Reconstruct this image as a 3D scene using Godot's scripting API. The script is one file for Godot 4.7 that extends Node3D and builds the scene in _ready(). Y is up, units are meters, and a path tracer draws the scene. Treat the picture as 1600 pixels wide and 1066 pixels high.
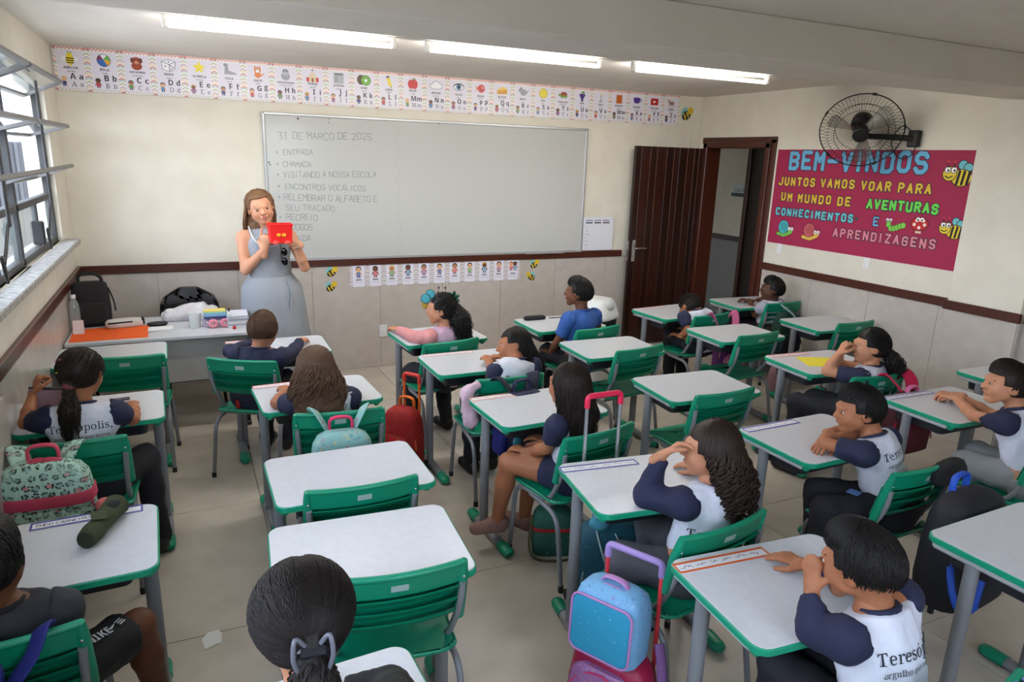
extends Node3D
# A classroom: camera, sky, lamps and exposure first, then the room, then furniture, things and people.

class MB:
	var v := PackedVector3Array()
	var n := PackedVector3Array()
	var u := PackedVector2Array()
	func tri(a: Vector3, b: Vector3, c: Vector3, na: Vector3, nb: Vector3, nc: Vector3, ua := Vector2.ZERO, ub := Vector2.ZERO, uc := Vector2.ZERO) -> void:
		if (b - a).cross(c - a).dot(na + nb + nc) > 0.0:
			v.append(a); v.append(c); v.append(b); n.append(na); n.append(nc); n.append(nb); u.append(ua); u.append(uc); u.append(ub)
		else:
			v.append(a); v.append(b); v.append(c); n.append(na); n.append(nb); n.append(nc); u.append(ua); u.append(ub); u.append(uc)
	func quad(a: Vector3, b: Vector3, c: Vector3, d: Vector3, out: Vector3, uvs := []) -> MB:
		var nn := (b - a).cross(c - a)
		if nn.length_squared() < 1e-14: nn = (c - a).cross(d - a)
		nn = nn.normalized()
		if nn.dot(out) < 0.0: nn = -nn
		if uvs.is_empty(): uvs = [Vector2(0, 1), Vector2(1, 1), Vector2(1, 0), Vector2(0, 0)]
		tri(a, b, c, nn, nn, nn, uvs[0], uvs[1], uvs[2]); tri(a, c, d, nn, nn, nn, uvs[0], uvs[2], uvs[3])
		return self
	func face3(a: Vector3, b: Vector3, c: Vector3, out: Vector3) -> void:
		var nn := (b - a).cross(c - a).normalized()
		if nn.dot(out) < 0.0: nn = -nn
		tri(a, b, c, nn, nn, nn)
	func box(at: Vector3, size: Vector3, bev := 0.0, bs := Basis.IDENTITY) -> MB:
		var h := size * 0.5
		bev = minf(bev, minf(h.x, minf(h.y, h.z)) * 0.9)
		var P := func(sx: int, sy: int, sz: int, ax: int) -> Vector3:
			var q := Vector3(sx * h.x, sy * h.y, sz * h.z)
			for k in 3:
				if k != ax: q[k] -= signf(q[k]) * bev
			return at + bs * q
		for ax in 3:
			for s in [-1, 1]:
				var c := []
				for e in [[-1, -1], [1, -1], [1, 1], [-1, 1]]:
					var t := [0, 0, 0]
					t[ax] = s; t[(ax + 1) % 3] = e[0]; t[(ax + 2) % 3] = e[1]
					c.append(P.call(t[0], t[1], t[2], ax))
				var o := Vector3.ZERO
				o[ax] = s
				quad(c[0], c[1], c[2], c[3], bs * o)
		if bev > 0.0:
			for ax in 3:
				var b := (ax + 1) % 3
				var d := (ax + 2) % 3
				for sb in [-1, 1]:
					for sd in [-1, 1]:
						var t0 := [0, 0, 0]; t0[ax] = -1; t0[b] = sb; t0[d] = sd
						var t1 := [0, 0, 0]; t1[ax] = 1; t1[b] = sb; t1[d] = sd
						var o := Vector3.ZERO
						o[b] = sb; o[d] = sd
						quad(P.call(t0[0], t0[1], t0[2], b), P.call(t1[0], t1[1], t1[2], b), P.call(t1[0], t1[1], t1[2], d), P.call(t0[0], t0[1], t0[2], d), bs * o)
			for sx in [-1, 1]:
				for sy in [-1, 1]:
					for sz in [-1, 1]:
						face3(P.call(sx, sy, sz, 0), P.call(sx, sy, sz, 1), P.call(sx, sy, sz, 2), bs * Vector3(sx, sy, sz))
		return self
	# rings: arrays of equal length, closed round; smooth sides
	func loft(rings: Array, caps := true, uvmap := false) -> MB:
		var m: int = rings.size()
		var k: int = rings[0].size()
		var cen := []
		for r in rings:
			var c := Vector3.ZERO
			for q in r: c += q
			cen.append(c / k)
		var nor := []
		for i in m:
			var row := PackedVector3Array()
			for j in k:
				var du: Vector3 = rings[i][(j + 1) % k] - rings[i][(j + k - 1) % k]
				var dv: Vector3 = rings[mini(i + 1, m - 1)][j] - rings[maxi(i - 1, 0)][j]
				var q := du.cross(dv)
				if q.length_squared() < 1e-16: q = rings[i][j] - cen[i]
				q = q.normalized()
				var o: Vector3 = rings[i][j] - cen[i]
				if q.dot(o) < 0.0 and o.length_squared() > 1e-12: q = -q
				row.append(q)
			nor.append(row)
		for i in m - 1:
			for j in k:
				var jj := (j + 1) % k
				var a := Vector2(float(j) / k, float(i) / (m - 1)); var b := Vector2(float(j + 1) / k, float(i) / (m - 1))
				var c := Vector2(float(j + 1) / k, float(i + 1) / (m - 1)); var d := Vector2(float(j) / k, float(i + 1) / (m - 1))
				tri(rings[i][j], rings[i][jj], rings[i + 1][jj], nor[i][j], nor[i][jj], nor[i + 1][jj], a, b, c)
				tri(rings[i][j], rings[i + 1][jj], rings[i + 1][j], nor[i][j], nor[i + 1][jj], nor[i + 1][j], a, c, d)
		if caps:
			for e in [[0, 1], [m - 1, m - 2]]:
				var o: Vector3 = (cen[e[0]] - cen[e[1]]).normalized()
				for j in k:
					tri(cen[e[0]], rings[e[0]][j], rings[e[0]][(j + 1) % k], o, o, o)
		return self
	func tube(pts: Array, r, sides := 8, sx := 1.0, upv := Vector3.ZERO) -> MB:
		var rings := []
		var t0: Vector3 = (pts[1] - pts[0]).normalized()
		var up := upv if upv != Vector3.ZERO else (Vector3.UP if absf(t0.y) < 0.9 else Vector3.RIGHT)
		var sd := t0.cross(up).normalized()
		for i in pts.size():
			var t: Vector3 = (pts[mini(i + 1, pts.size() - 1)] - pts[maxi(i - 1, 0)]).normalized()
			if upv != Vector3.ZERO: sd = t.cross(upv).normalized()
			else: sd = (sd - t * sd.dot(t)).normalized()
			var w := t.cross(sd).normalized()
			var rr: float = r[i] if r is Array else r
			var ring := PackedVector3Array()
			for j in sides:
				var a := TAU * j / sides
				ring.append(pts[i] + (sd * cos(a) * sx + w * sin(a)) * rr)
			rings.append(ring)
		return loft(rings)
	# profile of (radius, height) about a vertical axis
	func lathe(prof: Array, sides := 16, xf := Transform3D.IDENTITY) -> MB:
		var rings := []
		for q in prof:
			var ring := PackedVector3Array()
			for j in sides:
				var a := TAU * j / sides
				ring.append(xf * Vector3(cos(a) * q.x, q.y, sin(a) * q.x))
			rings.append(ring)
		return loft(rings)
	func ball(at: Vector3, rad: Vector3, seg := 12, bs := Basis.IDENTITY) -> MB:
		var m := seg / 2 + 1
		var P := func(i: int, j: int) -> Vector3:
			var th := PI * i / m; var ph := TAU * j / seg
			return Vector3(sin(th) * cos(ph), cos(th), sin(th) * sin(ph))
		for i in m:
			for j in seg:
				var a: Vector3 = P.call(i, j); var b: Vector3 = P.call(i, j + 1); var c: Vector3 = P.call(i + 1, j + 1); var d: Vector3 = P.call(i + 1, j)
				var na := bs * (a / rad).normalized(); var nb := bs * (b / rad).normalized(); var nc := bs * (c / rad).normalized(); var nd := bs * (d / rad).normalized()
				a = at + bs * (a * rad); b = at + bs * (b * rad); c = at + bs * (c * rad); d = at + bs * (d * rad)
				if i > 0: tri(a, b, c, na, nb, nc)
				if i < m - 1: tri(a, c, d, na, nc, nd)
		return self
	# polygon in the xz plane between two heights, upper and lower edge chamfered
	func prism(poly: PackedVector2Array, y0: float, y1: float, bev := 0.0, xf := Transform3D.IDENTITY) -> MB:
		var k := poly.size()
		var cc := Vector2.ZERO
		for q in poly: cc += q
		cc /= k
		var inner := PackedVector2Array()
		for i in k:
			var t := (poly[(i + 1) % k] - poly[(i + k - 1) % k]).normalized()
			var o := Vector2(t.y, -t.x)
			if o.dot(poly[i] - cc) < 0.0: o = -o
			inner.append(poly[i] - o * bev)
		var lev := [[inner, y0], [poly, y0 + bev], [poly, y1 - bev], [inner, y1]] if bev > 0.0 else [[poly, y0], [poly, y1]]
		for l in lev.size() - 1:
			for i in k:
				var j := (i + 1) % k
				var a: Vector2 = lev[l][0][i]; var b: Vector2 = lev[l][0][j]; var c: Vector2 = lev[l + 1][0][j]; var d: Vector2 = lev[l + 1][0][i]
				var mid := (a + b + c + d) / 4.0 - cc
				quad(xf * Vector3(a.x, lev[l][1], a.y), xf * Vector3(b.x, lev[l][1], b.y), xf * Vector3(c.x, lev[l + 1][1], c.y), xf * Vector3(d.x, lev[l + 1][1], d.y), xf.basis * Vector3(mid.x, 0.02 * (l - 1), mid.y))
		var tr := Geometry2D.triangulate_polygon(inner)
		for e in [[y0, -1.0], [y1, 1.0]]:
			for i in range(0, tr.size(), 3):
				var o: Vector3 = (xf.basis * Vector3(0, e[1], 0)).normalized()
				var a := inner[tr[i]]; var b := inner[tr[i + 1]]; var c := inner[tr[i + 2]]
				tri(xf * Vector3(a.x, e[0], a.y), xf * Vector3(b.x, e[0], b.y), xf * Vector3(c.x, e[0], c.y), o, o, o, a, b, c)
		return self
	func add(other: MB, xf := Transform3D.IDENTITY) -> MB:
		for i in other.v.size():
			v.append(xf * other.v[i]); n.append((xf.basis * other.n[i]).normalized()); u.append(other.u[i])
		return self
	func mesh() -> ArrayMesh:
		var arr := []
		arr.resize(Mesh.ARRAY_MAX)
		arr[Mesh.ARRAY_VERTEX] = v; arr[Mesh.ARRAY_NORMAL] = n; arr[Mesh.ARRAY_TEX_UV] = u
		var m := ArrayMesh.new()
		m.add_surface_from_arrays(Mesh.PRIMITIVE_TRIANGLES, arr)
		return m

# Field of joined round bones, meshed as surface nets.
class SDF:
	var pr := []       # [a, b, ra, rb, k, flat_axis, flat]
	var wedges := []   # [n1, d1, n2, d2]: takes away where n1.p > d1 and n2.p > d2
	var planes := []   # [n, d]: takes away where n.p > d
	var noise: FastNoiseLite
	var noise_amp := 0.0
	var noise_scale := Vector3.ONE
	func cap(a: Vector3, b: Vector3, ra: float, rb: float, k := 0.02, fx := Vector3.ZERO, fl := 1.0) -> SDF:
		pr.append([a, b, ra, rb, k, fx, fl]); return self
	func ball(a: Vector3, r: float, k := 0.02, fx := Vector3.ZERO, fl := 1.0) -> SDF:
		pr.append([a, a + Vector3(0, 1e-4, 0), r, r, k, fx, fl]); return self
	func dist(p: Vector3) -> float:
		var f := 1000.0
		for q in pr:
			var a: Vector3 = q[0]
			var w := p - a
			if q[6] != 1.0: w += q[5] * (w.dot(q[5]) * (1.0 / q[6] - 1.0))
			var ba: Vector3 = q[1] - a
			var t := clampf(w.dot(ba) / ba.length_squared(), 0.0, 1.0)
			var d := (w - ba * t).length() - lerpf(q[2], q[3], t)
			var k: float = q[4]
			var h := maxf(k - absf(f - d), 0.0) / k
			f = minf(f, d) - h * h * k * 0.25
		return f
	# returns [vertices, normals, indices]
	func net(cell: float) -> Array:
		var lo := Vector3.ONE * 1e6
		var hi := -lo
		for q in pr:
			var r := maxf(q[2], q[3])
			if q[6] > 1.0: r *= q[6]
			lo = lo.min(q[0].min(q[1]) - Vector3.ONE * r); hi = hi.max(q[0].max(q[1]) + Vector3.ONE * r)
		lo -= Vector3.ONE * (cell * 3.0 + noise_amp); hi += Vector3.ONE * (cell * 3.0 + noise_amp)
		var nx := int((hi.x - lo.x) / cell) + 2; var ny := int((hi.y - lo.y) / cell) + 2; var nz := int((hi.z - lo.z) / cell) + 2
		var sy := nx; var sz := nx * ny
		var F := PackedFloat32Array()
		F.resize(nx * ny * nz); F.fill(1000.0)
		var near := PackedByteArray()
		near.resize(nx * ny * nz)
		var cand := PackedInt32Array()
		var band := cell * 1.8 + noise_amp * 1.5
		for q in pr:
			var a: Vector3 = q[0]; var b: Vector3 = q[1]; var ra: float = q[2]; var rb: float = q[3]; var k: float = q[4]; var fx: Vector3 = q[5]; var fl: float = q[6]
			var g := k + cell * 2.5 + noise_amp
			var wide := maxf(fl, 1.0)
			var l3 := (a - Vector3.ONE * ra * wide).min(b - Vector3.ONE * rb * wide) - Vector3.ONE * g - lo
			var h3 := (a + Vector3.ONE * ra * wide).max(b + Vector3.ONE * rb * wide) + Vector3.ONE * g - lo
			var ba := b - a
			var inv := 1.0 / maxf(ba.length_squared(), 1e-10)
			var dr := rb - ra
			var kk := 1.0 / fl - 1.0
			var flat := fl != 1.0
			var x0 := maxi(0, int(l3.x / cell)); var x1 := mini(nx - 1, int(h3.x / cell) + 1)
			for z in range(maxi(0, int(l3.z / cell)), mini(nz - 1, int(h3.z / cell) + 1) + 1):
				for y in range(maxi(0, int(l3.y / cell)), mini(ny - 1, int(h3.y / cell) + 1) + 1):
					var id := x0 + y * sy + z * sz
					var w0 := Vector3(lo.x + x0 * cell, lo.y + y * cell, lo.z + z * cell) - a
					for x in range(x0, x1 + 1):
						var w := w0
						if flat: w += fx * (w.dot(fx) * kk)
						var t := clampf(w.dot(ba) * inv, 0.0, 1.0)
						var d := (w - ba * t).length() - ra - dr * t
						if d < g:
							var f := F[id]
							if f > 999.0: f = d
							else:
								var h := k - absf(f - d)
								f = minf(f, d)
								if h > 0.0: f -= h * h * 0.25 / k
							F[id] = f
							if near[id] == 0 and d < band + k and d > -band - k:
								near[id] = 1
								cand.append(id)
						id += 1
						w0.x += cell
		# detail and cuts; a cut opens cells away from the skin, so all cells inside count then
		var cut := planes.size() + wedges.size() > 0
		var list := cand
		if cut:
			list = PackedInt32Array()
			for id in F.size():
				if F[id] < 900.0: list.append(id)
		if noise_amp > 0.0 or cut:
			for id in list:
				var p := lo + Vector3(id % nx, (id / sy) % ny, id / sz) * cell
				var f := F[id]
				if noise_amp > 0.0: f += noise.get_noise_3dv(p * noise_scale) * noise_amp
				for q in planes: f = maxf(f, q[0].dot(p) - q[1])
				for q in wedges: f = maxf(f, minf(q[0].dot(p) - q[1], q[2].dot(p) - q[3]))
				F[id] = f
		var V := PackedVector3Array()
		var I := PackedInt32Array()
		var at := {}
		var off := PackedInt32Array([0, 1, sy, sy + 1, sz, sz + 1, sz + sy, sz + sy + 1])
		var seen := PackedByteArray()
		seen.resize(F.size())
		for id0 in list:
			for o in off:
				var id := id0 - o
				if id < 0 or seen[id]: continue
				seen[id] = 1
				var x := id % nx; var y := (id / sy) % ny; var z := id / sz
				if x >= nx - 1 or y >= ny - 1 or z >= nz - 1: continue
				var f0 := F[id]; var f1 := F[id + 1]; var f2 := F[id + sy]; var f3 := F[id + sy + 1]; var f4 := F[id + sz]; var f5 := F[id + sz + 1]; var f6 := F[id + sz + sy]; var f7 := F[id + sz + sy + 1]
				var mask := int(f0 < 0) + int(f1 < 0) + int(f2 < 0) + int(f3 < 0) + int(f4 < 0) + int(f5 < 0) + int(f6 < 0) + int(f7 < 0)
				if mask == 0 or mask == 8: continue
				var s := Vector3.ZERO
				var m := 0
				if (f0 < 0) != (f1 < 0): s += Vector3(f0 / (f0 - f1), 0, 0); m += 1
				if (f2 < 0) != (f3 < 0): s += Vector3(f2 / (f2 - f3), 1, 0); m += 1
				if (f4 < 0) != (f5 < 0): s += Vector3(f4 / (f4 - f5), 0, 1); m += 1
				if (f6 < 0) != (f7 < 0): s += Vector3(f6 / (f6 - f7), 1, 1); m += 1
				if (f0 < 0) != (f2 < 0): s += Vector3(0, f0 / (f0 - f2), 0); m += 1
				if (f1 < 0) != (f3 < 0): s += Vector3(1, f1 / (f1 - f3), 0); m += 1
				if (f4 < 0) != (f6 < 0): s += Vector3(0, f4 / (f4 - f6), 1); m += 1
				if (f5 < 0) != (f7 < 0): s += Vector3(1, f5 / (f5 - f7), 1); m += 1
				if (f0 < 0) != (f4 < 0): s += Vector3(0, 0, f0 / (f0 - f4)); m += 1
				if (f1 < 0) != (f5 < 0): s += Vector3(1, 0, f1 / (f1 - f5)); m += 1
				if (f2 < 0) != (f6 < 0): s += Vector3(0, 1, f2 / (f2 - f6)); m += 1
				if (f3 < 0) != (f7 < 0): s += Vector3(1, 1, f3 / (f3 - f7)); m += 1
				at[id] = V.size()
				V.append(lo + (Vector3(x, y, z) + s / m) * cell)
		for id in at:
			var a: int = at[id]
			var f0 := F[id] < 0
			for ax in 3:
				var st: int = [1, sy, sz][ax]
				var f1 := F[id + st] < 0
				if f0 == f1: continue
				var s1: int = [sy, sz, 1][ax]; var s2: int = [sz, 1, sy][ax]
				if not (at.has(id - s1) and at.has(id - s2) and at.has(id - s1 - s2)): continue
				var b: int = at[id - s1]; var c: int = at[id - s1 - s2]; var d: int = at[id - s2]
				if f0: I.append_array(PackedInt32Array([a, c, b, a, d, c]))
				else: I.append_array(PackedInt32Array([a, b, c, a, c, d]))
		var N := PackedVector3Array()
		N.resize(V.size())
		for i in range(0, I.size(), 3):
			var g := (V[I[i + 2]] - V[I[i]]).cross(V[I[i + 1]] - V[I[i]])
			N[I[i]] += g; N[I[i + 1]] += g; N[I[i + 2]] += g
		for i in N.size(): N[i] = N[i].normalized()
		return [V, N, I]

static func join(nets: Array) -> Array:
	var V := PackedVector3Array(); var N := PackedVector3Array(); var I := PackedInt32Array()
	for q in nets:
		var o := V.size()
		V.append_array(q[0]); N.append_array(q[1])
		for i in q[2]: I.append(i + o)
	return [V, N, I]

func net_mesh(q: Array, off := Vector3.ZERO) -> ArrayMesh:
	var arr := []
	arr.resize(Mesh.ARRAY_MAX)
	var V: PackedVector3Array = q[0]
	if off != Vector3.ZERO:
		V = V.duplicate()
		for i in V.size(): V[i] -= off
	arr[Mesh.ARRAY_VERTEX] = V; arr[Mesh.ARRAY_NORMAL] = q[1]; arr[Mesh.ARRAY_INDEX] = q[2]
	var m := ArrayMesh.new()
	if V.size(): m.add_surface_from_arrays(Mesh.PRIMITIVE_TRIANGLES, arr)
	return m

# Flat print on an Image.
class Px:
	var im: Image
	var w: int
	var h: int
	const GLYPH := {"A": "062046 1434", "B": "06003041423303 3344453606", "C": "4130100105163645", "D": "06003041453606", "E": "40000646 0333", "F": "400006 0333", "G": "41301001051636454323", "H": "0006 4046 0343", "I": "2026", "J": "4045361605", "K": "0006 4003 0346", "L": "000646", "M": "0600234046", "N": "06004640", "O": "103041453616050110", "P": "06003041423303", "Q": "103041453616050110 2446", "R": "06003041423303 2346", "S": "413010010213334445361605", "T": "0040 2026", "U": "000516364540", "V": "002640", "W": "0016233640", "X": "0046 4006", "Y": "002340 2326", "Z": "00400646", "Ç": "4130100105163645 2627", "Í": "2126 2930", "Ã": "062046 1434 193949", "Á": "062046 1434 2940", "0": "103041453616050110", "1": "112026 1636", "2": "01103041420646", "3": "0040233344453616", "5": "400003334445361605", "7": "004026", "+": "2125 0343", "-": "0343", "*": "1135 3115 0343", ".": "2626"}
	func _init(ww: int, hh: int, c: Color) -> void:
		w = ww; h = hh
		im = Image.create_empty(w, h, false, Image.FORMAT_RGB8)
		im.fill(c)
	func row(x0: float, x1: float, y: int, c: Color) -> void:
		var a := maxi(0, int(round(x0))); var b := mini(w, int(round(x1)))
		if y >= 0 and y < h and b > a: im.fill_rect(Rect2i(a, y, b - a, 1), c)
	func rect(x: float, y: float, ww: float, hh: float, c: Color) -> void:
		im.fill_rect(Rect2i(int(x), int(y), int(ceil(ww)), int(ceil(hh))), c)
	func ell(x: float, y: float, rx: float, ry: float, c: Color) -> void:
		for j in range(int(y - ry), int(y + ry) + 2):
			var t := (j + 0.5 - y) / maxf(ry, 0.01)
			if absf(t) < 1.0:
				var q := rx * sqrt(1.0 - t * t)
				row(x - q, x + q, j, c)
	func poly(p: PackedVector2Array, c: Color) -> void:
		var y0 := 1e9; var y1 := -1e9
		for q in p: y0 = minf(y0, q.y); y1 = maxf(y1, q.y)
		for j in range(maxi(0, int(y0)), mini(h - 1, int(y1) + 1) + 1):
			var xs := []
			for i in p.size():
				var a := p[i]; var b := p[(i + 1) % p.size()]
				var yy := j + 0.5
				if (a.y <= yy) != (b.y <= yy): xs.append(a.x + (b.x - a.x) * (yy - a.y) / (b.y - a.y))
			xs.sort()
			for i in range(0, xs.size() - 1, 2): row(xs[i], xs[i + 1], j, c)
	func line(a: Vector2, b: Vector2, r: float, c: Color) -> void:
		var t := (b - a).normalized() * r
		var o := Vector2(-t.y, t.x)
		if a.distance_to(b) > 0.01: poly(PackedVector2Array([a + o, b + o, b - o, a - o]), c)
		ell(a.x, a.y, r, r, c); ell(b.x, b.y, r, r, c)
	func path(p: Array, r: float, c: Color) -> void:
		for i in p.size() - 1: line(p[i], p[i + 1], r, c)
	# handwriting: capitals of height hh, the pen's radius r; returns the end x
	func hand(s: String, x: float, y: float, hh: float, r: float, c: Color, wob := 0.0, gap := 1.35, slope := 0.0, sk := 0) -> float:
		var rg := RandomNumberGenerator.new()
		rg.seed = s.hash() + sk
		var q := hh / 6.0
		var x0 := x
		for ch in s:
			if ch == " ":
				x += hh * 0.5 * gap / 1.35
				continue
			var dy := rg.randf_range(-wob, wob) * hh + (x - x0) * slope
			if ch == "I" or ch == "Í": x -= hh * 0.14 * gap / 1.35
			if GLYPH.has(ch):
				for st in GLYPH[ch].split(" "):
					var pts := []
					for i in range(0, st.length(), 2):
						var yy := int(st[i + 1])
						if yy == 9: yy = -1
						pts.append(Vector2(x + int(st[i]) * q * 0.92 + rg.randf_range(-wob, wob) * q, y + dy + yy * q + rg.randf_range(-wob, wob) * q))
					path(pts, r, c)
			x += hh * (0.58 if ch == "I" or ch == "Í" else 0.66) * gap
		return x
	# printed text from a font; x is the left end, the middle or the right end as al says; y the base line
	func text(s: String, x: float, y: float, size: float, c: Color, font: Font, al := 1) -> void:
		var tm := TextMesh.new()
		tm.text = s; tm.font = font; tm.font_size = 32; tm.pixel_size = 0.01; tm.depth = 0.0; tm.curve_step = 3.0
		tm.horizontal_alignment = HORIZONTAL_ALIGNMENT_LEFT; tm.vertical_alignment = VERTICAL_ALIGNMENT_BOTTOM
		var ar := tm.get_mesh_arrays()
		if ar.is_empty(): return
		var vs: PackedVector3Array = ar[Mesh.ARRAY_VERTEX]
		var ix = ar[Mesh.ARRAY_INDEX]
		var k := size / 0.32
		var lo := 1e9; var hi := -1e9; var base := 1e9
		for q in vs: lo = minf(lo, q.x); hi = maxf(hi, q.x); base = minf(base, q.y)
		var ox: float = x - (lo + (hi - lo) * [0.0, 0.5, 1.0][al]) * k
		var cnt: int = ix.size() if ix else vs.size()
		for i in range(0, cnt, 3):
			var t := PackedVector2Array()
			for j in 3:
				var q: Vector3 = vs[ix[i + j]] if ix else vs[i + j]
				t.append(Vector2(ox + q.x * k, y - (q.y - base) * k))
			poly(t, c)
	func tex() -> ImageTexture:
		return ImageTexture.create_from_image(im)

# ---- naming and placing
var used := {}
var M := {}
var rng := RandomNumberGenerator.new()

func numbered(called: String) -> String:
	used[called] = used.get(called, -1) + 1
	return called if used[called] == 0 else "%s_%03d" % [called, used[called]]

func thing(called: String, label: String, category: String, at := Vector3.ZERO, turn := 0.0, group := "") -> Node3D:
	var o := Node3D.new()
	o.name = numbered(called)
	add_child(o, true)
	o.position = at; o.rotation.y = turn
	o.set_meta("label", label); o.set_meta("category", category)
	if group: o.set_meta("group", group)
	return o

func part(called: String, m, mt: Material, parent: Node = null, at := Vector3.ZERO) -> MeshInstance3D:
	var o := MeshInstance3D.new()
	o.mesh = m.mesh() if m is MB else m
	o.name = called if parent else numbered(called)
	o.material_override = mt
	o.position = at
	(parent if parent else self).add_child(o, true)
	return o

func solo(called: String, m, mt: Material, label: String, category: String, at := Vector3.ZERO, turn := 0.0, group := "") -> MeshInstance3D:
	var o := part(called, m, mt, null, at)
	o.rotation.y = turn
	o.set_meta("label", label); o.set_meta("category", category)
	if group: o.set_meta("group", group)
	return o

func struct(called: String, m, mt: Material, at := Vector3.ZERO) -> MeshInstance3D:
	var o := part(called, m, mt, null, at)
	o.set_meta("kind", "structure")
	return o

func copy(src: Node3D, label: String, at: Vector3, turn: float, group := "") -> Node3D:
	var base := String(src.name)
	var us := base.rfind("_")
	if us > 0 and base.substr(us + 1).is_valid_int(): base = base.substr(0, us)
	var o: Node3D = src.duplicate()
	o.name = numbered(base)
	add_child(o, true)
	o.position = at; o.rotation = Vector3(0, turn, 0)
	o.set_meta("label", label)
	if group: o.set_meta("group", group)
	return o

func rrect(w: float, d: float, r: float, seg := 5) -> PackedVector2Array:
	var p := PackedVector2Array()
	for c in [[1, 1, 0.0], [-1, 1, 0.5 * PI], [-1, -1, PI], [1, -1, 1.5 * PI]]:
		for i in seg + 1:
			var a: float = c[2] + 0.5 * PI * i / seg
			p.append(Vector2(c[0] * (w / 2 - r) + cos(a) * r, c[1] * (d / 2 - r) + sin(a) * r))
	return p

func curve(pts: Array, per := 5) -> Array:
	var out := []
	for i in pts.size() - 1:
		var a: Vector3 = pts[maxi(i - 1, 0)]; var b: Vector3 = pts[i]; var c: Vector3 = pts[i + 1]; var d: Vector3 = pts[mini(i + 2, pts.size() - 1)]
		for j in per: out.append(b.cubic_interpolate(c, a, d, float(j) / per))
	out.append(pts[-1])
	return out

# bend: a polyline whose corners are rounded with radius r
func bend(pts: Array, r: float, seg := 4) -> Array:
	var out := [pts[0]]
	for i in range(1, pts.size() - 1):
		var p: Vector3 = pts[i]
		var a: Vector3 = p + (pts[i - 1] - p).normalized() * minf(r, p.distance_to(pts[i - 1]) * 0.48)
		var b: Vector3 = p + (pts[i + 1] - p).normalized() * minf(r, p.distance_to(pts[i + 1]) * 0.48)
		for j in seg + 1:
			var t := float(j) / seg
			out.append(a.lerp(p, t).lerp(p.lerp(b, t), t))
	out.append(pts[-1])
	return out

# soft closed body from levels [y, half width, half depth, x, z]
func pillow(levels: Array, ex := 3.5, seg := 24) -> MB:
	var rings := []
	for l in levels:
		var ring := PackedVector3Array()
		for j in seg:
			var a := TAU * j / seg
			var c := cos(a); var s := sin(a)
			var k := pow(pow(absf(c), ex) + pow(absf(s), ex), -1.0 / ex)
			ring.append(Vector3((l[3] if l.size() > 3 else 0.0) + c * k * l[1], l[0], (l[4] if l.size() > 4 else 0.0) + s * k * l[2]))
		rings.append(ring)
	return MB.new().loft(rings)

func mat(c: Color, rough := 0.6, metal := 0.0, spec := 0.5) -> StandardMaterial3D:
	var m := StandardMaterial3D.new()
	m.albedo_color = c; m.roughness = rough; m.metallic = metal; m.metallic_specular = spec
	return m

func ntex(freq: float, ramp: Array, oct := 4, sz := 512, kind := FastNoiseLite.TYPE_SIMPLEX_SMOOTH, sd := 1) -> NoiseTexture2D:
	var no := FastNoiseLite.new()
	no.noise_type = kind; no.frequency = freq; no.fractal_octaves = oct; no.seed = sd
	var t := NoiseTexture2D.new()
	t.width = sz; t.height = sz; t.seamless = true; t.noise = no
	if ramp.size():
		var g := Gradient.new()
		var of := PackedFloat32Array(); var co := PackedColorArray()
		for q in ramp: of.append(q[0]); co.append(q[1])
		g.offsets = of; g.colors = co
		t.color_ramp = g
	return t

func tri_tex(m: StandardMaterial3D, t: Texture2D, scale: Vector3, world := true) -> StandardMaterial3D:
	m.albedo_texture = t; m.uv1_triplanar = true; m.uv1_world_triplanar = world; m.uv1_scale = scale; m.albedo_color = Color.WHITE
	return m

func relief(m: StandardMaterial3D, freq: float, amount: float, sd := 3) -> StandardMaterial3D:
	var t := ntex(freq, [], 3, 256, FastNoiseLite.TYPE_SIMPLEX_SMOOTH, sd)
	t.as_normal_map = true; t.bump_strength = 4.0
	m.normal_enabled = true; m.normal_texture = t; m.normal_scale = amount
	if not m.uv1_triplanar:
		m.uv1_triplanar = true; m.uv1_world_triplanar = false
	return m

const RW := 5.781   # room width
const RZ := 7.3     # room depth
const CH := 2.58    # ceiling
const RAIL := 0.985

func _ready() -> void:
	rng.seed = 11
	var cam := Camera3D.new()
	cam.name = "camera"
	cam.position = Vector3(0.759, 1.910, 6.142)
	cam.rotation_degrees = Vector3(-14.681, -25.254, 1.796)
	cam.fov = 52.05
	cam.near = 0.02
	cam.current = true
	add_child(cam)
	var we := WorldEnvironment.new()
	we.name = "surroundings"
	var env := Environment.new()
	var sky := Sky.new()
	var sm := ProceduralSkyMaterial.new()
	sm.sky_top_color = Color(0.85, 0.905, 1.0); sm.sky_horizon_color = Color(0.94, 0.97, 1.0)
	sm.ground_horizon_color = Color(0.75, 0.75, 0.74); sm.ground_bottom_color = Color(0.5, 0.5, 0.49)
	sm.sky_energy_multiplier = 3.9; sm.ground_energy_multiplier = 2.0
	sky.sky_material = sm
	env.background_mode = Environment.BG_SKY
	env.sky = sky
	env.tonemap_mode = Environment.TONE_MAPPER_LINEAR
	env.tonemap_exposure = 0.625
	env.sdfgi_enabled = true; env.ssao_enabled = true; env.ssil_enabled = true
	we.environment = env
	add_child(we)

	var t0 := Time.get_ticks_msec()
	make_materials()
	build_room()
	build_window()
	build_door()
	build_lamps()
	print("room ", Time.get_ticks_msec() - t0)
	build_board()
	build_prints()
	build_fan()
	print("walls ", Time.get_ticks_msec() - t0)
	build_furniture()
	build_teacher_table()
	build_desk_things()
	build_bags()
	print("things ", Time.get_ticks_msec() - t0)
	build_people()
	print("people ", Time.get_ticks_msec() - t0)

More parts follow.
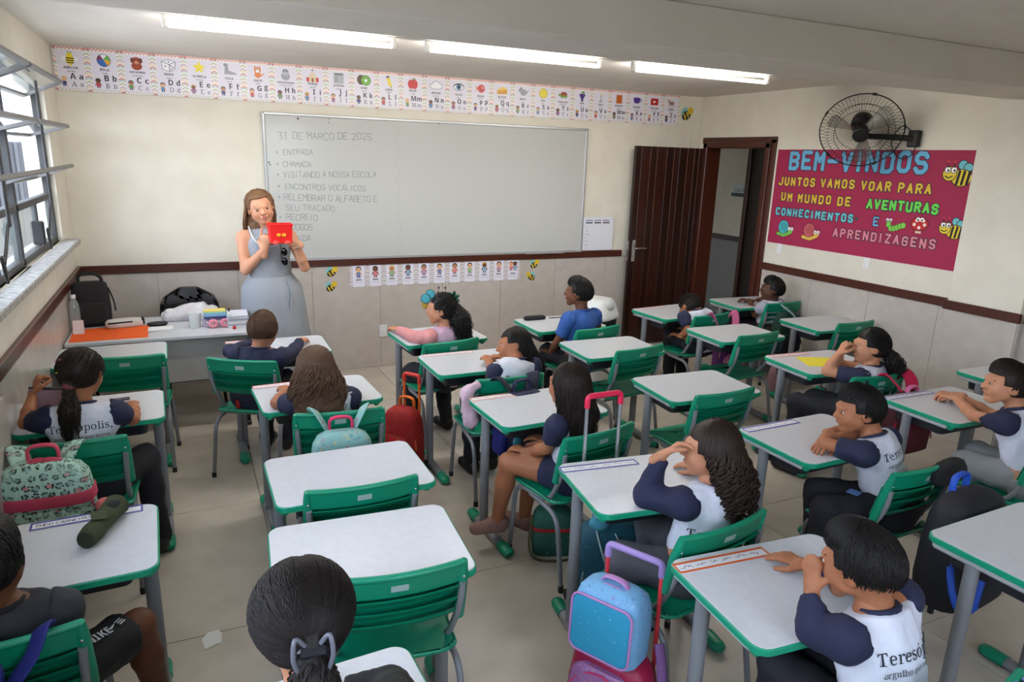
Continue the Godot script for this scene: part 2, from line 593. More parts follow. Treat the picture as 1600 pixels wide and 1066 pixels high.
func make_materials() -> void:
	M.wall = tri_tex(mat(Color.WHITE, 0.75), ntex(0.012, [[0.0, Color(0.855, 0.828, 0.768)], [1.0, Color(0.89, 0.868, 0.815)]], 5), Vector3(0.5, 0.5, 0.5))
	relief(M.wall, 0.05, 0.12)
	M.ceiling = tri_tex(mat(Color.WHITE, 0.8), ntex(0.01, [[0.0, Color(0.88, 0.845, 0.80)], [1.0, Color(0.91, 0.88, 0.84)]], 4, 512, FastNoiseLite.TYPE_SIMPLEX_SMOOTH, 4), Vector3(0.4, 0.4, 0.4))
	M.tile = tri_tex(mat(Color.WHITE, 0.22), ntex(0.02, [[0.0, Color(0.71, 0.675, 0.645)], [1.0, Color(0.75, 0.72, 0.69)]], 4, 512, FastNoiseLite.TYPE_SIMPLEX_SMOOTH, 8), Vector3(0.7, 0.7, 0.7))
	M.grout = mat(Color(0.55, 0.52, 0.49), 0.9)
	M.floor = []
	for i in 3:
		var m := mat(Color.WHITE, 0.36)
		var b := [0.0, -0.012, 0.012][i] as float
		tri_tex(m, ntex(0.008, [[0.0, Color(0.69 + b, 0.655 + b, 0.605 + b)], [0.5, Color(0.735 + b, 0.70 + b, 0.65 + b)], [1.0, Color(0.77 + b, 0.74 + b, 0.69 + b)]], 6, 512, FastNoiseLite.TYPE_SIMPLEX_SMOOTH, 20 + i), Vector3(0.8, 0.8, 0.8))
		M.floor.append(m)
	M.joint = mat(Color(0.17, 0.15, 0.13), 0.9)
	var wood := ntex(0.02, [[0.0, Color(0.20, 0.075, 0.035)], [0.45, Color(0.29, 0.115, 0.055)], [0.7, Color(0.25, 0.095, 0.045)], [1.0, Color(0.36, 0.155, 0.075)]], 5, 512, FastNoiseLite.TYPE_SIMPLEX_SMOOTH, 31)
	M.rail = tri_tex(mat(Color.WHITE, 0.35), wood, Vector3(1.0, 6.0, 1.0))
	M.wood = tri_tex(mat(Color.WHITE, 0.3), wood, Vector3(5.0, 0.5, 5.0))
	M.door_wood = tri_tex(mat(Color.WHITE, 0.32), ntex(0.02, [[0.0, Color(0.13, 0.05, 0.028)], [0.5, Color(0.20, 0.08, 0.045)], [1.0, Color(0.27, 0.115, 0.06)]], 5, 512, FastNoiseLite.TYPE_SIMPLEX_SMOOTH, 37), Vector3(5.0, 0.5, 5.0))
	M.dark_wood = tri_tex(mat(Color.WHITE, 0.4), ntex(0.02, [[0.0, Color(0.09, 0.035, 0.02)], [1.0, Color(0.16, 0.065, 0.035)]], 4, 256, FastNoiseLite.TYPE_SIMPLEX_SMOOTH, 33), Vector3(5, 0.5, 5))
	M.steel = mat(Color(0.17, 0.17, 0.175), 0.5, 0.1)
	M.sash = mat(Color(0.44, 0.435, 0.43), 0.5, 0.1)
	M.alu = mat(Color(0.72, 0.73, 0.74), 0.35, 0.6)
	M.sill = tri_tex(mat(Color.WHITE, 0.45), ntex(0.06, [[0.0, Color(0.40, 0.40, 0.39)], [0.5, Color(0.62, 0.61, 0.59)], [1.0, Color(0.74, 0.73, 0.71)]], 5, 256, FastNoiseLite.TYPE_SIMPLEX_SMOOTH, 35), Vector3(1.5, 1.5, 1.5))
	M.glass = mat(Color(0.86, 0.93, 0.92, 0.12), 0.03)
	M.glass.transparency = BaseMaterial3D.TRANSPARENCY_ALPHA
	M.chrome = mat(Color(0.75, 0.75, 0.75), 0.2, 0.9)
	M.white_paint = mat(Color(0.88, 0.88, 0.87), 0.5)
	M.white_plastic = mat(Color(0.86, 0.87, 0.87), 0.4)
	M.black = mat(Color(0.065, 0.065, 0.07), 0.5)
	M.black_cloth = mat(Color(0.085, 0.085, 0.095), 0.9)
	M.paper = mat(Color(0.90, 0.90, 0.90), 0.8)
	M.green = mat(Color(0.02, 0.53, 0.40), 0.38)
	M.green_edge = mat(Color(0.04, 0.56, 0.42), 0.4)
	M.laminate = tri_tex(mat(Color.WHITE, 0.33), ntex(0.05, [[0.0, Color(0.755, 0.765, 0.785)], [1.0, Color(0.785, 0.795, 0.815)]], 5, 256, FastNoiseLite.TYPE_SIMPLEX_SMOOTH, 41), Vector3(2, 2, 2))
	M.frame = mat(Color(0.50, 0.51, 0.53), 0.4, 0.1)
	M.arm = mat(Color(0.72, 0.735, 0.75), 0.4, 0.2)
	M.tray = mat(Color(0.12, 0.125, 0.15), 0.6)

func build_room() -> void:
	# floor: a bed of joint mortar and one mesh for each tile
	var fl := struct("floor", MB.new().box(Vector3(RW / 2, -0.06, RZ / 2), Vector3(RW + 0.3, 0.10, RZ + 0.3)), M.joint)
	var xs := [0.0, 1.03, 2.28, 3.53, 4.78, RW]
	var zs := [0.0, 1.21, 2.32, 3.43, 4.53, 5.63, 6.73, RZ]
	for i in xs.size() - 1:
		for j in zs.size() - 1:
			var a := Vector2(xs[i] + 0.0016, zs[j] + 0.0016); var b := Vector2(xs[i + 1] - 0.0016, zs[j + 1] - 0.0016)
			part("tile", MB.new().box(Vector3((a.x + b.x) / 2, -0.005, (a.y + b.y) / 2), Vector3(b.x - a.x, 0.01, b.y - a.y), 0.0012), M.floor[(i * 7 + j * 3) % 3], fl)
	struct("ceiling", MB.new().box(Vector3(RW / 2, CH + 0.06, RZ / 2), Vector3(RW + 0.4, 0.12, RZ + 0.4)), M.ceiling)
	struct("trim_1", MB.new().box(Vector3(RW / 2, 2.485, 3.265), Vector3(RW, 0.19, 0.43), 0.006), M.ceiling).set_meta("label", "plastered ceiling beam across the room")
	# walls have thickness
	struct("wall_front", MB.new().box(Vector3(RW / 2, 1.29, -0.08), Vector3(RW + 0.3, 2.62, 0.15)), M.wall)
	var bw := MB.new().box(Vector3(RW / 2, 0.635, RZ + 0.08), Vector3(RW + 0.3, 1.27, 0.15)).box(Vector3(RW / 2, 2.48, RZ + 0.08), Vector3(RW + 0.3, 0.24, 0.15))
	bw.box(Vector3(0.375, 1.815, RZ + 0.08), Vector3(1.05, 1.09, 0.15)).box(Vector3((2.9 + RW + 0.15) / 2, 1.815, RZ + 0.08), Vector3(RW + 0.15 - 2.9, 1.09, 0.15))
	struct("wall_back", bw, M.wall)
	var lw := MB.new()
	var w1 := [0.5, 2.86]; var w2 := [3.56, 7.05]
	lw.box(Vector3(-0.08, 0.635, RZ / 2), Vector3(0.16, 1.27, RZ)).box(Vector3(-0.08, 2.48, RZ / 2), Vector3(0.16, 0.24, RZ))
	for q in [[0.0, w1[0]], [w1[1], w2[0]], [w2[1], RZ]]:
		lw.box(Vector3(-0.08, 1.815, (q[0] + q[1]) / 2), Vector3(0.16, 1.09, q[1] - q[0]))
	struct("trim_11", MB.new().box(Vector3(0.02, 1.29, 3.22), Vector3(0.06, 2.58, 0.5), 0.004), M.wall)
	struct("wall_left", lw, M.wall)
	var rw := MB.new()
	rw.box(Vector3(RW + 0.075, 1.29, 0.05), Vector3(0.15, 2.58, 0.1)).box(Vector3(RW + 0.075, 2.355, 0.57), Vector3(0.15, 0.45, 0.94)).box(Vector3(RW + 0.075, 1.29, (1.04 + RZ) / 2), Vector3(0.15, 2.58, RZ - 1.04))
	struct("trim_12", MB.new().box(Vector3(RW - 0.025, 1.29, 3.22), Vector3(0.06, 2.58, 0.5), 0.004), M.wall)
	struct("wall_right", rw, M.wall)
	# wainscot of big glossy tiles under a wooden rail
	var fw := struct("trim_2", MB.new().box(Vector3(RW / 2, 0.475, -0.002), Vector3(RW, 0.95, 0.006)), M.grout)
	var x := -0.06
	while x < RW:
		var a := maxf(x, 0.0) + 0.001; var b := minf(x + 0.595, RW) - 0.001
		part("tile", MB.new().box(Vector3((a + b) / 2, 0.475, 0.003), Vector3(b - a, 0.948, 0.010), 0.0012), M.tile, fw)
		x += 0.595
	for sd in [0, 1]:
		var px: float = [0.002, RW - 0.002][sd]
		var sg: float = [1.0, -1.0][sd]
		var bed := struct("trim_%d" % (3 + sd), MB.new().box(Vector3(px, 0.475, (RZ + (1.1 if sd else 0.0)) / 2), Vector3(0.006, 0.95, RZ - (1.1 if sd else 0.0))), M.grout)
		var z := 1.10 if sd else 0.008
		while z < RZ - 0.02:
			var e := minf(z + 0.595, RZ)
			for lim in [2.97, 3.47]:
				if z < lim - 0.01 and e > lim: e = lim
			var bump := 0.055 if z >= 2.965 and e <= 3.475 else 0.0
			part("tile", MB.new().box(Vector3(px + sg * (0.003 + bump), 0.475, (z + e) / 2), Vector3(0.010, 0.948, e - z - 0.002), 0.0012), M.tile, bed)
			z = e
		if sd:
			part("tile", MB.new().box(Vector3(RW - 0.03, 0.475, 3.474), Vector3(0.058, 0.948, 0.008), 0.001), M.tile, bed)
	struct("trim_5", MB.new().box(Vector3(2.44, RAIL, 0.012), Vector3(4.88, 0.065, 0.026), 0.004), M.rail)
	struct("trim_6", MB.new().box(Vector3(0.012, RAIL, RZ / 2), Vector3(0.026, 0.065, RZ), 0.004), M.rail)
	var rr := MB.new().box(Vector3(RW - 0.012, RAIL, (1.10 + 2.97) / 2), Vector3(0.026, 0.065, 1.87), 0.004)
	rr.box(Vector3(RW - 0.067, RAIL - 0.003, 3.22), Vector3(0.026, 0.065, 0.53), 0.004).box(Vector3(RW - 0.012, RAIL - 0.003, (3.48 + RZ) / 2), Vector3(0.026, 0.065, RZ - 3.48), 0.004)
	struct("trim_7", rr, M.rail)

func build_window() -> void:
	var bays := [[0.5, 2.86], [3.56, 7.05]]
	for wi in 2:
		var z0: float = bays[wi][0]; var z1: float = bays[wi][1]
		var y0 := 1.27; var y1 := 2.36
		var w := struct("window_%d" % (wi + 1), MB.new().box(Vector3(-0.02, y0 - 0.018, (z0 + z1) / 2), Vector3(0.22, 0.036, z1 - z0 + 0.22), 0.005), M.sill)
		w.set_meta("label", "steel awning window with panes swung open above a stone sill")
		var fr := MB.new()
		var X := -0.05
		for y in [y0 + 0.018, 1.575, y1 - 0.018]: fr.box(Vector3(X, y, (z0 + z1) / 2), Vector3(0.045, 0.036, z1 - z0), 0.003)
		var nb := 2
		var bw := (z1 - z0) / nb
		for b in nb + 1: fr.box(Vector3(X, (y0 + y1) / 2, clampf(z0 + b * bw, z0 + 0.018, z1 - 0.018)), Vector3(0.045, y1 - y0, 0.04), 0.003)
		for b in nb: fr.box(Vector3(X, 1.42, z0 + (b + 0.5) * bw), Vector3(0.03, 0.30, 0.028), 0.003)
		part("frame", fr, M.steel, w)
		part("upper_track", MB.new().box(Vector3(-0.06, y1 - 0.06, (z0 + z1) / 2), Vector3(0.02, 0.03, z1 - z0 - 0.06), 0.002), M.alu, w)
		for b in nb:
			for hlf in 2:
				var a := z0 + b * bw + hlf * bw / 2 + 0.025; var e := z0 + b * bw + (hlf + 1) * bw / 2 - 0.025
				part("pane", MB.new().box(Vector3(X, 1.43, (a + e) / 2), Vector3(0.004, 0.26, e - a)), M.glass, w)
			for k in 3:
				var yc := 1.73 + k * 0.26
				var a := z0 + b * bw + 0.03; var e := z0 + (b + 1) * bw - 0.03
				var bs := Basis(Vector3(0, 0, 1), deg_to_rad([-70.0, -74.0, -66.0][k]))
				var sash := MB.new()
				for s in [-1, 1]:
					sash.box(bs * Vector3(0, s * 0.115, 0) + Vector3(X + 0.05, yc, (a + e) / 2), Vector3(0.022, 0.026, e - a), 0.002, bs)
					sash.box(Vector3(X + 0.05, yc, (a if s < 0 else e) - s * 0.013), Vector3(0.022, 0.25, 0.026), 0.002, bs)
				var sh := part("sash", sash, M.sash, w)
				part("pane", MB.new().box(Vector3(X + 0.05, yc, (a + e) / 2), Vector3(0.004, 0.21, e - a - 0.03), 0.0, bs), M.glass, sh)
			var zr := z0 + (b + 0.62) * bw
			part("link_bar", MB.new().box(Vector3(0.065, 1.90, zr), Vector3(0.012, 0.70, 0.035), 0.003), M.steel, w)
			var lv := MB.new().box(Vector3(0.058, 1.485, zr + 0.085), Vector3(0.010, 0.225, 0.024), 0.002, Basis(Vector3.RIGHT, -0.86))
			lv.box(Vector3(0.01, 1.42, zr + 0.19), Vector3(0.06, 0.13, 0.045), 0.006).box(Vector3(0.055, 1.385, zr + 0.165), Vector3(0.012, 0.13, 0.024), 0.003, Basis(Vector3.RIGHT, 0.4))
			part("lever", lv, M.steel, w)
	struct("ceiling_eave", MB.new().box(Vector3(-0.52, 2.72, 0.1), Vector3(0.72, 0.1, 6.4)), M.white_paint)
	# a plain window in the back wall lights the beam and the nearest desks
	var bk := struct("window_3", MB.new().box(Vector3(1.9, 1.252, RZ + 0.05), Vector3(2.2, 0.036, 0.24), 0.005), M.sill)
	var bf := MB.new()
	for y in [1.288, 1.60, 2.342]: bf.box(Vector3(1.9, y, RZ + 0.06), Vector3(2.0, 0.036, 0.045), 0.003)
	for k in 5: bf.box(Vector3(clampf(0.9 + k * 0.5, 0.918, 2.882), 1.815, RZ + 0.06), Vector3(0.036, 1.09, 0.045), 0.003)
	part("frame", bf, M.steel, bk)
	for k in 4: part("pane", MB.new().box(Vector3(1.15 + k * 0.5, 1.815, RZ + 0.06), Vector3(0.47, 1.05, 0.004)), M.glass, bk)
	# the yard outside: a white neighbour wall with a sheet metal gate and a lattice
	var yard := mat(Color(0.80, 0.78, 0.75), 0.9)
	struct("floor_yard", MB.new().box(Vector3(-4.2, -0.25, 0.5), Vector3(8.0, 0.1, 16.0)), yard)
	struct("wall_yard", MB.new().box(Vector3(-3.2, 1.6, -4.1), Vector3(6.0, 3.6, 0.2)), M.white_paint)
	var g := thing("sheet_metal_gate", "dark grey corrugated metal gate seen through the window", "gate", Vector3(-1.55, -0.2, -3.94))
	for i in 14:
		part("rib", MB.new().box(Vector3(-0.65 + i * 0.1, 1.06, 0.0), Vector3(0.055, 2.1, 0.03), 0.008), mat(Color(0.17, 0.17, 0.18), 0.5, 0.3) if i == 0 else g.get_child(0).material_override, g)
	part("sheet", MB.new().box(Vector3(0, 1.06, -0.02), Vector3(1.42, 2.12, 0.02)), mat(Color(0.26, 0.26, 0.27), 0.5, 0.3), g)
	var lt := thing("lattice_grille", "pale blue diagonal lattice above the metal gate outside", "grille", Vector3(-1.55, 2.13, -3.97))
	var lb := MB.new()
	for i in 22:
		for s in [-1, 1]: lb.box(Vector3(-0.65 + i * 0.062, 0.14, 0.0 if s > 0 else 0.012), Vector3(0.012, 0.36, 0.01), 0.0, Basis(Vector3(0, 0, 1), s * 0.7))
	part("lattice", lb, mat(Color(0.45, 0.48, 0.62), 0.6), lt)
	part("frame", MB.new().box(Vector3(0, 0.0, 0.01), Vector3(1.5, 0.03, 0.04)).box(Vector3(0, 0.29, 0.01), Vector3(1.5, 0.03, 0.04)), mat(Color(0.6, 0.62, 0.7), 0.6), lt)

func build_door() -> void:
	# frame in the right wall, the leaf swung back against the front wall
	var fr := MB.new()
	fr.box(Vector3(RW + 0.06, 1.06, 0.13), Vector3(0.19, 2.12, 0.06), 0.006).box(Vector3(RW + 0.06, 1.06, 1.01), Vector3(0.19, 2.12, 0.06), 0.006).box(Vector3(RW + 0.06, 2.10, 0.57), Vector3(0.19, 0.06, 0.94), 0.006)
	fr.box(Vector3(RW - 0.008, 1.075, 1.065), Vector3(0.02, 2.15, 0.06), 0.004).box(Vector3(RW - 0.008, 2.145, 0.58), Vector3(0.02, 0.06, 1.03), 0.004)
	struct("trim_8", fr, M.wood)
	var d := struct("door_1", MB.new().box(Vector3(5.325, 1.045, 0.105), Vector3(0.86, 2.04, 0.022)), M.dark_wood)
	d.set_meta("label", "dark stained plank door swung open against the front wall")
	var wd := [0.07, 0.11, 0.08, 0.12, 0.09, 0.07, 0.10, 0.09, 0.06, 0.07]
	var x := 4.895
	for i in wd.size():
		var m: StandardMaterial3D = M.door_wood if i % 2 else M.door_wood.duplicate()
		if i % 2 == 0: m.albedo_color = Color(0.74 + 0.04 * (i % 4), 0.72 + 0.04 * (i % 4), 0.70)
		part("plank", MB.new().box(Vector3(x + wd[i] / 2, 1.045, 0.108), Vector3(wd[i] - 0.004, 2.04, 0.032), 0.003), m, d)
		if i in [1, 2, 3, 4, 6, 7, 8]: part("worn_edge", MB.new().box(Vector3(x + wd[i], 1.80 - 0.04 * (i % 3), 0.1245), Vector3(0.0025, 0.44 + 0.08 * (i % 3), 0.002)), mat(Color(0.52, 0.34, 0.22), 0.6), d)
		x += wd[i]
	var hd := MB.new().box(Vector3(4.95, 1.02, 0.128), Vector3(0.042, 0.22, 0.010), 0.004)
	hd.tube(bend([Vector3(4.95, 1.05, 0.13), Vector3(4.95, 1.05, 0.175), Vector3(5.07, 1.05, 0.178)], 0.015), 0.009, 8)
	hd.tube([Vector3(4.95, 0.97, 0.132), Vector3(4.95, 0.97, 0.142)], 0.010, 8).box(Vector3(4.889, 1.02, 0.108), Vector3(0.006, 0.20, 0.024), 0.001)
	part("handle", hd, M.chrome, d)
	# corridor beyond
	struct("floor_corridor", MB.new().box(Vector3(6.65, -0.05, -2.1), Vector3(1.55, 0.1, 9.0)), M.floor[1])
	struct("wall_corridor", MB.new().box(Vector3(7.29, 1.29, -2.1), Vector3(0.14, 2.62, 9.0)), M.wall)
	struct("ceiling_corridor", MB.new().box(Vector3(6.65, 2.64, -2.1), Vector3(1.55, 0.12, 9.0)), M.ceiling)
	struct("wall_corridor_end", MB.new().box(Vector3(6.65, 1.29, 2.4), Vector3(1.55, 2.62, 0.1)), M.wall)
	struct("wall_corridor_side", MB.new().box(Vector3(5.86, 1.29, -3.35), Vector3(0.14, 2.62, 6.4)), M.wall)
	struct("trim_9", MB.new().box(Vector3(7.205, RAIL, -2.05), Vector3(0.03, 0.065, 2.7), 0.004), M.dark_wood)
	struct("trim_10", MB.new().box(Vector3(7.212, 0.475, -2.05), Vector3(0.02, 0.95, 2.7)), mat(Color(0.52, 0.53, 0.53), 0.4))
	var d2 := struct("door_2", MB.new().box(Vector3(7.20, 1.06, -0.35), Vector3(0.05, 2.12, 0.72), 0.006), M.dark_wood)
	d2.set_meta("label", "dark wooden door across the corridor")
	part("door_frame", MB.new().box(Vector3(7.185, 1.07, -0.72), Vector3(0.06, 2.14, 0.06), 0.005).box(Vector3(7.185, 2.14, -0.35), Vector3(0.06, 0.06, 0.8), 0.005), M.wood, d2)
	var sp := Px.new(256, 128, Color(0.80, 0.83, 0.84))
	sp.rect(0, 92, 256, 36, Color(0.05, 0.22, 0.17))
	sp.text("Sala 00", 128, 80, 56, Color(0.15, 0.17, 0.18), M.get("sans", font("Droid Sans")))
	var sgm := mat(Color.WHITE, 0.5); sgm.albedo_texture = sp.tex()
	var sg := thing("room_sign", "small white and dark green room number sign in the corridor", "sign", Vector3(7.214, 1.60, -0.88))
	part("plate", MB.new().box(Vector3.ZERO, Vector3(0.008, 0.16, 0.30)), M.white_plastic, sg)
	part("print", MB.new().quad(Vector3(-0.005, -0.08, -0.15), Vector3(-0.005, -0.08, 0.15), Vector3(-0.005, 0.08, 0.15), Vector3(-0.005, 0.08, -0.15), Vector3.LEFT), sgm, sg)

func font(nm: String, wt := 400) -> SystemFont:
	var f := SystemFont.new()
	f.font_names = PackedStringArray([nm]); f.font_weight = wt
	return f

func build_lamps() -> void:
	var glow := mat(Color(1, 1, 1), 0.4)
	glow.emission_enabled = true; glow.emission = Color(1.0, 0.99, 0.965); glow.emission_energy_multiplier = 5.0
	var spots := [[1.36, "nearest the window"], [2.79, "in the middle of the row"], [4.28, "nearest the door"]]
	for q in spots:
		var t := thing("tube_lamp", "white ceiling batten with a lit fluorescent tube, " + q[1], "lamp", Vector3(q[0], CH, 1.80), 0.0, "ceiling tube lamps")
		part("housing", MB.new().box(Vector3(0, -0.011, 0), Vector3(1.25, 0.020, 0.030), 0.004), M.white_paint, t)
		for s in [-1, 1]:
			part("lamp_holder", MB.new().box(Vector3(s * 0.610, -0.040, 0.0), Vector3(0.026, 0.058, 0.040), 0.005), M.white_paint, t)
		part("tube", MB.new().tube([Vector3(-0.595, -0.052, 0), Vector3(0.595, -0.052, 0)], 0.0135, 12), glow, t)
		# the tube shines all round: a strip light just outside its lower, front and back sides
		for e in [[-90.0, 0.0, 1.5, Vector3(0, -0.068, 0)], [18.0, 0.0, 1.5, Vector3(0, -0.050, -0.020)], [18.0, 180.0, 1.5, Vector3(0, -0.050, 0.020)]]:
			var l := AreaLight3D.new()
			l.name = "tube_light"
			l.area_size = Vector2(1.15, 0.025)
			l.light_energy = e[2]
			l.light_color = Color(1.0, 0.99, 0.965)
			l.area_range = 12.0
			l.shadow_enabled = true
			l.rotation_degrees = Vector3(e[0], e[1], 0)
			l.position = e[3]
			t.add_child(l, true)

func print_mat(t: Texture2D, rough := 0.7) -> StandardMaterial3D:
	var m := mat(Color.WHITE, rough)
	m.albedo_texture = t
	return m

func build_board() -> void:
	var w := 2.987; var h := 1.178
	var px := Px.new(2048, 808, Color(0.74, 0.745, 0.73))
	var ink := Color(0.52, 0.535, 0.54)
	var L := [["31 DE MARÇO DE 2025", 73, 98, 36, -0.030, 1.30], ["ENTRADA", 98, 189, 28, -0.04, 1.28], ["CHAMADA", 94, 253, 28, 0.0, 1.22], ["VISITANDO A NOSSA ESCOLA", 91, 311, 31, -0.022, 1.18], ["ENCONTROS VOCÁLICOS", 98, 376, 30, 0.012, 1.28], ["RELEMBRAR O ALFABETO E", 89, 434, 34, 0.015, 1.16], ["SEU TRAÇADO", 96, 494, 31, 0.02, 1.3], ["RECREIO", 96, 544, 34, 0.03, 1.18], ["JOGOS", 122, 601, 32, 0.02, 1.15], ["SAÍDA", 122, 668, 30, 0.0, 1.15]]
	for l in L: px.hand(l[0], l[1], l[2], l[3], 1.45, ink, 0.09, l[5], l[4])
	for y in [206, 268, 326, 390, 450, 562]: px.hand("+" if y != 390 else "*", 58, y - 9, 17, 1.6, ink)
	var wav := []
	for i in 60: wav.append(Vector2(745 + 12 * sin(i * 0.72) + i * 0.25, 39 + i * 12.8))
	px.path(wav, 1.1, Color(0.66, 0.68, 0.68))
	for q in [[185, 20, 6], [353, 16, 3], [353, 33, 3], [18, 261, 5], [24, 272, 4], [1013, 8, 4]]: px.ell(q[0], q[1], q[2], q[2] * 0.8, Color(0.12, 0.12, 0.13))
	var b := thing("whiteboard", "wide whiteboard with the day's plan in faint capitals", "whiteboard", Vector3(1.397, 1.018, 0.0))
	part("panel", MB.new().box(Vector3(w / 2, h / 2, 0.008), Vector3(w, h, 0.014)), M.white_plastic, b)
	part("writing_surface", MB.new().quad(Vector3(0, 0, 0.0165), Vector3(w, 0, 0.0165), Vector3(w, h, 0.0165), Vector3(0, h, 0.0165), Vector3.BACK), print_mat(px.tex(), 0.16), b)
	for s in [0, 1]:
		part("frame_rail", MB.new().box(Vector3(w / 2, s * h, 0.013), Vector3(w + 0.03, 0.022, 0.026), 0.004), M.alu, b)
		part("frame_rail", MB.new().box(Vector3(s * w, h / 2, 0.013), Vector3(0.022, h + 0.02, 0.026), 0.004), M.alu, b)
	part("pen_ledge", MB.new().box(Vector3(w * 0.86, -0.006, 0.035), Vector3(0.42, 0.012, 0.03), 0.003), M.alu, b)
	# the sheet taped beside the board
	var sh := Px.new(180, 170, Color(0.86, 0.87, 0.90))
	for i in 15:
		if i % 5 != 4: sh.rect(16 + i * 10, 14 + (i % 2), 8, 5, Color(0.34, 0.34, 0.42)); sh.rect(14 + i * 10.2, 25, 9, 7, Color(0.2, 0.2, 0.28))
	for i in 6: sh.line(Vector2(14, 52 + i * 18), Vector2(22 + (i % 3) * 6, 52 + i * 18), 1.2, Color(0.55, 0.57, 0.62))
	var p := thing("notice_sheet", "white notice sheet taped to the wall beside the whiteboard", "paper", Vector3(4.578, 1.19, 0.016))
	part("sheet", MB.new().box(Vector3(0, 0, 0), Vector3(0.355, 0.335, 0.004)), M.paper, p)
	part("print", MB.new().quad(Vector3(-0.177, -0.167, 0.0026), Vector3(0.177, -0.167, 0.0026), Vector3(0.177, 0.167, 0.0026), Vector3(-0.177, 0.167, 0.0026), Vector3.BACK), print_mat(sh.tex()), p)
	var ou := thing("wall_outlet", "white wall outlet plate low on the front wall", "outlet", Vector3(2.339, 0.34, 0.008))
	part("plate", MB.new().box(Vector3(0, 0, 0.006), Vector3(0.075, 0.115, 0.012), 0.004), M.white_plastic, ou)
	part("socket", MB.new().box(Vector3(0, 0, 0.012), Vector3(0.04, 0.05, 0.008), 0.003), M.white_paint, ou)

func bee(px: Px, x: float, y: float, s: float, flip := 1.0) -> void:
	var K := Color(0.08, 0.08, 0.08)
	px.ell(x + flip * 0.16 * s, y - 0.30 * s, 0.17 * s, 0.17 * s, K); px.ell(x + flip * 0.16 * s, y - 0.30 * s, 0.145 * s, 0.145 * s, Color(0.45, 0.75, 0.80))
	px.ell(x + flip * 0.36 * s, y - 0.22 * s, 0.17 * s, 0.16 * s, K); px.ell(x + flip * 0.36 * s, y - 0.22 * s, 0.145 * s, 0.135 * s, Color(0.45, 0.75, 0.80))
	px.ell(x + flip * 0.18 * s, y + 0.12 * s, 0.36 * s, 0.29 * s, K); px.ell(x + flip * 0.18 * s, y + 0.12 * s, 0.335 * s, 0.265 * s, Color(0.88, 0.78, 0.22))
	for i in 3:
		var cx := x + flip * (0.06 + i * 0.17) * s
		px.line(Vector2(cx + 0.03 * s, y - 0.08 * s), Vector2(cx - 0.02 * s, y + 0.32 * s), 0.045 * s, K)
	px.ell(x - flip * 0.25 * s, y, 0.26 * s, 0.25 * s, K); px.ell(x - flip * 0.25 * s, y, 0.235 * s, 0.225 * s, Color(0.90, 0.80, 0.25))
	for e in [-0.34, -0.12]:
		px.ell(x + flip * e * s, y - 0.13 * s, 0.115 * s, 0.115 * s, K); px.ell(x + flip * e * s, y - 0.13 * s, 0.095 * s, 0.095 * s, Color.WHITE); px.ell(x + flip * (e + 0.02) * s, y - 0.11 * s, 0.04 * s, 0.04 * s, K)
		px.line(Vector2(x + flip * e * s, y - 0.22 * s), Vector2(x + flip * (e - 0.02) * s, y - 0.38 * s), 0.018 * s, K); px.ell(x + flip * (e - 0.02) * s, y - 0.40 * s, 0.045 * s, 0.045 * s, Color(0.8, 0.25, 0.25))
	px.path([Vector2(x - flip * 0.40 * s, y + 0.08 * s), Vector2(x - flip * 0.28 * s, y + 0.14 * s), Vector2(x - flip * 0.14 * s, y + 0.08 * s)], 0.018 * s, K)

func snail(px: Px, x: float, y: float, s: float, shell: Color, body: Color) -> void:
	var K := Color(0.08, 0.08, 0.08)
	px.path([Vector2(x - 0.55 * s, y + 0.42 * s), Vector2(x, y + 0.5 * s), Vector2(x + 0.5 * s, y + 0.30 * s)], 0.13 * s, K)
	px.path([Vector2(x - 0.55 * s, y + 0.42 * s), Vector2(x, y + 0.5 * s), Vector2(x + 0.5 * s, y + 0.30 * s)], 0.105 * s, body)
	px.ell(x - 0.1 * s, y - 0.05 * s, 0.46 * s, 0.46 * s, K); px.ell(x - 0.1 * s, y - 0.05 * s, 0.43 * s, 0.43 * s, shell)
	var sp := []
	for i in 26: sp.append(Vector2(x - 0.1 * s + cos(i * 0.55) * 0.013 * i * s, y - 0.05 * s + sin(i * 0.55) * 0.013 * i * s))
	px.path(sp, 0.02 * s, shell.darkened(0.45))
	px.ell(x + 0.52 * s, y + 0.15 * s, 0.2 * s, 0.2 * s, body)
	for e in [0.42, 0.66]:
		px.line(Vector2(x + e * s, y + 0.1 * s), Vector2(x + (e + 0.02) * s, y - 0.28 * s), 0.015 * s, K)
		px.ell(x + e * s, y + 0.03 * s, 0.13 * s, 0.13 * s, K); px.ell(x + e * s, y + 0.03 * s, 0.11 * s, 0.11 * s, Color.WHITE); px.ell(x + e * s, y + 0.04 * s, 0.045 * s, 0.045 * s, K)

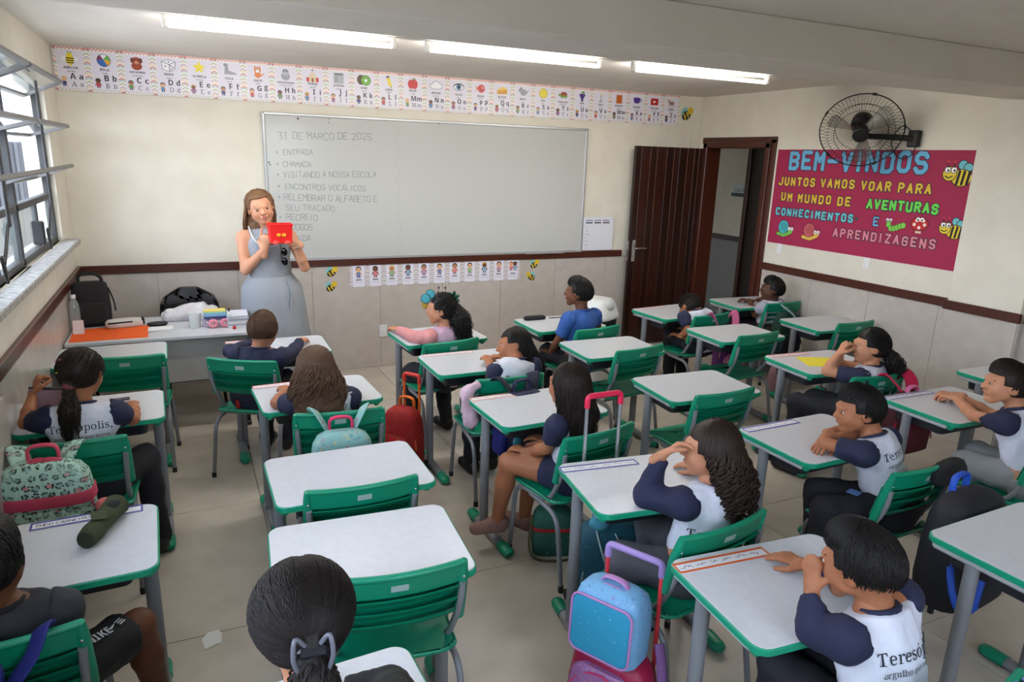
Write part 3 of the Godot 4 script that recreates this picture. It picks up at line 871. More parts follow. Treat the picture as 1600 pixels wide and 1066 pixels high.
func build_prints() -> void:
	var K := Color(0.10, 0.10, 0.11)
	# pink welcome poster
	var P := Px.new(1024, 472, Color(0.61, 0.115, 0.285))
	var bub := func(s: String, x: float, y: float, h: float, r: float, c: Color, gap: float, slope := 0.0) -> void:
		P.hand(s, x, y, h, r + 3.4, Color(0.10, 0.16, 0.24), 0.05, gap, slope); P.hand(s, x, y, h, r, c, 0.05, gap, slope)
	bub.call("BEM-VINDOS", 92, 15, 74, 9.5, Color(0.42, 0.70, 0.85), 1.60)
	bub.call("JUNTOS VAMOS VOAR PARA", 32, 138, 34, 4.8, Color(0.86, 0.72, 0.22), 1.82)
	bub.call("UM MUNDO DE", 62, 216, 34, 4.8, Color(0.86, 0.72, 0.22), 1.92)
	bub.call("AVENTURAS", 572, 216, 34, 5.4, Color(0.42, 0.82, 0.32), 1.72)
	bub.call("CONHECIMENTOS", 38, 292, 31, 4.6, Color(0.40, 0.76, 0.80), 1.86)
	P.ell(86, 306, 7, 6, Color(0.1, 0.3, 0.35)); P.ell(526, 306, 8, 7, Color(0.1, 0.3, 0.35))
	bub.call("E", 618, 290, 34, 3.6, Color(0.42, 0.66, 0.85), 1.6)
	bub.call("APRENDIZAGENS", 412, 360, 34, 4.4, Color(0.84, 0.52, 0.56), 1.84)
	bee(P, 955, 92, 118); bee(P, 972, 306, 100)
	snail(P, 106, 388, 76, Color(0.25, 0.68, 0.72), Color(0.45, 0.75, 0.30)); snail(P, 272, 388, 76, Color(0.75, 0.35, 0.38), Color(0.85, 0.70, 0.30))
	for i in 6: P.ell(692 + i * 14, 322 + 9 * sin(i * 0.75 + 0.6) - (12 if i == 0 else 0), 13, 14, Color(0.12, 0.3, 0.1)); P.ell(692 + i * 14, 322 + 9 * sin(i * 0.75 + 0.6) - (12 if i == 0 else 0), 11, 12, Color(0.45 + 0.05 * (i % 2), 0.78, 0.30))
	for e in [684, 700]: P.ell(e, 296, 8.5, 8.5, K); P.ell(e, 296, 7, 7, Color.WHITE); P.ell(e, 298, 3, 3, K)
	P.rect(822, 305, 26, 34, Color(0.85, 0.80, 0.70)); P.ell(835, 300, 41, 30, K); P.ell(835, 300, 38, 27, Color(0.75, 0.13, 0.14))
	for q in [[812, 304, 7], [835, 315, 7], [858, 302, 7], [820, 288, 6], [852, 286, 6]]: P.ell(q[0], q[1], q[2], q[2], Color(0.92, 0.9, 0.88))
	for e in [826, 844]: P.ell(e, 282, 9, 9, Color.WHITE); P.ell(e, 284, 4, 4, K)
	var po := thing("welcome_poster", "large pink welcome poster with bees and snails on the right wall", "poster", Vector3(RW - 0.004, 1.637, 2.04))
	part("sheet", MB.new().box(Vector3(0, 0, 0), Vector3(0.004, 0.845, 1.835)), mat(Color(0.61, 0.115, 0.285), 0.8), po)
	part("print", MB.new().quad(Vector3(-0.0026, -0.4225, -0.9175), Vector3(-0.0026, -0.4225, 0.9175), Vector3(-0.0026, 0.4225, 0.9175), Vector3(-0.0026, 0.4225, -0.9175), Vector3.LEFT), print_mat(P.tex(), 0.75), po)
	for z in [-0.76, 0.18]: part("paper_tab", MB.new().box(Vector3(0.001, -0.46, z), Vector3(0.003, 0.10, 0.06)), M.paper, po)
	# alphabet strip: one sheet for each letter
	var words := ["ABELHA", "BOLA", "CACHORRO", "DADO", "ESTRELA", "FOCA", "GATO", "HIPOPÓTAMO", "IGREJA", "JORNAL", "KIWI", "LÁPIS", "MAÇÃ", "NUVEM", "OLHO", "PEIXE", "QUEIJO", "RATO", "SOL", "TARTARUGA", "UVA", "VELA", "WAFFER", "XÍCARA", "YOUTUBE", "ZEBRA"]
	var en := ["a bee", "a beach ball", "a brown dog", "a white die", "a yellow star", "a grey seal", "an orange cat", "a grey hippo", "a church", "a newspaper", "a kiwi fruit", "a yellow pencil", "a red apple", "a white cloud", "a blue eye", "a red fish", "a cheese", "a grey mouse", "a yellow sun", "a turtle", "purple grapes", "a pale candle", "an orange wafer", "a purple cup", "a red play button", "a brown striped animal"]
	var cw := 150; var chh := 212
	var at := Px.new(cw * 13, chh * 2, Color(0.88, 0.87, 0.92))
	var bold := font("Droid Sans", 700); var plain := font("Droid Sans"); var ser := font("Droid Serif")
	var chev := [Color(0.80, 0.35, 0.33), Color(0.55, 0.72, 0.80), Color(0.93, 0.91, 0.88), Color(0.62, 0.70, 0.58), Color(0.93, 0.91, 0.88), Color(0.72, 0.62, 0.80), Color(0.90, 0.78, 0.60), Color(0.93, 0.91, 0.88)]
	var skin := [Color(0.90, 0.70, 0.52), Color(0.45, 0.27, 0.18), Color(0.72, 0.50, 0.35)]
	var cloth := [Color(0.16, 0.26, 0.55), Color(0.78, 0.25, 0.30), Color(0.35, 0.60, 0.35), Color(0.30, 0.55, 0.75), Color(0.60, 0.35, 0.60)]
	for i in 26:
		var ox := (i % 13) * cw; var oy := (i / 13) * chh
		at.rect(ox, oy, cw, chh, Color(0.93, 0.91, 0.90))
		for j in 26:
			var c: Color = chev[j % 8]
			for s in [[0, 1], [cw - 16, -1]]:
				var y := oy + j * 8.6 - 4
				at.poly(PackedVector2Array([Vector2(ox + s[0], y + (0 if s[1] > 0 else 10)), Vector2(ox + s[0] + 16, y + (10 if s[1] > 0 else 0)), Vector2(ox + s[0] + 16, y + (15 if s[1] > 0 else 5)), Vector2(ox + s[0], y + (5 if s[1] > 0 else 15))]), c)
		for j in 9:
			for e in [[0, Color(0.82, 0.36, 0.30)], [chh - 14, Color(0.70, 0.70, 0.78)]]:
				var x := ox + j * 17.0
				at.poly(PackedVector2Array([Vector2(x, oy + e[0]), Vector2(x + 4, oy + e[0]), Vector2(x + 10, oy + e[0] + 8), Vector2(x + 15, oy + e[0]), Vector2(x + 19, oy + e[0]), Vector2(x + 10, oy + e[0] + 13)]), e[1])
		at.rect(ox + 18, oy + 16, cw - 36, chh - 32, Color(0.885, 0.865, 0.915))
		icon(at, i, ox + cw * 0.5, oy + 54)
		at.text(words[i], ox + cw * 0.5, oy + 106, 17 if words[i].length() < 8 else 14, K, bold)
		at.text(words[i].to_lower(), ox + cw * 0.5, oy + 122, 12, Color(0.35, 0.35, 0.38), ser)
		var ch := String.chr(65 + i)
		at.text(ch, ox + 80, oy + 156, 40, K, bold); at.text(ch.to_lower(), ox + 116, oy + 156, 38, K, bold)
		at.text(ch, ox + 82, oy + 192, 32, Color(0.25, 0.25, 0.28), ser); at.text(ch.to_lower(), ox + 116, oy + 192, 30, Color(0.2, 0.2, 0.22), ser)
		kid(at, ox + 40, oy + 158, 40.0, skin[i % 3], cloth[i % 5], Color(0.16, 0.10, 0.07) if i % 4 else Color(0.80, 0.65, 0.30))
		at.rect(ox, oy, 1, chh, Color(0.8, 0.8, 0.8))
	var am := print_mat(at.tex(), 0.35)
	var sw := 5.46 / 26.0
	for i in 26:
		var a := Vector2((i % 13) / 13.0, (i / 13) / 2.0); var b := a + Vector2(1.0 / 13.0, 0.5)
		var t := thing("alphabet_card", "alphabet card for the letter %s with %s" % [String.chr(65 + i), en[i]], "card", Vector3(0.012 + (i + 0.5) * sw, 2.429, 0.003), 0.0, "alphabet strip above the whiteboard")
		part("sheet", MB.new().box(Vector3.ZERO, Vector3(sw - 0.0006, 0.292, 0.002)), M.paper, t)
		part("print", MB.new().quad(Vector3(-sw / 2, -0.146, 0.0015), Vector3(sw / 2, -0.146, 0.0015), Vector3(sw / 2, 0.146, 0.0015), Vector3(-sw / 2, 0.146, 0.0015), Vector3.BACK, [Vector2(a.x, b.y), b, Vector2(b.x, a.y), a]), am, t)
	# strip of small cards with children under the board
	var n := 11
	var q2 := Px.new(140 * n, 190, Color(0.88, 0.87, 0.90))
	for i in n:
		var ox := i * 140
		for j in 22:
			var c: Color = [Color(0.30, 0.30, 0.34), Color(0.93, 0.92, 0.92), Color(0.60, 0.45, 0.45), Color(0.93, 0.92, 0.92)][j % 4]
			for s in [[0, 1], [118, -1]]:
				var y := j * 9.0 - 6
				q2.poly(PackedVector2Array([Vector2(ox + s[0], y + (0 if s[1] > 0 else 12)), Vector2(ox + s[0] + 22, y + (12 if s[1] > 0 else 0)), Vector2(ox + s[0] + 22, y + (18 if s[1] > 0 else 6)), Vector2(ox + s[0], y + (6 if s[1] > 0 else 18))]), c)
		q2.rect(ox + 24, 10, 92, 170, Color(0.885, 0.875, 0.925))
		if i < 10: kid(q2, ox + 70, 50, 78.0, skin[(i + i / 3) % 3], cloth[i % 5].lightened(0.3), Color(0.10, 0.07, 0.06) if i != 2 and i != 8 else Color(0.80, 0.66, 0.32))
		else:
			kid(q2, ox + 52, 50, 66.0, skin[0], cloth[1].lightened(0.3), Color(0.65, 0.25, 0.12)); kid(q2, ox + 90, 50, 66.0, skin[1], cloth[3].lightened(0.3), Color(0.08, 0.06, 0.05))
		q2.line(Vector2(ox + 50, 132), Vector2(ox + 90, 132), 4, Color(0.25, 0.25, 0.28))
		for k in 2: q2.line(Vector2(ox + 36, 148 + k * 12), Vector2(ox + 104, 148 + k * 12), 1.2, Color(0.6, 0.6, 0.66))
	var nm := print_mat(q2.tex(), 0.5)
	var ord := ["first", "second", "third", "fourth", "fifth", "sixth", "seventh", "eighth", "ninth", "tenth", "last"]
	var cw2 := 1.66 / n
	for i in n:
		var t := thing("picture_card", "small card with a cartoon child under the board, %s from the left" % ord[i], "card", Vector3(2.052 + (i + 0.5) * cw2, 0.861, 0.0105), 0.0, "picture cards under the whiteboard")
		part("sheet", MB.new().box(Vector3.ZERO, Vector3(cw2 - 0.001, 0.208, 0.002)), M.paper, t)
		part("print", MB.new().quad(Vector3(-cw2 / 2, -0.104, 0.0015), Vector3(cw2 / 2, -0.104, 0.0015), Vector3(cw2 / 2, 0.104, 0.0015), Vector3(-cw2 / 2, 0.104, 0.0015), Vector3.BACK, [Vector2(i / float(n), 1), Vector2((i + 1) / float(n), 1), Vector2((i + 1) / float(n), 0), Vector2(i / float(n), 0)]), nm, t)
	# paper bees: body, stripes, head and wings cut from card
	for q in [[1.901, 0.905, 1.0, "the upper of two left of the picture cards", 0.0085], [1.89, 0.775, 1.0, "the lower of two left of the picture cards", 0.0085], [3.875, 0.905, 1.0, "the upper of two right of the picture cards", 0.0085], [3.83, 0.785, -1.0, "the lower of two right of the picture cards", 0.0085], [5.585, 2.41, 1.45, "beside the end of the alphabet strip", 0.0]]:
		var s: float = absf(q[2]) * 0.075
		var fl: float = signf(q[2])
		var t := thing("paper_bee", "small cut-out paper bee, " + q[3], "decoration", Vector3(q[0], q[1], q[4]), 0.0, "paper bees on the front wall")
		t.rotation.z = 0.5 * fl
		var disc := func(x: float, y: float, rx: float, ry: float, zz: float) -> MB:
			var p := PackedVector2Array()
			for j in 18: p.append(Vector2(x + cos(TAU * j / 18) * rx, y + sin(TAU * j / 18) * ry) * s)
			return MB.new().prism(p, zz, zz + 0.0015, 0.0, Transform3D(Basis(Vector3(1, 0, 0), Vector3(0, 0, 1), Vector3(0, 1, 0)), Vector3.ZERO))
		if not M.has("bee_yellow"):
			M.bee_yellow = mat(Color(0.85, 0.72, 0.18), 0.7); M.bee_wing = mat(Color(0.50, 0.76, 0.78), 0.7); M.bee_black = mat(Color(0.06, 0.06, 0.06), 0.7)
		part("wing", disc.call(-0.1 * fl, 0.42, 0.26, 0.24, 0.0), M.bee_wing, t); part("wing", disc.call(-0.42 * fl, 0.30, 0.26, 0.22, 0.0), M.bee_wing, t)
		part("body", disc.call(-0.2 * fl, -0.1, 0.52, 0.40, 0.001), M.bee_black, t)
		for k in 2: part("stripe", disc.call((-0.42 + k * 0.36) * fl, -0.1, 0.09, 0.34 - 0.02 * k, 0.002), M.bee_yellow, t)
		part("head", disc.call(0.38 * fl, 0.08, 0.34, 0.33, 0.003), M.bee_yellow, t)

func kid(px: Px, x: float, y: float, s: float, sk: Color, cl: Color, hr: Color) -> void:
	px.ell(x, y - 0.06 * s, 0.30 * s, 0.30 * s, hr); px.ell(x, y + 0.02 * s, 0.25 * s, 0.24 * s, sk)
	px.rect(x - 0.20 * s, y + 0.24 * s, 0.40 * s, 0.40 * s, cl); px.line(Vector2(x - 0.24 * s, y + 0.30 * s), Vector2(x - 0.30 * s, y + 0.52 * s), 0.06 * s, sk); px.line(Vector2(x + 0.24 * s, y + 0.30 * s), Vector2(x + 0.30 * s, y + 0.52 * s), 0.06 * s, sk)
	px.rect(x - 0.17 * s, y + 0.62 * s, 0.13 * s, 0.24 * s, cl.darkened(0.5)); px.rect(x + 0.05 * s, y + 0.62 * s, 0.13 * s, 0.24 * s, cl.darkened(0.5))
	for e in [-0.1, 0.1]: px.ell(x + e * s, y + 0.02 * s, 0.035 * s, 0.045 * s, Color(0.05, 0.05, 0.05))

# little drawings in a box about 90 wide and 70 high round (x, y)
func icon(p: Px, i: int, x: float, y: float) -> void:
	var K := Color(0.12, 0.12, 0.12); var G := Color(0.60, 0.61, 0.65); var Y := Color(0.92, 0.84, 0.20); var R := Color(0.78, 0.15, 0.15); var W := Color(0.94, 0.94, 0.96); var O := Color(0.85, 0.45, 0.15); var B := Color(0.62, 0.26, 0.14)
	var V := func(a: Array) -> PackedVector2Array:
		var o := PackedVector2Array()
		for q in range(0, a.size(), 2): o.append(Vector2(x + a[q], y + a[q + 1]))
		return o
	match i:
		0:
			p.ell(x - 26, y + 2, 13, 9, W); p.ell(x + 26, y + 2, 13, 9, W); p.ell(x, y + 8, 19, 22, Y); p.poly(V.call([-13, 22, 13, 22, 0, 40]), Y); p.ell(x, y - 16, 13, 11, Y)
			for k in 3: p.rect(x - 18 + k, y - 2 + k * 11, 36 - k * 2, 5, K)
			p.line(Vector2(x - 4, y - 24), Vector2(x - 8, y - 34), 1.2, K); p.line(Vector2(x + 4, y - 24), Vector2(x + 8, y - 34), 1.2, K)
		1:
			p.ell(x, y, 31, 31, K)
			for k in 6:
				var pts := [Vector2(x - 2, y - 6)]
				for j in 8: pts.append(Vector2(x + cos(k * TAU / 6 + j * TAU / 42) * 29, y + sin(k * TAU / 6 + j * TAU / 42) * 29))
				p.poly(PackedVector2Array(pts), [Color(0.90, 0.70, 0.2), Color(0.20, 0.42, 0.72), Color(0.20, 0.42, 0.72), Color(0.55, 0.20, 0.40), W, Color(0.40, 0.70, 0.32)][k])
		2:
			p.ell(x, y + 16, 25, 20, B); p.ell(x, y - 10, 22, 19, B); p.ell(x - 20, y - 12, 8, 13, B.darkened(0.3)); p.ell(x + 20, y - 12, 8, 13, B.darkened(0.3)); p.ell(x, y - 2, 11, 8, Color(0.8, 0.55, 0.4)); p.ell(x - 8, y - 15, 3, 4, K); p.ell(x + 8, y - 15, 3, 4, K)
		3:
			p.poly(V.call([-34, -18, 2, -30, 36, -20, 30, 20, 4, 34, -30, 22]), K); p.poly(V.call([-32, -17, 2, -28, 34, -19, 4, -6]), W); p.poly(V.call([-32, -15, 3, -4, 3, 32, -28, 21]), W); p.poly(V.call([6, -4, 33, -17, 28, 19, 6, 31]), W)
			for q in [[-14, 6], [14, 2], [22, 10], [13, 20], [2, -17]]: p.ell(x + q[0], y + q[1], 3.5, 3.5, K)
		4:
			var pts := PackedVector2Array()
			for k in 10: pts.append(Vector2(x, y) + Vector2(sin(k * PI / 5), -cos(k * PI / 5)) * (34 if k % 2 == 0 else 16))
			p.poly(pts, Y)
		5:
			p.poly(V.call([-18, -28, -6, -30, 0, 4, 38, 16, 38, 24, -24, 24]), G); p.ell(x - 14, y - 24, 12, 10, G); p.ell(x - 18, y - 26, 2.5, 2.5, K)
		6:
			p.ell(x, y + 14, 16, 18, O); p.ell(x, y - 10, 18, 16, O); p.poly(V.call([-17, -16, -14, -34, -4, -22]), O); p.poly(V.call([17, -16, 14, -34, 4, -22]), O); p.ell(x, y - 4, 10, 8, W); p.ell(x - 7, y - 14, 4, 5, W); p.ell(x + 7, y - 14, 4, 5, W); p.ell(x - 7, y - 13, 2, 3, K); p.ell(x + 7, y - 13, 2, 3, K); p.line(Vector2(x + 14, y + 22), Vector2(x + 30, y + 8), 3, O)
		7:
			p.ell(x, y + 12, 24, 22, G); p.ell(x, y - 12, 18, 17, G); p.ell(x, y - 2, 16, 10, G.lightened(0.3)); p.ell(x - 8, y - 18, 3, 3, K); p.ell(x + 8, y - 18, 3, 3, K)
		8:
			p.rect(x - 34, y + 8, 68, 24, R); p.poly(V.call([-20, -4, 0, -26, 20, -4, 20, 32, -20, 32]), Color(0.86, 0.80, 0.66)); p.line(Vector2(x, y - 26), Vector2(x, y - 38), 1.5, K); p.line(Vector2(x - 5, y - 33), Vector2(x + 5, y - 33), 1.5, K); p.rect(x - 6, y + 12, 12, 20, B)
		9:
			p.rect(x - 30, y - 30, 60, 62, G.lightened(0.3)); p.rect(x - 24, y - 25, 48, 8, K.lightened(0.3)); p.rect(x - 24, y - 10, 20, 34, G)
			for k in 5: p.rect(x + 2, y - 10 + k * 8, 22, 3, G)
		10:
			p.ell(x - 18, y, 24, 28, Color(0.30, 0.20, 0.12)); p.ell(x + 10, y + 2, 30, 29, Color(0.25, 0.40, 0.12)); p.ell(x + 10, y + 2, 26, 25, Color(0.45, 0.72, 0.18)); p.ell(x + 10, y + 2, 9, 9, W)
			for k in 10: p.ell(x + 10 + cos(k * 0.63) * 14, y + 2 + sin(k * 0.63) * 14, 1.6, 1.6, K)
		11:
			p.poly(V.call([-16, -26, 2, -32, 18, 18, 14, 34, 0, 24]), Y); p.poly(V.call([-18, -30, 0, -36, 4, -26, -15, -20]), Color(0.35, 0.25, 0.5)); p.poly(V.call([8, 28, 16, 26, 14, 36]), K)
		12:
			p.ell(x - 11, y + 4, 20, 27, R); p.ell(x + 11, y + 4, 20, 27, R); p.line(Vector2(x, y - 18), Vector2(x + 3, y - 32), 2, K); p.ell(x + 12, y - 28, 8, 4, Color(0.3, 0.6, 0.2))
		13:
			for q in [[-20, 6, 18, 14], [0, -6, 22, 18], [20, 4, 18, 15], [2, 10, 30, 12]]: p.ell(x + q[0], y + q[1], q[2] + 2, q[3] + 2, K)
			for q in [[-20, 6, 18, 14], [0, -6, 22, 18], [20, 4, 18, 15], [2, 10, 30, 12]]: p.ell(x + q[0], y + q[1], q[2], q[3], W)
		14:
			p.ell(x, y, 36, 22, K); p.ell(x, y + 2, 33, 17, W); p.ell(x, y, 16, 17, Color(0.25, 0.45, 0.6)); p.ell(x, y, 7, 8, K)
		15:
			p.ell(x + 4, y, 25, 25, R.lightened(0.15)); p.poly(V.call([-18, 0, -34, -20, -30, 0, -34, 20]), O); p.ell(x + 14, y - 6, 5, 5, W); p.ell(x + 14, y - 6, 2, 2, K); p.line(Vector2(x - 4, y + 8), Vector2(x + 14, y + 10), 1.5, K)
		16:
			p.poly(V.call([-36, 0, 8, -24, 36, -6, 36, 24, -36, 26]), Color(0.86, 0.64, 0.14)); p.poly(V.call([-36, 0, 8, -24, 36, -6]), Color(0.95, 0.80, 0.35))
			for q in [[-18, 12, 6], [6, 16, 5], [22, 8, 6]]: p.ell(x + q[0], y + q[1], q[2], q[2], Color(0.7, 0.48, 0.1))
		17:
			p.ell(x + 4, y + 4, 24, 20, G); p.ell(x - 20, y - 8, 12, 11, G); p.ell(x - 14, y - 20, 8, 8, G.darkened(0.2)); p.ell(x - 24, y - 10, 2, 2, K); p.line(Vector2(x + 26, y + 8), Vector2(x + 38, y - 8), 2, G.darkened(0.3))
		18:
			p.ell(x, y, 31, 31, Color(0.80, 0.70, 0.10)); p.ell(x, y, 26, 26, Y)
		19:
			p.ell(x + 6, y - 2, 26, 18, B); p.ell(x + 6, y + 10, 30, 8, Color(0.45, 0.6, 0.3)); p.ell(x - 26, y + 2, 10, 8, Color(0.45, 0.6, 0.3)); p.rect(x - 12, y + 12, 9, 12, Color(0.45, 0.6, 0.3)); p.rect(x + 16, y + 12, 9, 12, Color(0.45, 0.6, 0.3))
		20:
			for q in [[-14, -8], [0, -10], [14, -8], [-8, 4], [8, 4], [0, 16], [0, 26]]: p.ell(x + q[0], y + q[1], 9, 9, Color(0.28, 0.18, 0.48))
			p.ell(x + 6, y - 26, 13, 7, Color(0.35, 0.6, 0.25))
		21:
			p.rect(x - 5, y - 14, 10, 36, G.lightened(0.25)); p.ell(x, y - 22, 4, 8, Y); p.ell(x, y + 24, 16, 5, G)
		22:
			p.rect(x - 24, y - 28, 48, 58, Color(0.78, 0.40, 0.12))
			for k in 3: p.rect(x - 24, y - 14 + k * 15, 48, 2, B)
		23:
			p.ell(x - 2, y - 12, 30, 8, Color(0.35, 0.25, 0.6)); p.poly(V.call([-32, -12, 28, -12, 18, 20, -22, 20]), Color(0.30, 0.20, 0.55)); p.ell(x + 30, y, 10, 11, Color(0.30, 0.20, 0.55)); p.ell(x + 30, y, 5, 6, Color(0.885, 0.865, 0.915))
		24:
			p.rect(x - 32, y - 22, 64, 46, Color(0.72, 0.08, 0.10)); p.poly(V.call([-9, -10, 15, 1, -9, 12]), W)
		25:
			p.ell(x + 2, y + 2, 26, 14, Color(0.70, 0.55, 0.50)); p.ell(x - 26, y - 14, 10, 9, Color(0.70, 0.55, 0.50))
			for k in 5: p.rect(x - 18 + k * 9, y - 10, 3, 24, K.lightened(0.2))
			for k in 4: p.rect(x - 20 + k * 13, y + 12, 5, 18, Color(0.70, 0.55, 0.50))

func build_fan() -> void:
	var f := Vector3(-0.66, -0.46, 0.55).normalized()
	var rt := f.cross(Vector3.UP).normalized()
	var up := rt.cross(f).normalized()
	var c := Vector3(5.50, 2.19, 2.21)
	var wm := Vector3(RW, 2.14, 2.47)
	var t := thing("wall_fan", "black wall fan with a round wire cage above the pink poster", "fan", wm)
	var o := c - wm
	var wire := mat(Color(0.03, 0.03, 0.03), 0.4, 0.4)
	var R := 0.292
	var ring := func(r: float, d: float, th: float) -> MB:
		var m := MB.new()
		var rings := []
		for i in 41:
			var a := TAU * i / 40
			var rad := rt * cos(a) + up * sin(a)
			var q := PackedVector3Array()
			for j in 5: q.append(o + rad * (r + cos(TAU * j / 5) * th) + f * (d + sin(TAU * j / 5) * th))
			rings.append(q)
		return m.loft(rings, false)
	part("cage_rim", ring.call(R, 0.0, 0.0045), wire, t)
	part("cage_ring", ring.call(R * 0.64, 0.055, 0.002), wire, t); part("cage_ring", ring.call(R * 0.64, -0.06, 0.002), wire, t); part("cage_ring", ring.call(R * 0.8, 0.04, 0.0016), wire, t)
	for sd in [-1.0, 1.0]:
		var ws := MB.new()
		var cnt := 60
		for i in cnt:
			var a: float = TAU * (i + 0.25 * sd) / cnt
			var rad := rt * cos(a) + up * sin(a)
			ws.tube([o + rad * R, o + rad * R * 0.86 + f * 0.035 * sd, o + rad * R * 0.5 + f * 0.066 * sd, o + rad * 0.055 + f * 0.075 * sd], 0.0012, 4)
		part("cage_wires", ws, wire, t)
	for i in 5:
		var a := TAU * i / 5 + 0.5
		var rad := rt * cos(a) + up * sin(a)
		part("rim_clip", MB.new().box(o + rad * R, Vector3(0.014, 0.035, 0.022), 0.003, Basis(rad, rt * -sin(a) + up * cos(a), f)), M.black, t)
	var xf := Transform3D(Basis(rt, -f, up), o)
	part("hub_badge", MB.new().lathe([Vector2(0.001, -0.086), Vector2(0.05, -0.084), Vector2(0.058, -0.074), Vector2(0.058, -0.066), Vector2(0.001, -0.064)], 20, xf), M.black, t)
	part("rotor", MB.new().lathe([Vector2(0.001, -0.05), Vector2(0.04, -0.046), Vector2(0.05, -0.02), Vector2(0.05, 0.03), Vector2(0.001, 0.03)], 16, xf), M.black, t)
	var bm := mat(Color(0.60, 0.60, 0.58, 0.30), 0.2)
	bm.transparency = BaseMaterial3D.TRANSPARENCY_ALPHA
	for i in 3:
		var a := TAU * i / 3 + 0.4
		var rad := rt * cos(a) + up * sin(a)
		var tg := -rt * sin(a) + up * cos(a)
		var rings := []
		for k in 7:
			var s := k / 6.0
			var r := lerpf(0.045, 0.25, s)
			var hw := lerpf(0.025, 0.075, sin(minf(s * 1.25, 1.0) * PI * 0.5)) * (1.0 if k < 6 else 0.6)
			var tw := lerpf(0.9, 0.35, s)
			var e := tg * cos(tw) + f * sin(tw); var nn := f * cos(tw) - tg * sin(tw)
			var q := PackedVector3Array()
			for j in 10:
				var b := TAU * j / 10
				q.append(o + rad * r + e * cos(b) * hw + nn * (sin(b) * 0.0025 + 0.01 * cos(b) * cos(b)))
			rings.append(q)
		part("blade", MB.new().loft(rings), bm, t)
	part("motor_housing", MB.new().lathe([Vector2(0.03, 0.075), Vector2(0.07, 0.08), Vector2(0.082, 0.11), Vector2(0.078, 0.17), Vector2(0.055, 0.205), Vector2(0.001, 0.21)], 18, xf), M.black, t)
	var jn := o - f * 0.14 - Vector3(0, 0.09, 0)
	part("neck", MB.new().tube(curve([o - f * 0.13, jn, jn.lerp(Vector3(-0.03, 0, 0), 0.6), Vector3(-0.03, 0, 0)], 4), 0.022, 10).ball(jn, Vector3(0.045, 0.045, 0.045), 12), M.black, t)
	part("wall_bracket", MB.new().box(Vector3(-0.022, 0, 0), Vector3(0.044, 0.12, 0.09), 0.008), M.black, t)
	part("cord", MB.new().tube(curve([Vector3(-0.03, 0.05, -0.02), Vector3(-0.07, 0.09, -0.08), Vector3(-0.06, -0.02, -0.16), Vector3(-0.03, -0.14, -0.10), Vector3(-0.03, -0.12, 0.0), Vector3(-0.02, -0.05, 0.02)], 5), 0.004, 5), M.black, t)

const DH := 0.686   # desk height
const D := PI / 180.0

func make_desk() -> Node3D:
	var t := thing("school_desk", "desk", "desk", Vector3.ZERO, 0.0, "pupils' desks")
	part("edge_band", MB.new().prism(rrect(0.604, 0.454, 0.047, 6), DH - 0.024, DH - 0.0015, 0.003), M.green_edge, t)
	part("table_top", MB.new().prism(rrect(0.594, 0.444, 0.043, 6), DH - 0.006, DH, 0.0008), M.laminate, t)
	var tr := MB.new()
	var o := [Vector3(-0.23, 0, -0.19), Vector3(0.23, 0, -0.19), Vector3(0.23, 0, 0.15), Vector3(-0.23, 0, 0.15)]
	var lowf := 0.82
	var ra := PackedVector3Array(); var rb := PackedVector3Array()
	for q in rrect(0.46, 0.33, 0.03, 4): ra.append(Vector3(q.x, DH - 0.03, q.y - 0.02)); rb.append(Vector3(q.x * 0.94, DH - 0.115, q.y * 0.84 - 0.04))
	tr.loft([rb, ra])
	part("book_tray", tr, M.tray, t)
	for s in [-1, 1]:
		var x: float = s * 0.262
		part("support_arm", MB.new().box(Vector3(s * 0.268, DH - 0.038, -0.02), Vector3(0.034, 0.028, 0.37), 0.008), M.arm, t)
		part("arm_cap", MB.new().box(Vector3(s * 0.268, DH - 0.037, 0.178), Vector3(0.037, 0.031, 0.034), 0.012), M.green_edge, t)
		part("leg", MB.new().tube([Vector3(x, 0.03, -0.07), Vector3(x, DH - 0.03, -0.07)], 0.0235, 14), M.frame, t)
		var rings := []
		for q in [[-0.19, 0.9], [0.20, 0.9]]:
			var rg := PackedVector3Array()
			for j in 14: rg.append(Vector3(x + cos(TAU * j / 14) * 0.027, 0.024 + sin(TAU * j / 14) * 0.022, q[0]))
			rings.append(rg)
		var ft := part("foot", MB.new().loft(rings), M.frame, t)
		for e in [-1, 1]:
			var rg2 := []
			for q in [[0.0, 1.0], [0.075, 1.02], [0.095, 0.85], [0.103, 0.45]]:
				var rg := PackedVector3Array()
				for j in 14: rg.append(Vector3(x + cos(TAU * j / 14) * 0.030 * q[1], 0.025 + sin(TAU * j / 14) * 0.0245 * q[1], 0.005 + e * (0.140 + q[0])))
				rg2.append(rg)
			part("end_cap", MB.new().loft(rg2), M.green, ft)
	return t

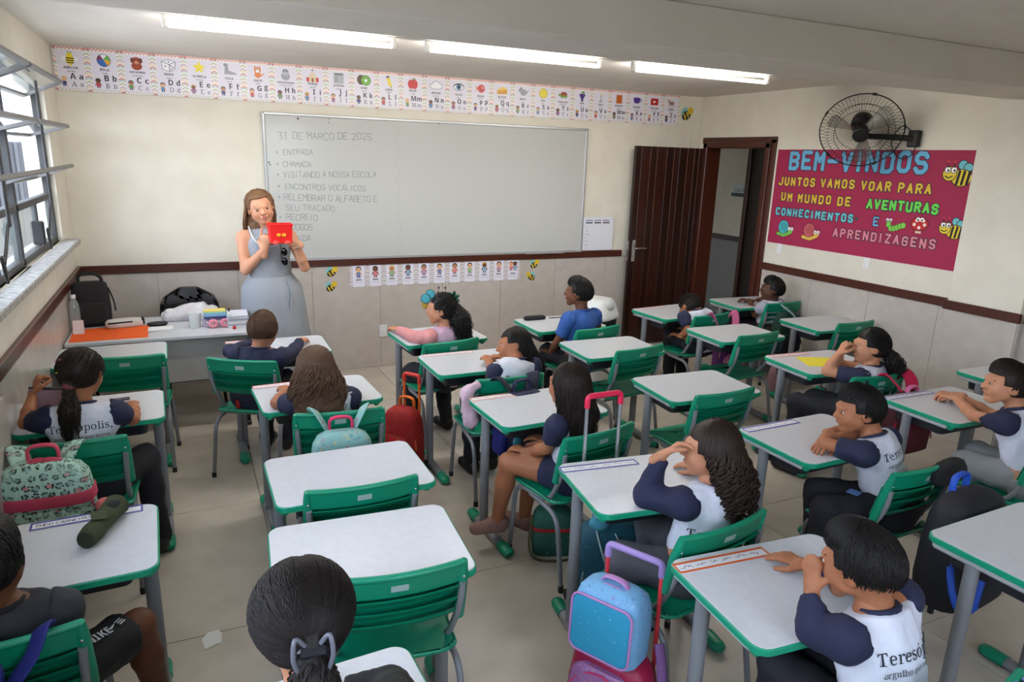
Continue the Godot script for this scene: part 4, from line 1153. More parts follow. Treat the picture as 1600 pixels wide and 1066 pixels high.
# the chair's origin lies on the floor under the middle of the seat; it faces -z; the backrest's top is at z 0.23
func make_chair() -> Node3D:
	var t := thing("school_chair", "chair", "chair", Vector3.ZERO, 0.0, "pupils' chairs")
	var SH := 0.40
	var W := 0.40
	# seat: a dished shell with rolled edges
	var rings := []
	for lay in [[-0.012, 0.97], [-0.004, 1.0], [0.004, 0.985], [0.006, 0.93]]:
		var rg := PackedVector3Array()
		for q in rrect(W * lay[1], 0.385 * lay[1], 0.06, 5):
			var y: float = SH + lay[0]
			if q.y < -0.12: y -= pow((-q.y - 0.12) / 0.08, 2.0) * 0.018
			if q.y > 0.10: y += pow((q.y - 0.10) / 0.1, 2.0) * 0.014
			rg.append(Vector3(q.x, y, q.y - 0.01))
		rings.append(rg)
	for f in [0.6, 0.25]:
		var rg := PackedVector3Array()
		for q in rrect(W * f, 0.385 * f, 0.06 * f, 5): rg.append(Vector3(q.x, SH + 0.006 - 0.010 * (1.0 - f), q.y - 0.01))
		rings.append(rg)
	part("seat", MB.new().loft(rings), M.green, t)
	# backrest: curved in plan, leaning back, side rails, a wide top band and louvred slats
	var arc := func(u: float, v: float, off: float) -> Vector3:
		# u across -1..1, v up 0..1, off backward
		var z := 0.175 + 0.055 * v - 0.030 * u * u + off
		return Vector3(u * 0.205, 0.515 + v * 0.225, z)
	var band := func(v0: float, v1: float, o0: float, o1: float, th: float, u0 := -1.0, u1 := 1.0, n := 12) -> MB:
		var rg := []
		for i in n + 1:
			var u := lerpf(u0, u1, float(i) / n)
			rg.append(PackedVector3Array([arc.call(u, v0, o0), arc.call(u, v1, o1), arc.call(u, v1, o1 + th), arc.call(u, v0, o0 + th)]))
		var m := MB.new()
		for i in n:
			for j in 4:
				var jj := (j + 1) % 4
				var cen: Vector3 = (rg[i][0] + rg[i][2] + rg[i + 1][0] + rg[i + 1][2]) / 4.0
				m.quad(rg[i][j], rg[i + 1][j], rg[i + 1][jj], rg[i][jj], (rg[i][j] + rg[i + 1][jj]) / 2.0 - cen)
		for e in [0, n]:
			m.quad(rg[e][0], rg[e][1], rg[e][2], rg[e][3], Vector3(u0 if e == 0 else u1, 0, 0))
		return m
	var topb: MB = band.call(0.66, 0.985, 0.0, 0.0, 0.016, -0.97, 0.97, 14)
	var edge := []
	for i in 15: edge.append(arc.call(lerpf(-0.95, 0.95, i / 14.0), 0.975, 0.008))
	topb.tube(edge, 0.011, 8)
	var br := part("backrest", topb, M.green, t)
	for k in 3: part("slat", band.call(0.015 + k * 0.215, 0.195 + k * 0.215, -0.012, 0.020, 0.009, -0.95, 0.95, 10), M.green, br)
	part("inner_skin", band.call(0.03, 0.66, -0.022, -0.022, 0.003, -0.95, 0.95, 8), M.green, br)
	for s in [-1, 1]:
		var pts := []
		for i in 6: pts.append(arc.call(s * 0.965, lerpf(-0.02, 0.985, i / 5.0), 0.006))
		part("side_rail", MB.new().tube(pts, [0.017, 0.018, 0.018, 0.018, 0.017, 0.012], 10), M.green, br)
		for v in [0.3, 0.75]:
			var p: Vector3 = arc.call(s * 0.965, v, 0.024)
			part("rivet", MB.new().ball(p, Vector3(0.005, 0.005, 0.003), 8), M.chrome, br)
	var a0: Vector3 = arc.call(0.0, 0.80, 0.0168)
	part("label_sticker", MB.new().quad(a0 + Vector3(-0.026, -0.012, -0.003), a0 + Vector3(0.026, -0.012, -0.003), a0 + Vector3(0.026, 0.012, 0.003), a0 + Vector3(-0.026, 0.012, 0.003), Vector3.BACK), mat(Color(0.62, 0.72, 0.70), 0.5), br)
	# bent tube frames
	for s in [-1, 1]:
		var x: float = s * 0.175
		part("front_leg", MB.new().tube(bend([Vector3(s * 0.200, 0.012, -0.185), Vector3(s * 0.185, 0.372, -0.165), Vector3(x, 0.378, 0.085), Vector3(s * 0.190, 0.56, 0.190), Vector3(s * 0.196, 0.66, 0.206)], 0.07, 5), 0.0115, 9), M.frame, t)
		part("rear_leg", MB.new().tube(bend([Vector3(s * 0.205, 0.012, 0.235), Vector3(s * 0.198, 0.352, 0.175), Vector3(x, 0.360, -0.06)], 0.08, 5), 0.0115, 9), M.frame, t)
		for z in [[0.200, -0.185], [0.205, 0.235]]:
			part("foot_cap", MB.new().tube([Vector3(s * z[0], 0.0, z[1]), Vector3(s * z[0], 0.03, z[1])], 0.0135, 9), M.tray, t)
	part("cross_bar", MB.new().tube([Vector3(-0.18, 0.37, -0.10), Vector3(0.18, 0.37, -0.10)], 0.009, 8).tube([Vector3(-0.18, 0.365, 0.09), Vector3(0.18, 0.365, 0.09)], 0.009, 8), M.frame, t)
	return t

var chairs := {}
func build_furniture() -> void:
	var desks := [
		["A1", 0.30, 1.438, 1, "empty white desk in the left corner against the teacher's table"],
		["A2", 0.30, 2.474, 2, "white desk by the left wall where a girl opens a pencil case"],
		["A3", 0.302, 3.805, 1.7, "white desk by the left wall with an olive pencil case on it"],
		["B1", 1.257, 1.565, -0.8, "white desk of the boy in the navy jacket before the teacher"],
		["B2", 1.322, 2.555, 2.9, "white desk of the girl with long loose brown hair"],
		["B3", 1.275, 3.558, 0.2, "bare white desk behind the chair with the pale teal backpack"],
		["B4", 1.214, 4.150, -4.1, "bare white desk in front of the person with the hair clip"],
		["B5", 0.905, 4.868, 3.0, "white desk at the bottom edge under the person in black"],
		["C1", 2.325, 1.578, 3.4, "white desk of the girl in the pale pink top"],
		["C2", 2.323, 2.278, 0.1, "white desk of the girl resting her head on her arm"],
		["C3", 2.337, 3.135, 1.8, "white desk of the girl sitting sideways in shorts"],
		["C4", 2.350, 4.065, -7.2, "white desk with a blue edged name strip, before the curly haired girl"],
		["C5", 2.347, 4.821, -4.7, "white desk with an orange name strip in the foreground"],
		["D1", 3.345, 1.520, 1.0, "white desk with a black pencil case, before the boy in blue"],
		["D2", 3.337, 2.267, -1.2, "bare white desk behind the boy in blue"],
		["D3", 3.343, 3.144, -3.3, "bare white desk in the middle of the right half of the room"],
		["D4", 3.387, 3.979, 0.9, "white desk of the boy leaning on his folded arm"],
		["D5", 3.335, 4.985, 1.5, "bare white desk at the lower right edge of the photo"],
		["E1", 4.500, 1.440, 6.0, "white desk nearest the open door leaf"],
		["E2", 4.474, 2.213, -1.5, "bare white desk behind the girl bent over near the door"],
		["E3", 4.473, 3.031, -3.7, "white desk with a yellow sheet on it"],
		["E4", 4.494, 3.900, -1.4, "white desk of the boy with stretched-out arms"],
		["F1", 5.455, 1.313, -3.0, "white desk in front of the doorway"],
		["F2", 5.455, 2.186, -2.0, "bare white desk by the right wall under the poster"],
		["F3", 5.440, 3.700, -2.0, "white desk by the right wall, half hidden at the photo's right edge"]]
	var proto := make_desk()
	for i in desks.size():
		var d: Array = desks[i]
		var o: Node3D = proto
		if i: o = copy(proto, d[4], Vector3.ZERO, 0.0)
		o.set_meta("label", d[4])
		o.position = Vector3(d[1], 0, d[2]); o.rotation.y = d[3] * D
	var cs := [
		["A1", 0.386, 1.735, -4, "empty green chair pushed under the corner desk by the teacher's table"],
		["A2", 0.262, 3.010, -3, "green chair with the leopard print backpack on its back"],
		["A3", 0.240, 4.325, 0, "green chair with a blue strap at the lower left corner"],
		["B1", 0.985, 2.010, -30, "green chair turned aside behind the boy in navy"],
		["B2", 1.350, 3.037, -6, "green chair with the pale teal backpack hung on it"],
		["B3", 1.279, 3.817, -1.3, "empty green chair pushed under the bare desk behind the teal backpack"],
		["B4", 1.243, 4.405, -6, "empty green chair just in front of the person with the hair clip"],
		["B5", 0.93, 5.50, 0, "green chair of the person in black at the bottom edge"],
		["C1", 2.293, 1.995, 10, "green chair of the girl with the green hair bow"],
		["C2", 2.333, 2.822, 0, "green chair with navy backpack straps over its back"],
		["C3", 2.387, 3.680, 10, "green chair of the girl in shorts, pink trolley handle behind it"],
		["C4", 2.340, 4.550, 7, "green chair of the curly haired girl in navy sleeves"],
		["C5", 2.325, 5.385, -2, "green chair of the boy in the foreground"],
		["D1", 3.430, 1.971, 10, "green chair of the boy in blue"],
		["D2", 3.400, 2.539, 9, "empty green chair behind the boy in blue, second desk of its row"],
		["D3", 3.316, 3.444, 2.3, "empty green chair in front of the boy leaning on his arm"],
		["D4", 3.445, 4.490, 2.6, "green chair with the navy and blue backpack"],
		["E1", 4.567, 1.865, 9, "green chair with pink patterned straps near the door"],
		["E2", 4.460, 2.493, 5.5, "empty green chair in front of the desk with the yellow sheet"],
		["E3", 4.400, 3.520, -3, "green chair with hot pink backpack straps"],
		["E4", 4.400, 4.520, 2, "green chair of the boy with stretched-out arms"],
		["F1", 5.545, 1.660, 2, "green chair in the corner by the doorway"],
		["F2", 5.520, 2.440, 2, "empty green chair by the right wall under the poster"]]
	var cp := make_chair()
	for i in cs.size():
		var c: Array = cs[i]
		var o: Node3D = cp
		if i: o = copy(cp, c[4], Vector3.ZERO, 0.0)
		o.set_meta("label", c[4])
		o.rotation.y = c[3] * D
		o.position = Vector3(c[1], 0, c[2]) - Basis(Vector3.UP, c[3] * D) * Vector3(0, 0, 0.23)
		chairs[c[0]] = o

func build_teacher_table() -> void:
	var t := thing("teacher_table", "long white teacher's table with grey front panel and black legs", "table", Vector3(0.575, 0, 0.835))
	part("table_top", MB.new().box(Vector3(0, 0.6875, 0), Vector3(1.11, 0.025, 0.66), 0.004), M.laminate, t)
	part("front_panel", MB.new().box(Vector3(0, 0.52, 0.27), Vector3(1.02, 0.30, 0.018), 0.003), mat(Color(0.66, 0.655, 0.65), 0.5), t)
	for s in [-1, 1]:
		for z in [-0.28, 0.25]: part("leg", MB.new().box(Vector3(s * 0.49, 0.345, z), Vector3(0.04, 0.66, 0.03), 0.004), M.black, t)
		part("foot_bar", MB.new().box(Vector3(s * 0.49, 0.02, 0), Vector3(0.045, 0.03, 0.58), 0.005), M.black, t)
	part("cross_bar", MB.new().box(Vector3(0, 0.30, 0.0), Vector3(0.98, 0.035, 0.02), 0.003), M.black, t)
	# teacher's chair
	var c := thing("office_chair", "black chair with a rounded back behind the teacher's table", "chair", Vector3(0.75, 0, 0.40))
	var rg := []
	for k in 7:
		var v := k / 6.0
		var ring := PackedVector3Array()
		var hw := 0.215 * pow(1.0 - pow(absf(v - 0.42) / 0.6, 3.0), 0.5)
		for j in 20:
			var a := TAU * j / 20
			ring.append(Vector3(cos(a) * hw, 0.50 + v * 0.35, -0.20 + sin(a) * 0.022 - 0.05 * v + 0.05 * pow(cos(a) * hw / 0.2, 2.0)))
		rg.append(ring)
	part("backrest", MB.new().loft(rg), mat(Color(0.03, 0.03, 0.035), 0.35), c)
	part("seat", MB.new().prism(rrect(0.42, 0.40, 0.08), 0.40, 0.46, 0.015), mat(Color(0.03, 0.03, 0.035), 0.45), c)
	for s in [-1, 1]:
		for z in [-0.17, 0.17]: part("leg", MB.new().tube([Vector3(s * 0.17, 0.40, z), Vector3(s * 0.20, 0.0, z * 1.15)], 0.012, 8), M.black, c)
	part("back_post", MB.new().tube([Vector3(0, 0.42, -0.17), Vector3(0, 0.55, -0.22)], 0.02, 8), M.black, c)
	var Y := 0.7005
	# things on the table
	var bp := thing("black_rucksack", "black square rucksack standing on the teacher's table", "bag", Vector3(0.135, Y, 0.64), 0.1)
	part("body", pillow([[0, 0.10, 0.07], [0.01, 0.115, 0.078], [0.12, 0.118, 0.082], [0.24, 0.112, 0.075], [0.285, 0.104, 0.066], [0.30, 0.085, 0.05]], 4.0), M.black_cloth, bp)
	part("front_pocket", pillow([[0.03, 0.085, 0.02, 0, 0.085], [0.04, 0.092, 0.024, 0, 0.085], [0.15, 0.09, 0.022, 0, 0.083], [0.165, 0.08, 0.015, 0, 0.08]], 4.0), M.black_cloth, bp)
	part("handle", MB.new().tube(curve([Vector3(-0.06, 0.29, -0.02), Vector3(-0.055, 0.345, -0.01), Vector3(0.02, 0.36, 0.0), Vector3(0.07, 0.33, 0.01), Vector3(0.075, 0.28, 0.02)], 4), 0.010, 8, 1.6), M.black_cloth, bp)
	part("strap", MB.new().tube(curve([Vector3(0.11, 0.26, 0.04), Vector3(0.135, 0.17, 0.05), Vector3(0.14, 0.10, 0.06)], 4), 0.006, 6, 2.0), M.black_cloth, bp)
	var bt := thing("water_bottle", "clear plastic bottle beside the black rucksack", "bottle", Vector3(0.048, Y, 0.78))
	var clear := mat(Color(0.85, 0.9, 0.9, 0.25), 0.06); clear.transparency = BaseMaterial3D.TRANSPARENCY_ALPHA
	part("body", MB.new().lathe([Vector2(0.001, 0.0), Vector2(0.030, 0.004), Vector2(0.032, 0.03), Vector2(0.032, 0.15), Vector2(0.028, 0.18), Vector2(0.014, 0.215), Vector2(0.014, 0.222)], 18), clear, bt)
	part("cap", MB.new().lathe([Vector2(0.017, 0.218), Vector2(0.017, 0.240), Vector2(0.001, 0.241)], 14), M.white_plastic, bt)
	solo("folded_card", MB.new().box(Vector3(0, 0.045, -0.012), Vector3(0.062, 0.09, 0.002), 0, Basis(Vector3.RIGHT, 0.25)).box(Vector3(0, 0.045, 0.012), Vector3(0.062, 0.09, 0.002), 0, Basis(Vector3.RIGHT, -0.25)), mat(Color(0.86, 0.80, 0.80), 0.8), "small white card standing folded on the orange sheet", "card", Vector3(0.075, Y + 0.002, 0.90))
	var om := mat(Color(0.90, 0.36, 0.06), 0.75)
	solo("orange_sheet", MB.new().box(Vector3(0, 0.001, 0), Vector3(0.26, 0.0015, 0.36)), om, "flat orange sheet at the left end of the teacher's table", "paper", Vector3(0.165, Y, 0.95), 0.03)
	var rgs := []
	for i in 9:
		var s := i / 8.0
		var q := Vector3(0, 0.003, -0.20 + s * 0.375) if s < 0.9 else Vector3(0, -0.035, 0.178)
		if i == 8: q = Vector3(0, -0.055, 0.180)
		rgs.append(PackedVector3Array([q + Vector3(-0.095, 0, 0), q + Vector3(0.095, 0, 0), q + Vector3(0.095, 0.0015, 0.0015), q + Vector3(-0.095, 0.0015, 0.0015)]))
	solo("orange_sheet", MB.new().loft(rgs), om, "orange sheet hanging over the front edge of the teacher's table", "paper", Vector3(0.39, Y + 0.001, 0.99), 0.0)
	var pc := thing("pencil_case", "white and black zipped pencil case on the teacher's table", "pencil case", Vector3(0.335, Y + 0.004, 0.775), 0.15)
	part("body", pillow([[0, 0.11, 0.045], [0.008, 0.12, 0.055], [0.035, 0.12, 0.055], [0.05, 0.105, 0.042], [0.055, 0.08, 0.025]], 3.0), mat(Color(0.78, 0.76, 0.74), 0.8), pc)
	part("zip_band", MB.new().box(Vector3(-0.03, 0.038, 0.05), Vector3(0.15, 0.012, 0.012), 0.004).box(Vector3(0.11, 0.03, 0.0), Vector3(0.02, 0.05, 0.07), 0.008), M.black_cloth, pc)
	solo("paper_stack", MB.new().box(Vector3(0, 0.004, 0), Vector3(0.15, 0.008, 0.11), 0.001).box(Vector3(0.004, 0.010, 0.003), Vector3(0.15, 0.003, 0.11), 0, Basis(Vector3.UP, 0.05)), M.paper, "small stack of white paper under the black oval case", "paper", Vector3(0.555, Y, 0.93))
	solo("oval_case", MB.new().lathe([Vector2(0.001, 0), Vector2(0.055, 0.002), Vector2(0.068, 0.012), Vector2(0.062, 0.022), Vector2(0.03, 0.027), Vector2(0.001, 0.028)], 20, Transform3D(Basis.from_scale(Vector3(1.0, 1, 0.62)), Vector3.ZERO)), M.black, "flat black oval case on the teacher's table", "case", Vector3(0.535, Y + 0.001, 0.80))
	solo("plastic_cup", MB.new().lathe([Vector2(0.001, 0), Vector2(0.032, 0.001), Vector2(0.042, 0.10), Vector2(0.044, 0.102), Vector2(0.040, 0.10), Vector2(0.031, 0.006), Vector2(0.001, 0.005)], 20), M.white_plastic, "white plastic cup on the teacher's table", "cup", Vector3(0.775, Y, 0.93))
	# heap in a clear bag on the chair side of the table
	var nz := FastNoiseLite.new(); nz.frequency = 9.0; nz.seed = 5
	var sd := SDF.new()
	sd.cap(Vector3(-0.12, 0.03, 0), Vector3(0.10, 0.03, 0.02), 0.05, 0.05, 0.05).cap(Vector3(-0.03, 0.07, 0), Vector3(0.10, 0.08, -0.01), 0.045, 0.035, 0.05).ball(Vector3(0.16, 0.06, 0.0), 0.035, 0.04).cap(Vector3(-0.14, 0.03, -0.03), Vector3(0.02, 0.03, -0.05), 0.04, 0.05, 0.04)
	sd.noise = nz; sd.noise_amp = 0.018; sd.planes = [[Vector3.DOWN, 0.0]]
	solo("plastic_bag_bundle", net_mesh(sd.net(0.008)), mat(Color(0.80, 0.79, 0.80), 0.25), "crumpled white plastic bag bundle in front of the black chair", "bag", Vector3(0.74, Y, 0.66), 0.1)
	var bx := thing("card_box", "small box in blue, green and yellow stripes on the teacher's table", "box", Vector3(0.905, Y + 0.062, 0.93))
	for q in [[0.008, 0.016, Color(0.18, 0.24, 0.42)], [0.028, 0.022, Color(0.50, 0.68, 0.82)], [0.0435, 0.007, Color(0.55, 0.75, 0.65)]]: part("layer", MB.new().box(Vector3(0, q[0], 0), Vector3(0.145, q[1], 0.10), 0.003), mat(q[2], 0.6), bx)
	part("lid", MB.new().box(Vector3(0.0, 0.0505, -0.01), Vector3(0.14, 0.006, 0.085), 0.002), mat(Color(0.86, 0.78, 0.38), 0.6), bx)
	var ring := MB.new()
	var rr := []
	for i in 17:
		var a := TAU * i / 16
		var q := PackedVector3Array()
		for j in 8: q.append(Vector3(cos(a) * (0.021 + cos(TAU * j / 8) * 0.012), sin(a) * (0.021 + cos(TAU * j / 8) * 0.012) + 0.033, sin(TAU * j / 8) * 0.014))
		rr.append(q)
	ring.loft(rr, false)
	var rm := ring.mesh()
	for i in 4:
		solo("tape_roll", rm, mat([Color(0.80, 0.72, 0.82), Color(0.88, 0.55, 0.62), Color(0.82, 0.72, 0.84), Color(0.86, 0.52, 0.60)][i], 0.6), "ring-shaped %s roll under the striped box, %s" % [["lilac", "pink"][i % 2], ["far left", "second from the left", "third from the left", "far right"][i]], "roll", Vector3(0.85 + 0.038 * i, Y, 0.945 + 0.045 * (i % 2)), 0.1, "rolls on the teacher's table")
	var books := thing("paper_tray", "stack of papers and notebooks at the right end of the teacher's table", "papers", Vector3(1.055, Y, 0.92), -0.05)
	for i in 7: part("notebook", MB.new().box(Vector3(rng.randf_range(-0.004, 0.004), 0.006 + i * 0.0125, rng.randf_range(-0.004, 0.004)), Vector3(0.135, 0.0095, 0.20), 0.001, Basis(Vector3.UP, rng.randf_range(-0.03, 0.03))), mat([Color(0.85, 0.85, 0.86), Color(0.72, 0.72, 0.78), Color(0.84, 0.83, 0.84), Color(0.86, 0.86, 0.88), Color(0.62, 0.60, 0.68), Color(0.85, 0.85, 0.85), Color(0.80, 0.80, 0.84)][i], 0.8), books)
	var gl := thing("glue_bottle", "slim white bottle with a dark tip beside the striped box", "bottle", Vector3(0.995, Y, 1.0))
	part("body", MB.new().lathe([Vector2(0.001, 0), Vector2(0.014, 0.002), Vector2(0.014, 0.085), Vector2(0.007, 0.10)], 12), mat(Color(0.66, 0.76, 0.80), 0.5), gl)
	part("collar", MB.new().lathe([Vector2(0.012, 0.094), Vector2(0.012, 0.112), Vector2(0.005, 0.116)], 12), M.white_plastic, gl)
	part("tip", MB.new().lathe([Vector2(0.006, 0.112), Vector2(0.006, 0.13), Vector2(0.002, 0.138)], 10), M.black, gl)
	solo("red_pot", MB.new().lathe([Vector2(0.001, 0), Vector2(0.012, 0.001), Vector2(0.011, 0.02), Vector2(0.001, 0.022)], 12), mat(Color(0.72, 0.10, 0.08), 0.5), "tiny red pot beside the tape rolls", "pot", Vector3(1.02, Y, 1.06))

func strip(called_label: String, at: Vector3, turn: float, ln: float, border: Color, txt: String, wd := 0.055) -> void:
	var p := Px.new(512, 84, border)
	p.rect(10, 16, 492, 52, Color(0.86, 0.86, 0.88))
	if txt: p.hand(txt, 24, 30, 24, 2.0, Color(0.22, 0.22, 0.28), 0.08, 1.25)
	else:
		var rg := RandomNumberGenerator.new()
		rg.seed = called_label.hash()
		var x := 24.0
		while x < 470.0:
			var pts := []
			for k in rg.randi_range(5, 9): pts.append(Vector2(x + k * 9.0, 42 + rg.randf_range(-11, 11)))
			p.path(pts, 1.8, Color(0.25, 0.25, 0.32))
			x += pts.size() * 9.0 + 16.0
	var t := thing("name_strip", called_label, "name strip", at, turn, "name strips on the desks")
	part("card", MB.new().box(Vector3(0, 0.0008, 0), Vector3(ln, 0.0016, wd)), M.paper, t)
	part("print", MB.new().quad(Vector3(-ln / 2, 0.0018, wd / 2), Vector3(ln / 2, 0.0018, wd / 2), Vector3(ln / 2, 0.0018, -wd / 2), Vector3(-ln / 2, 0.0018, -wd / 2), Vector3.UP), print_mat(p.tex(), 0.5), t)

func build_desk_things() -> void:
	var Y := DH + 0.0004
	var pk := Color(0.78, 0.42, 0.40); var bl := Color(0.22, 0.22, 0.55)
	strip("purple edged name strip on the desk with the olive pencil case", Vector3(0.385, Y, 3.612), 1.7 * D + 0.02, 0.33, bl, "THEO CARNEIRO DA SILVA")
	strip("red edged name strip on the desk of the boy in navy", Vector3(1.09, Y, 1.375), 0.0, 0.30, pk, "")
	strip("red edged name strip on the desk of the brown haired girl", Vector3(1.18, Y, 2.370), 0.05, 0.32, pk, "")
	strip("pale pink name strip on the desk of the girl resting her head", Vector3(2.225, Y, 2.085), 0.0, 0.34, Color(0.82, 0.58, 0.58), "")
	strip("salmon name strip on the desk of the girl in shorts", Vector3(2.21, Y, 2.945), 0.03, 0.34, Color(0.85, 0.55, 0.45), "")
	strip("blue edged name strip before the curly haired girl", Vector3(2.24, Y, 3.888), -7.2 * D, 0.345, Color(0.18, 0.22, 0.55), "")
	strip("orange name strip touched by the boy in the foreground", Vector3(2.235, Y, 4.640), -4.7 * D, 0.345, Color(0.80, 0.36, 0.16), "")
	strip("blue edged name strip on the desk of the boy leaning on his arm", Vector3(3.275, Y, 3.795), 0.02, 0.34, Color(0.24, 0.20, 0.60), "")
	strip("red name strip on the desk with the yellow sheet", Vector3(4.375, Y, 2.840), -3.7 * D, 0.32, Color(0.85, 0.40, 0.40), "")
	strip("lilac name strip by the hands of the boy with stretched-out arms", Vector3(4.385, Y, 3.715), -1.4 * D, 0.36, Color(0.36, 0.30, 0.62), "")
	strip("red name strip on the desk nearest the open door leaf", Vector3(4.38, Y, 1.27), 6 * D, 0.30, Color(0.75, 0.35, 0.35), "")
	solo("yellow_sheet", MB.new().box(Vector3(0, 0.001, 0), Vector3(0.21, 0.0016, 0.297)), mat(Color(0.90, 0.84, 0.22), 0.75), "yellow sheet of paper lying on a desk", "paper", Vector3(4.47, Y, 3.05), 1.15)
	# olive pencil case, mouth open
	var oc := thing("olive_pencil_case", "olive green roll-shaped pencil case with its mouth open", "pencil case", Vector3(0.440, Y, 3.715), -0.33)
	oc.scale = Vector3.ONE * 0.82
	var ol := relief(mat(Color(0.20, 0.23, 0.13), 0.9), 0.1, 0.3)
	var rings := []
	for q in [[-0.145, 0.026, 0.03], [-0.14, 0.036, 0.036], [-0.09, 0.042, 0.039], [-0.03, 0.038, 0.036], [0.05, 0.043, 0.041], [0.125, 0.050, 0.045], [0.13, 0.047, 0.042], [0.12, 0.042, 0.037], [0.06, 0.034, 0.032]]:
		var rg := PackedVector3Array()
		for j in 20:
			var a := TAU * j / 20
			rg.append(Vector3(cos(a) * q[1] * (1.0 + 0.06 * sin(3 * a + q[0] * 30)), maxf(q[2] * 0.98 + sin(a) * q[2], 0.0), -q[0]))
		rings.append(rg)
	part("body", MB.new().loft(rings), ol, oc)
	part("lining", MB.new().tube([Vector3(0, 0.042, -0.118), Vector3(0, 0.042, -0.05)], 0.037, 16), M.black_cloth, oc)
	part("open_mouth", MB.new().ball(Vector3(0.006, 0.068, -0.075), Vector3(0.030, 0.018, 0.045), 14), M.black_cloth, oc)
	part("flap", MB.new().box(Vector3(0.004, 0.078, 0.03), Vector3(0.06, 0.004, 0.075), 0.002, Basis(Vector3.UP, 0.5) * Basis(Vector3.FORWARD, 0.15)), ol, oc)
	part("base_disc", MB.new().tube([Vector3(0, 0.036, 0.140), Vector3(0, 0.036, 0.149)], [0.033, 0.030], 16), mat(Color(0.13, 0.16, 0.10), 0.9), oc)
	# black case and spectacles before the boy in blue
	solo("black_pencil_case", pillow([[0, 0.085, 0.022], [0.006, 0.092, 0.028], [0.022, 0.092, 0.028], [0.03, 0.08, 0.018]], 4.0), M.black_cloth, "long black pencil case on the desk of the boy in blue", "pencil case", Vector3(3.20, Y, 1.37), 0.0)
	solo("pen", MB.new().tube([Vector3(-0.07, 0.005, 0), Vector3(0.07, 0.005, 0.01)], [0.004, 0.004], 8), mat(Color(0.3, 0.3, 0.36), 0.4), "thin dark pen beside the long black pencil case", "pen", Vector3(3.40, Y, 1.37))
	# white scrap on the floor
	solo("paper_scrap", MB.new().prism(PackedVector2Array([Vector2(-0.035, 0.05), Vector2(-0.032, -0.02), Vector2(0.0, -0.05), Vector2(0.04, -0.045), Vector2(0.045, -0.01), Vector2(0.03, 0.045), Vector2(0.01, 0.04)]), 0.0005, 0.003), M.paper, "torn white paper scrap on the floor", "paper", Vector3(0.725, 0, 3.47), 0.2)
	# moulded white bin beyond the boy in blue
	var bn := thing("lidded_bin", "white lidded bin with a scooped flap behind the boy in blue", "bin", Vector3(3.93, 0, 1.10), 0.5)
	part("body", pillow([[0, 0.10, 0.10], [0.01, 0.11, 0.11], [0.45, 0.125, 0.125], [0.47, 0.12, 0.12]], 5.0), M.white_plastic, bn)
	part("dark_rim", pillow([[0.45, 0.13, 0.13], [0.46, 0.15, 0.15], [0.60, 0.155, 0.155], [0.605, 0.14, 0.14]], 5.0), M.tray, bn)
	part("lid", pillow([[0.60, 0.165, 0.165], [0.61, 0.175, 0.175], [0.63, 0.17, 0.17], [0.74, 0.135, 0.13], [0.765, 0.115, 0.11], [0.77, 0.09, 0.09]], 5.0), M.white_plastic, bn)
	part("scooped_flap", MB.new().ball(Vector3(0, 0.715, 0.12), Vector3(0.085, 0.055, 0.035), 16, Basis(Vector3.RIGHT, -0.3)), mat(Color(0.80, 0.82, 0.83), 0.35), bn)

func leopard() -> StandardMaterial3D:
	var p := Px.new(512, 512, Color(0.66, 0.80, 0.74))
	var rg := RandomNumberGenerator.new()
	rg.seed = 3
	for i in 150:
		var x := (i % 12) * 43.0 + rg.randf_range(0, 22) + (21 if (i / 12) % 2 else 0); var y := (i / 12) * 41.0 + rg.randf_range(0, 14)
		var r := rg.randf_range(9, 16)
		var a0 := rg.randf() * TAU
		p.ell(x, y, r * 0.8, r * 0.7, Color(0.80, 0.50, 0.52) if i % 5 == 0 else Color(0.50, 0.66, 0.62))
		for k in 9:
			if k % 4 == 3: continue
			var a := a0 + k * 0.62
			p.ell(x + cos(a) * r, y + sin(a) * r * 0.85, 4.6, 4.2, Color(0.06, 0.07, 0.08))
	var m := mat(Color.WHITE, 0.8)
	m.albedo_texture = p.tex(); m.uv1_triplanar = true; m.uv1_scale = Vector3(2.3, 2.3, 2.3)
	return m

func dotted(base: Color, dots: Array, n: int, rmax: float, sc: float, sd := 1) -> StandardMaterial3D:
	var p := Px.new(256, 256, base)
	var rg := RandomNumberGenerator.new()
	rg.seed = sd
	for i in n:
		var c: Color = dots[i % dots.size()]
		var x := rg.randf() * 256; var y := rg.randf() * 256; var r := rg.randf_range(rmax * 0.4, rmax)
		if i % 3 == 0: p.path([Vector2(x - r, y), Vector2(x, y - r * 0.8), Vector2(x + r, y + r * 0.3)], maxf(1.0, r * 0.22), c)
		else: p.ell(x, y, r, r * rg.randf_range(0.4, 1.0), c)
	var m := mat(Color.WHITE, 0.75)
	m.albedo_texture = p.tex(); m.uv1_triplanar = true; m.uv1_scale = Vector3.ONE * sc
	return m

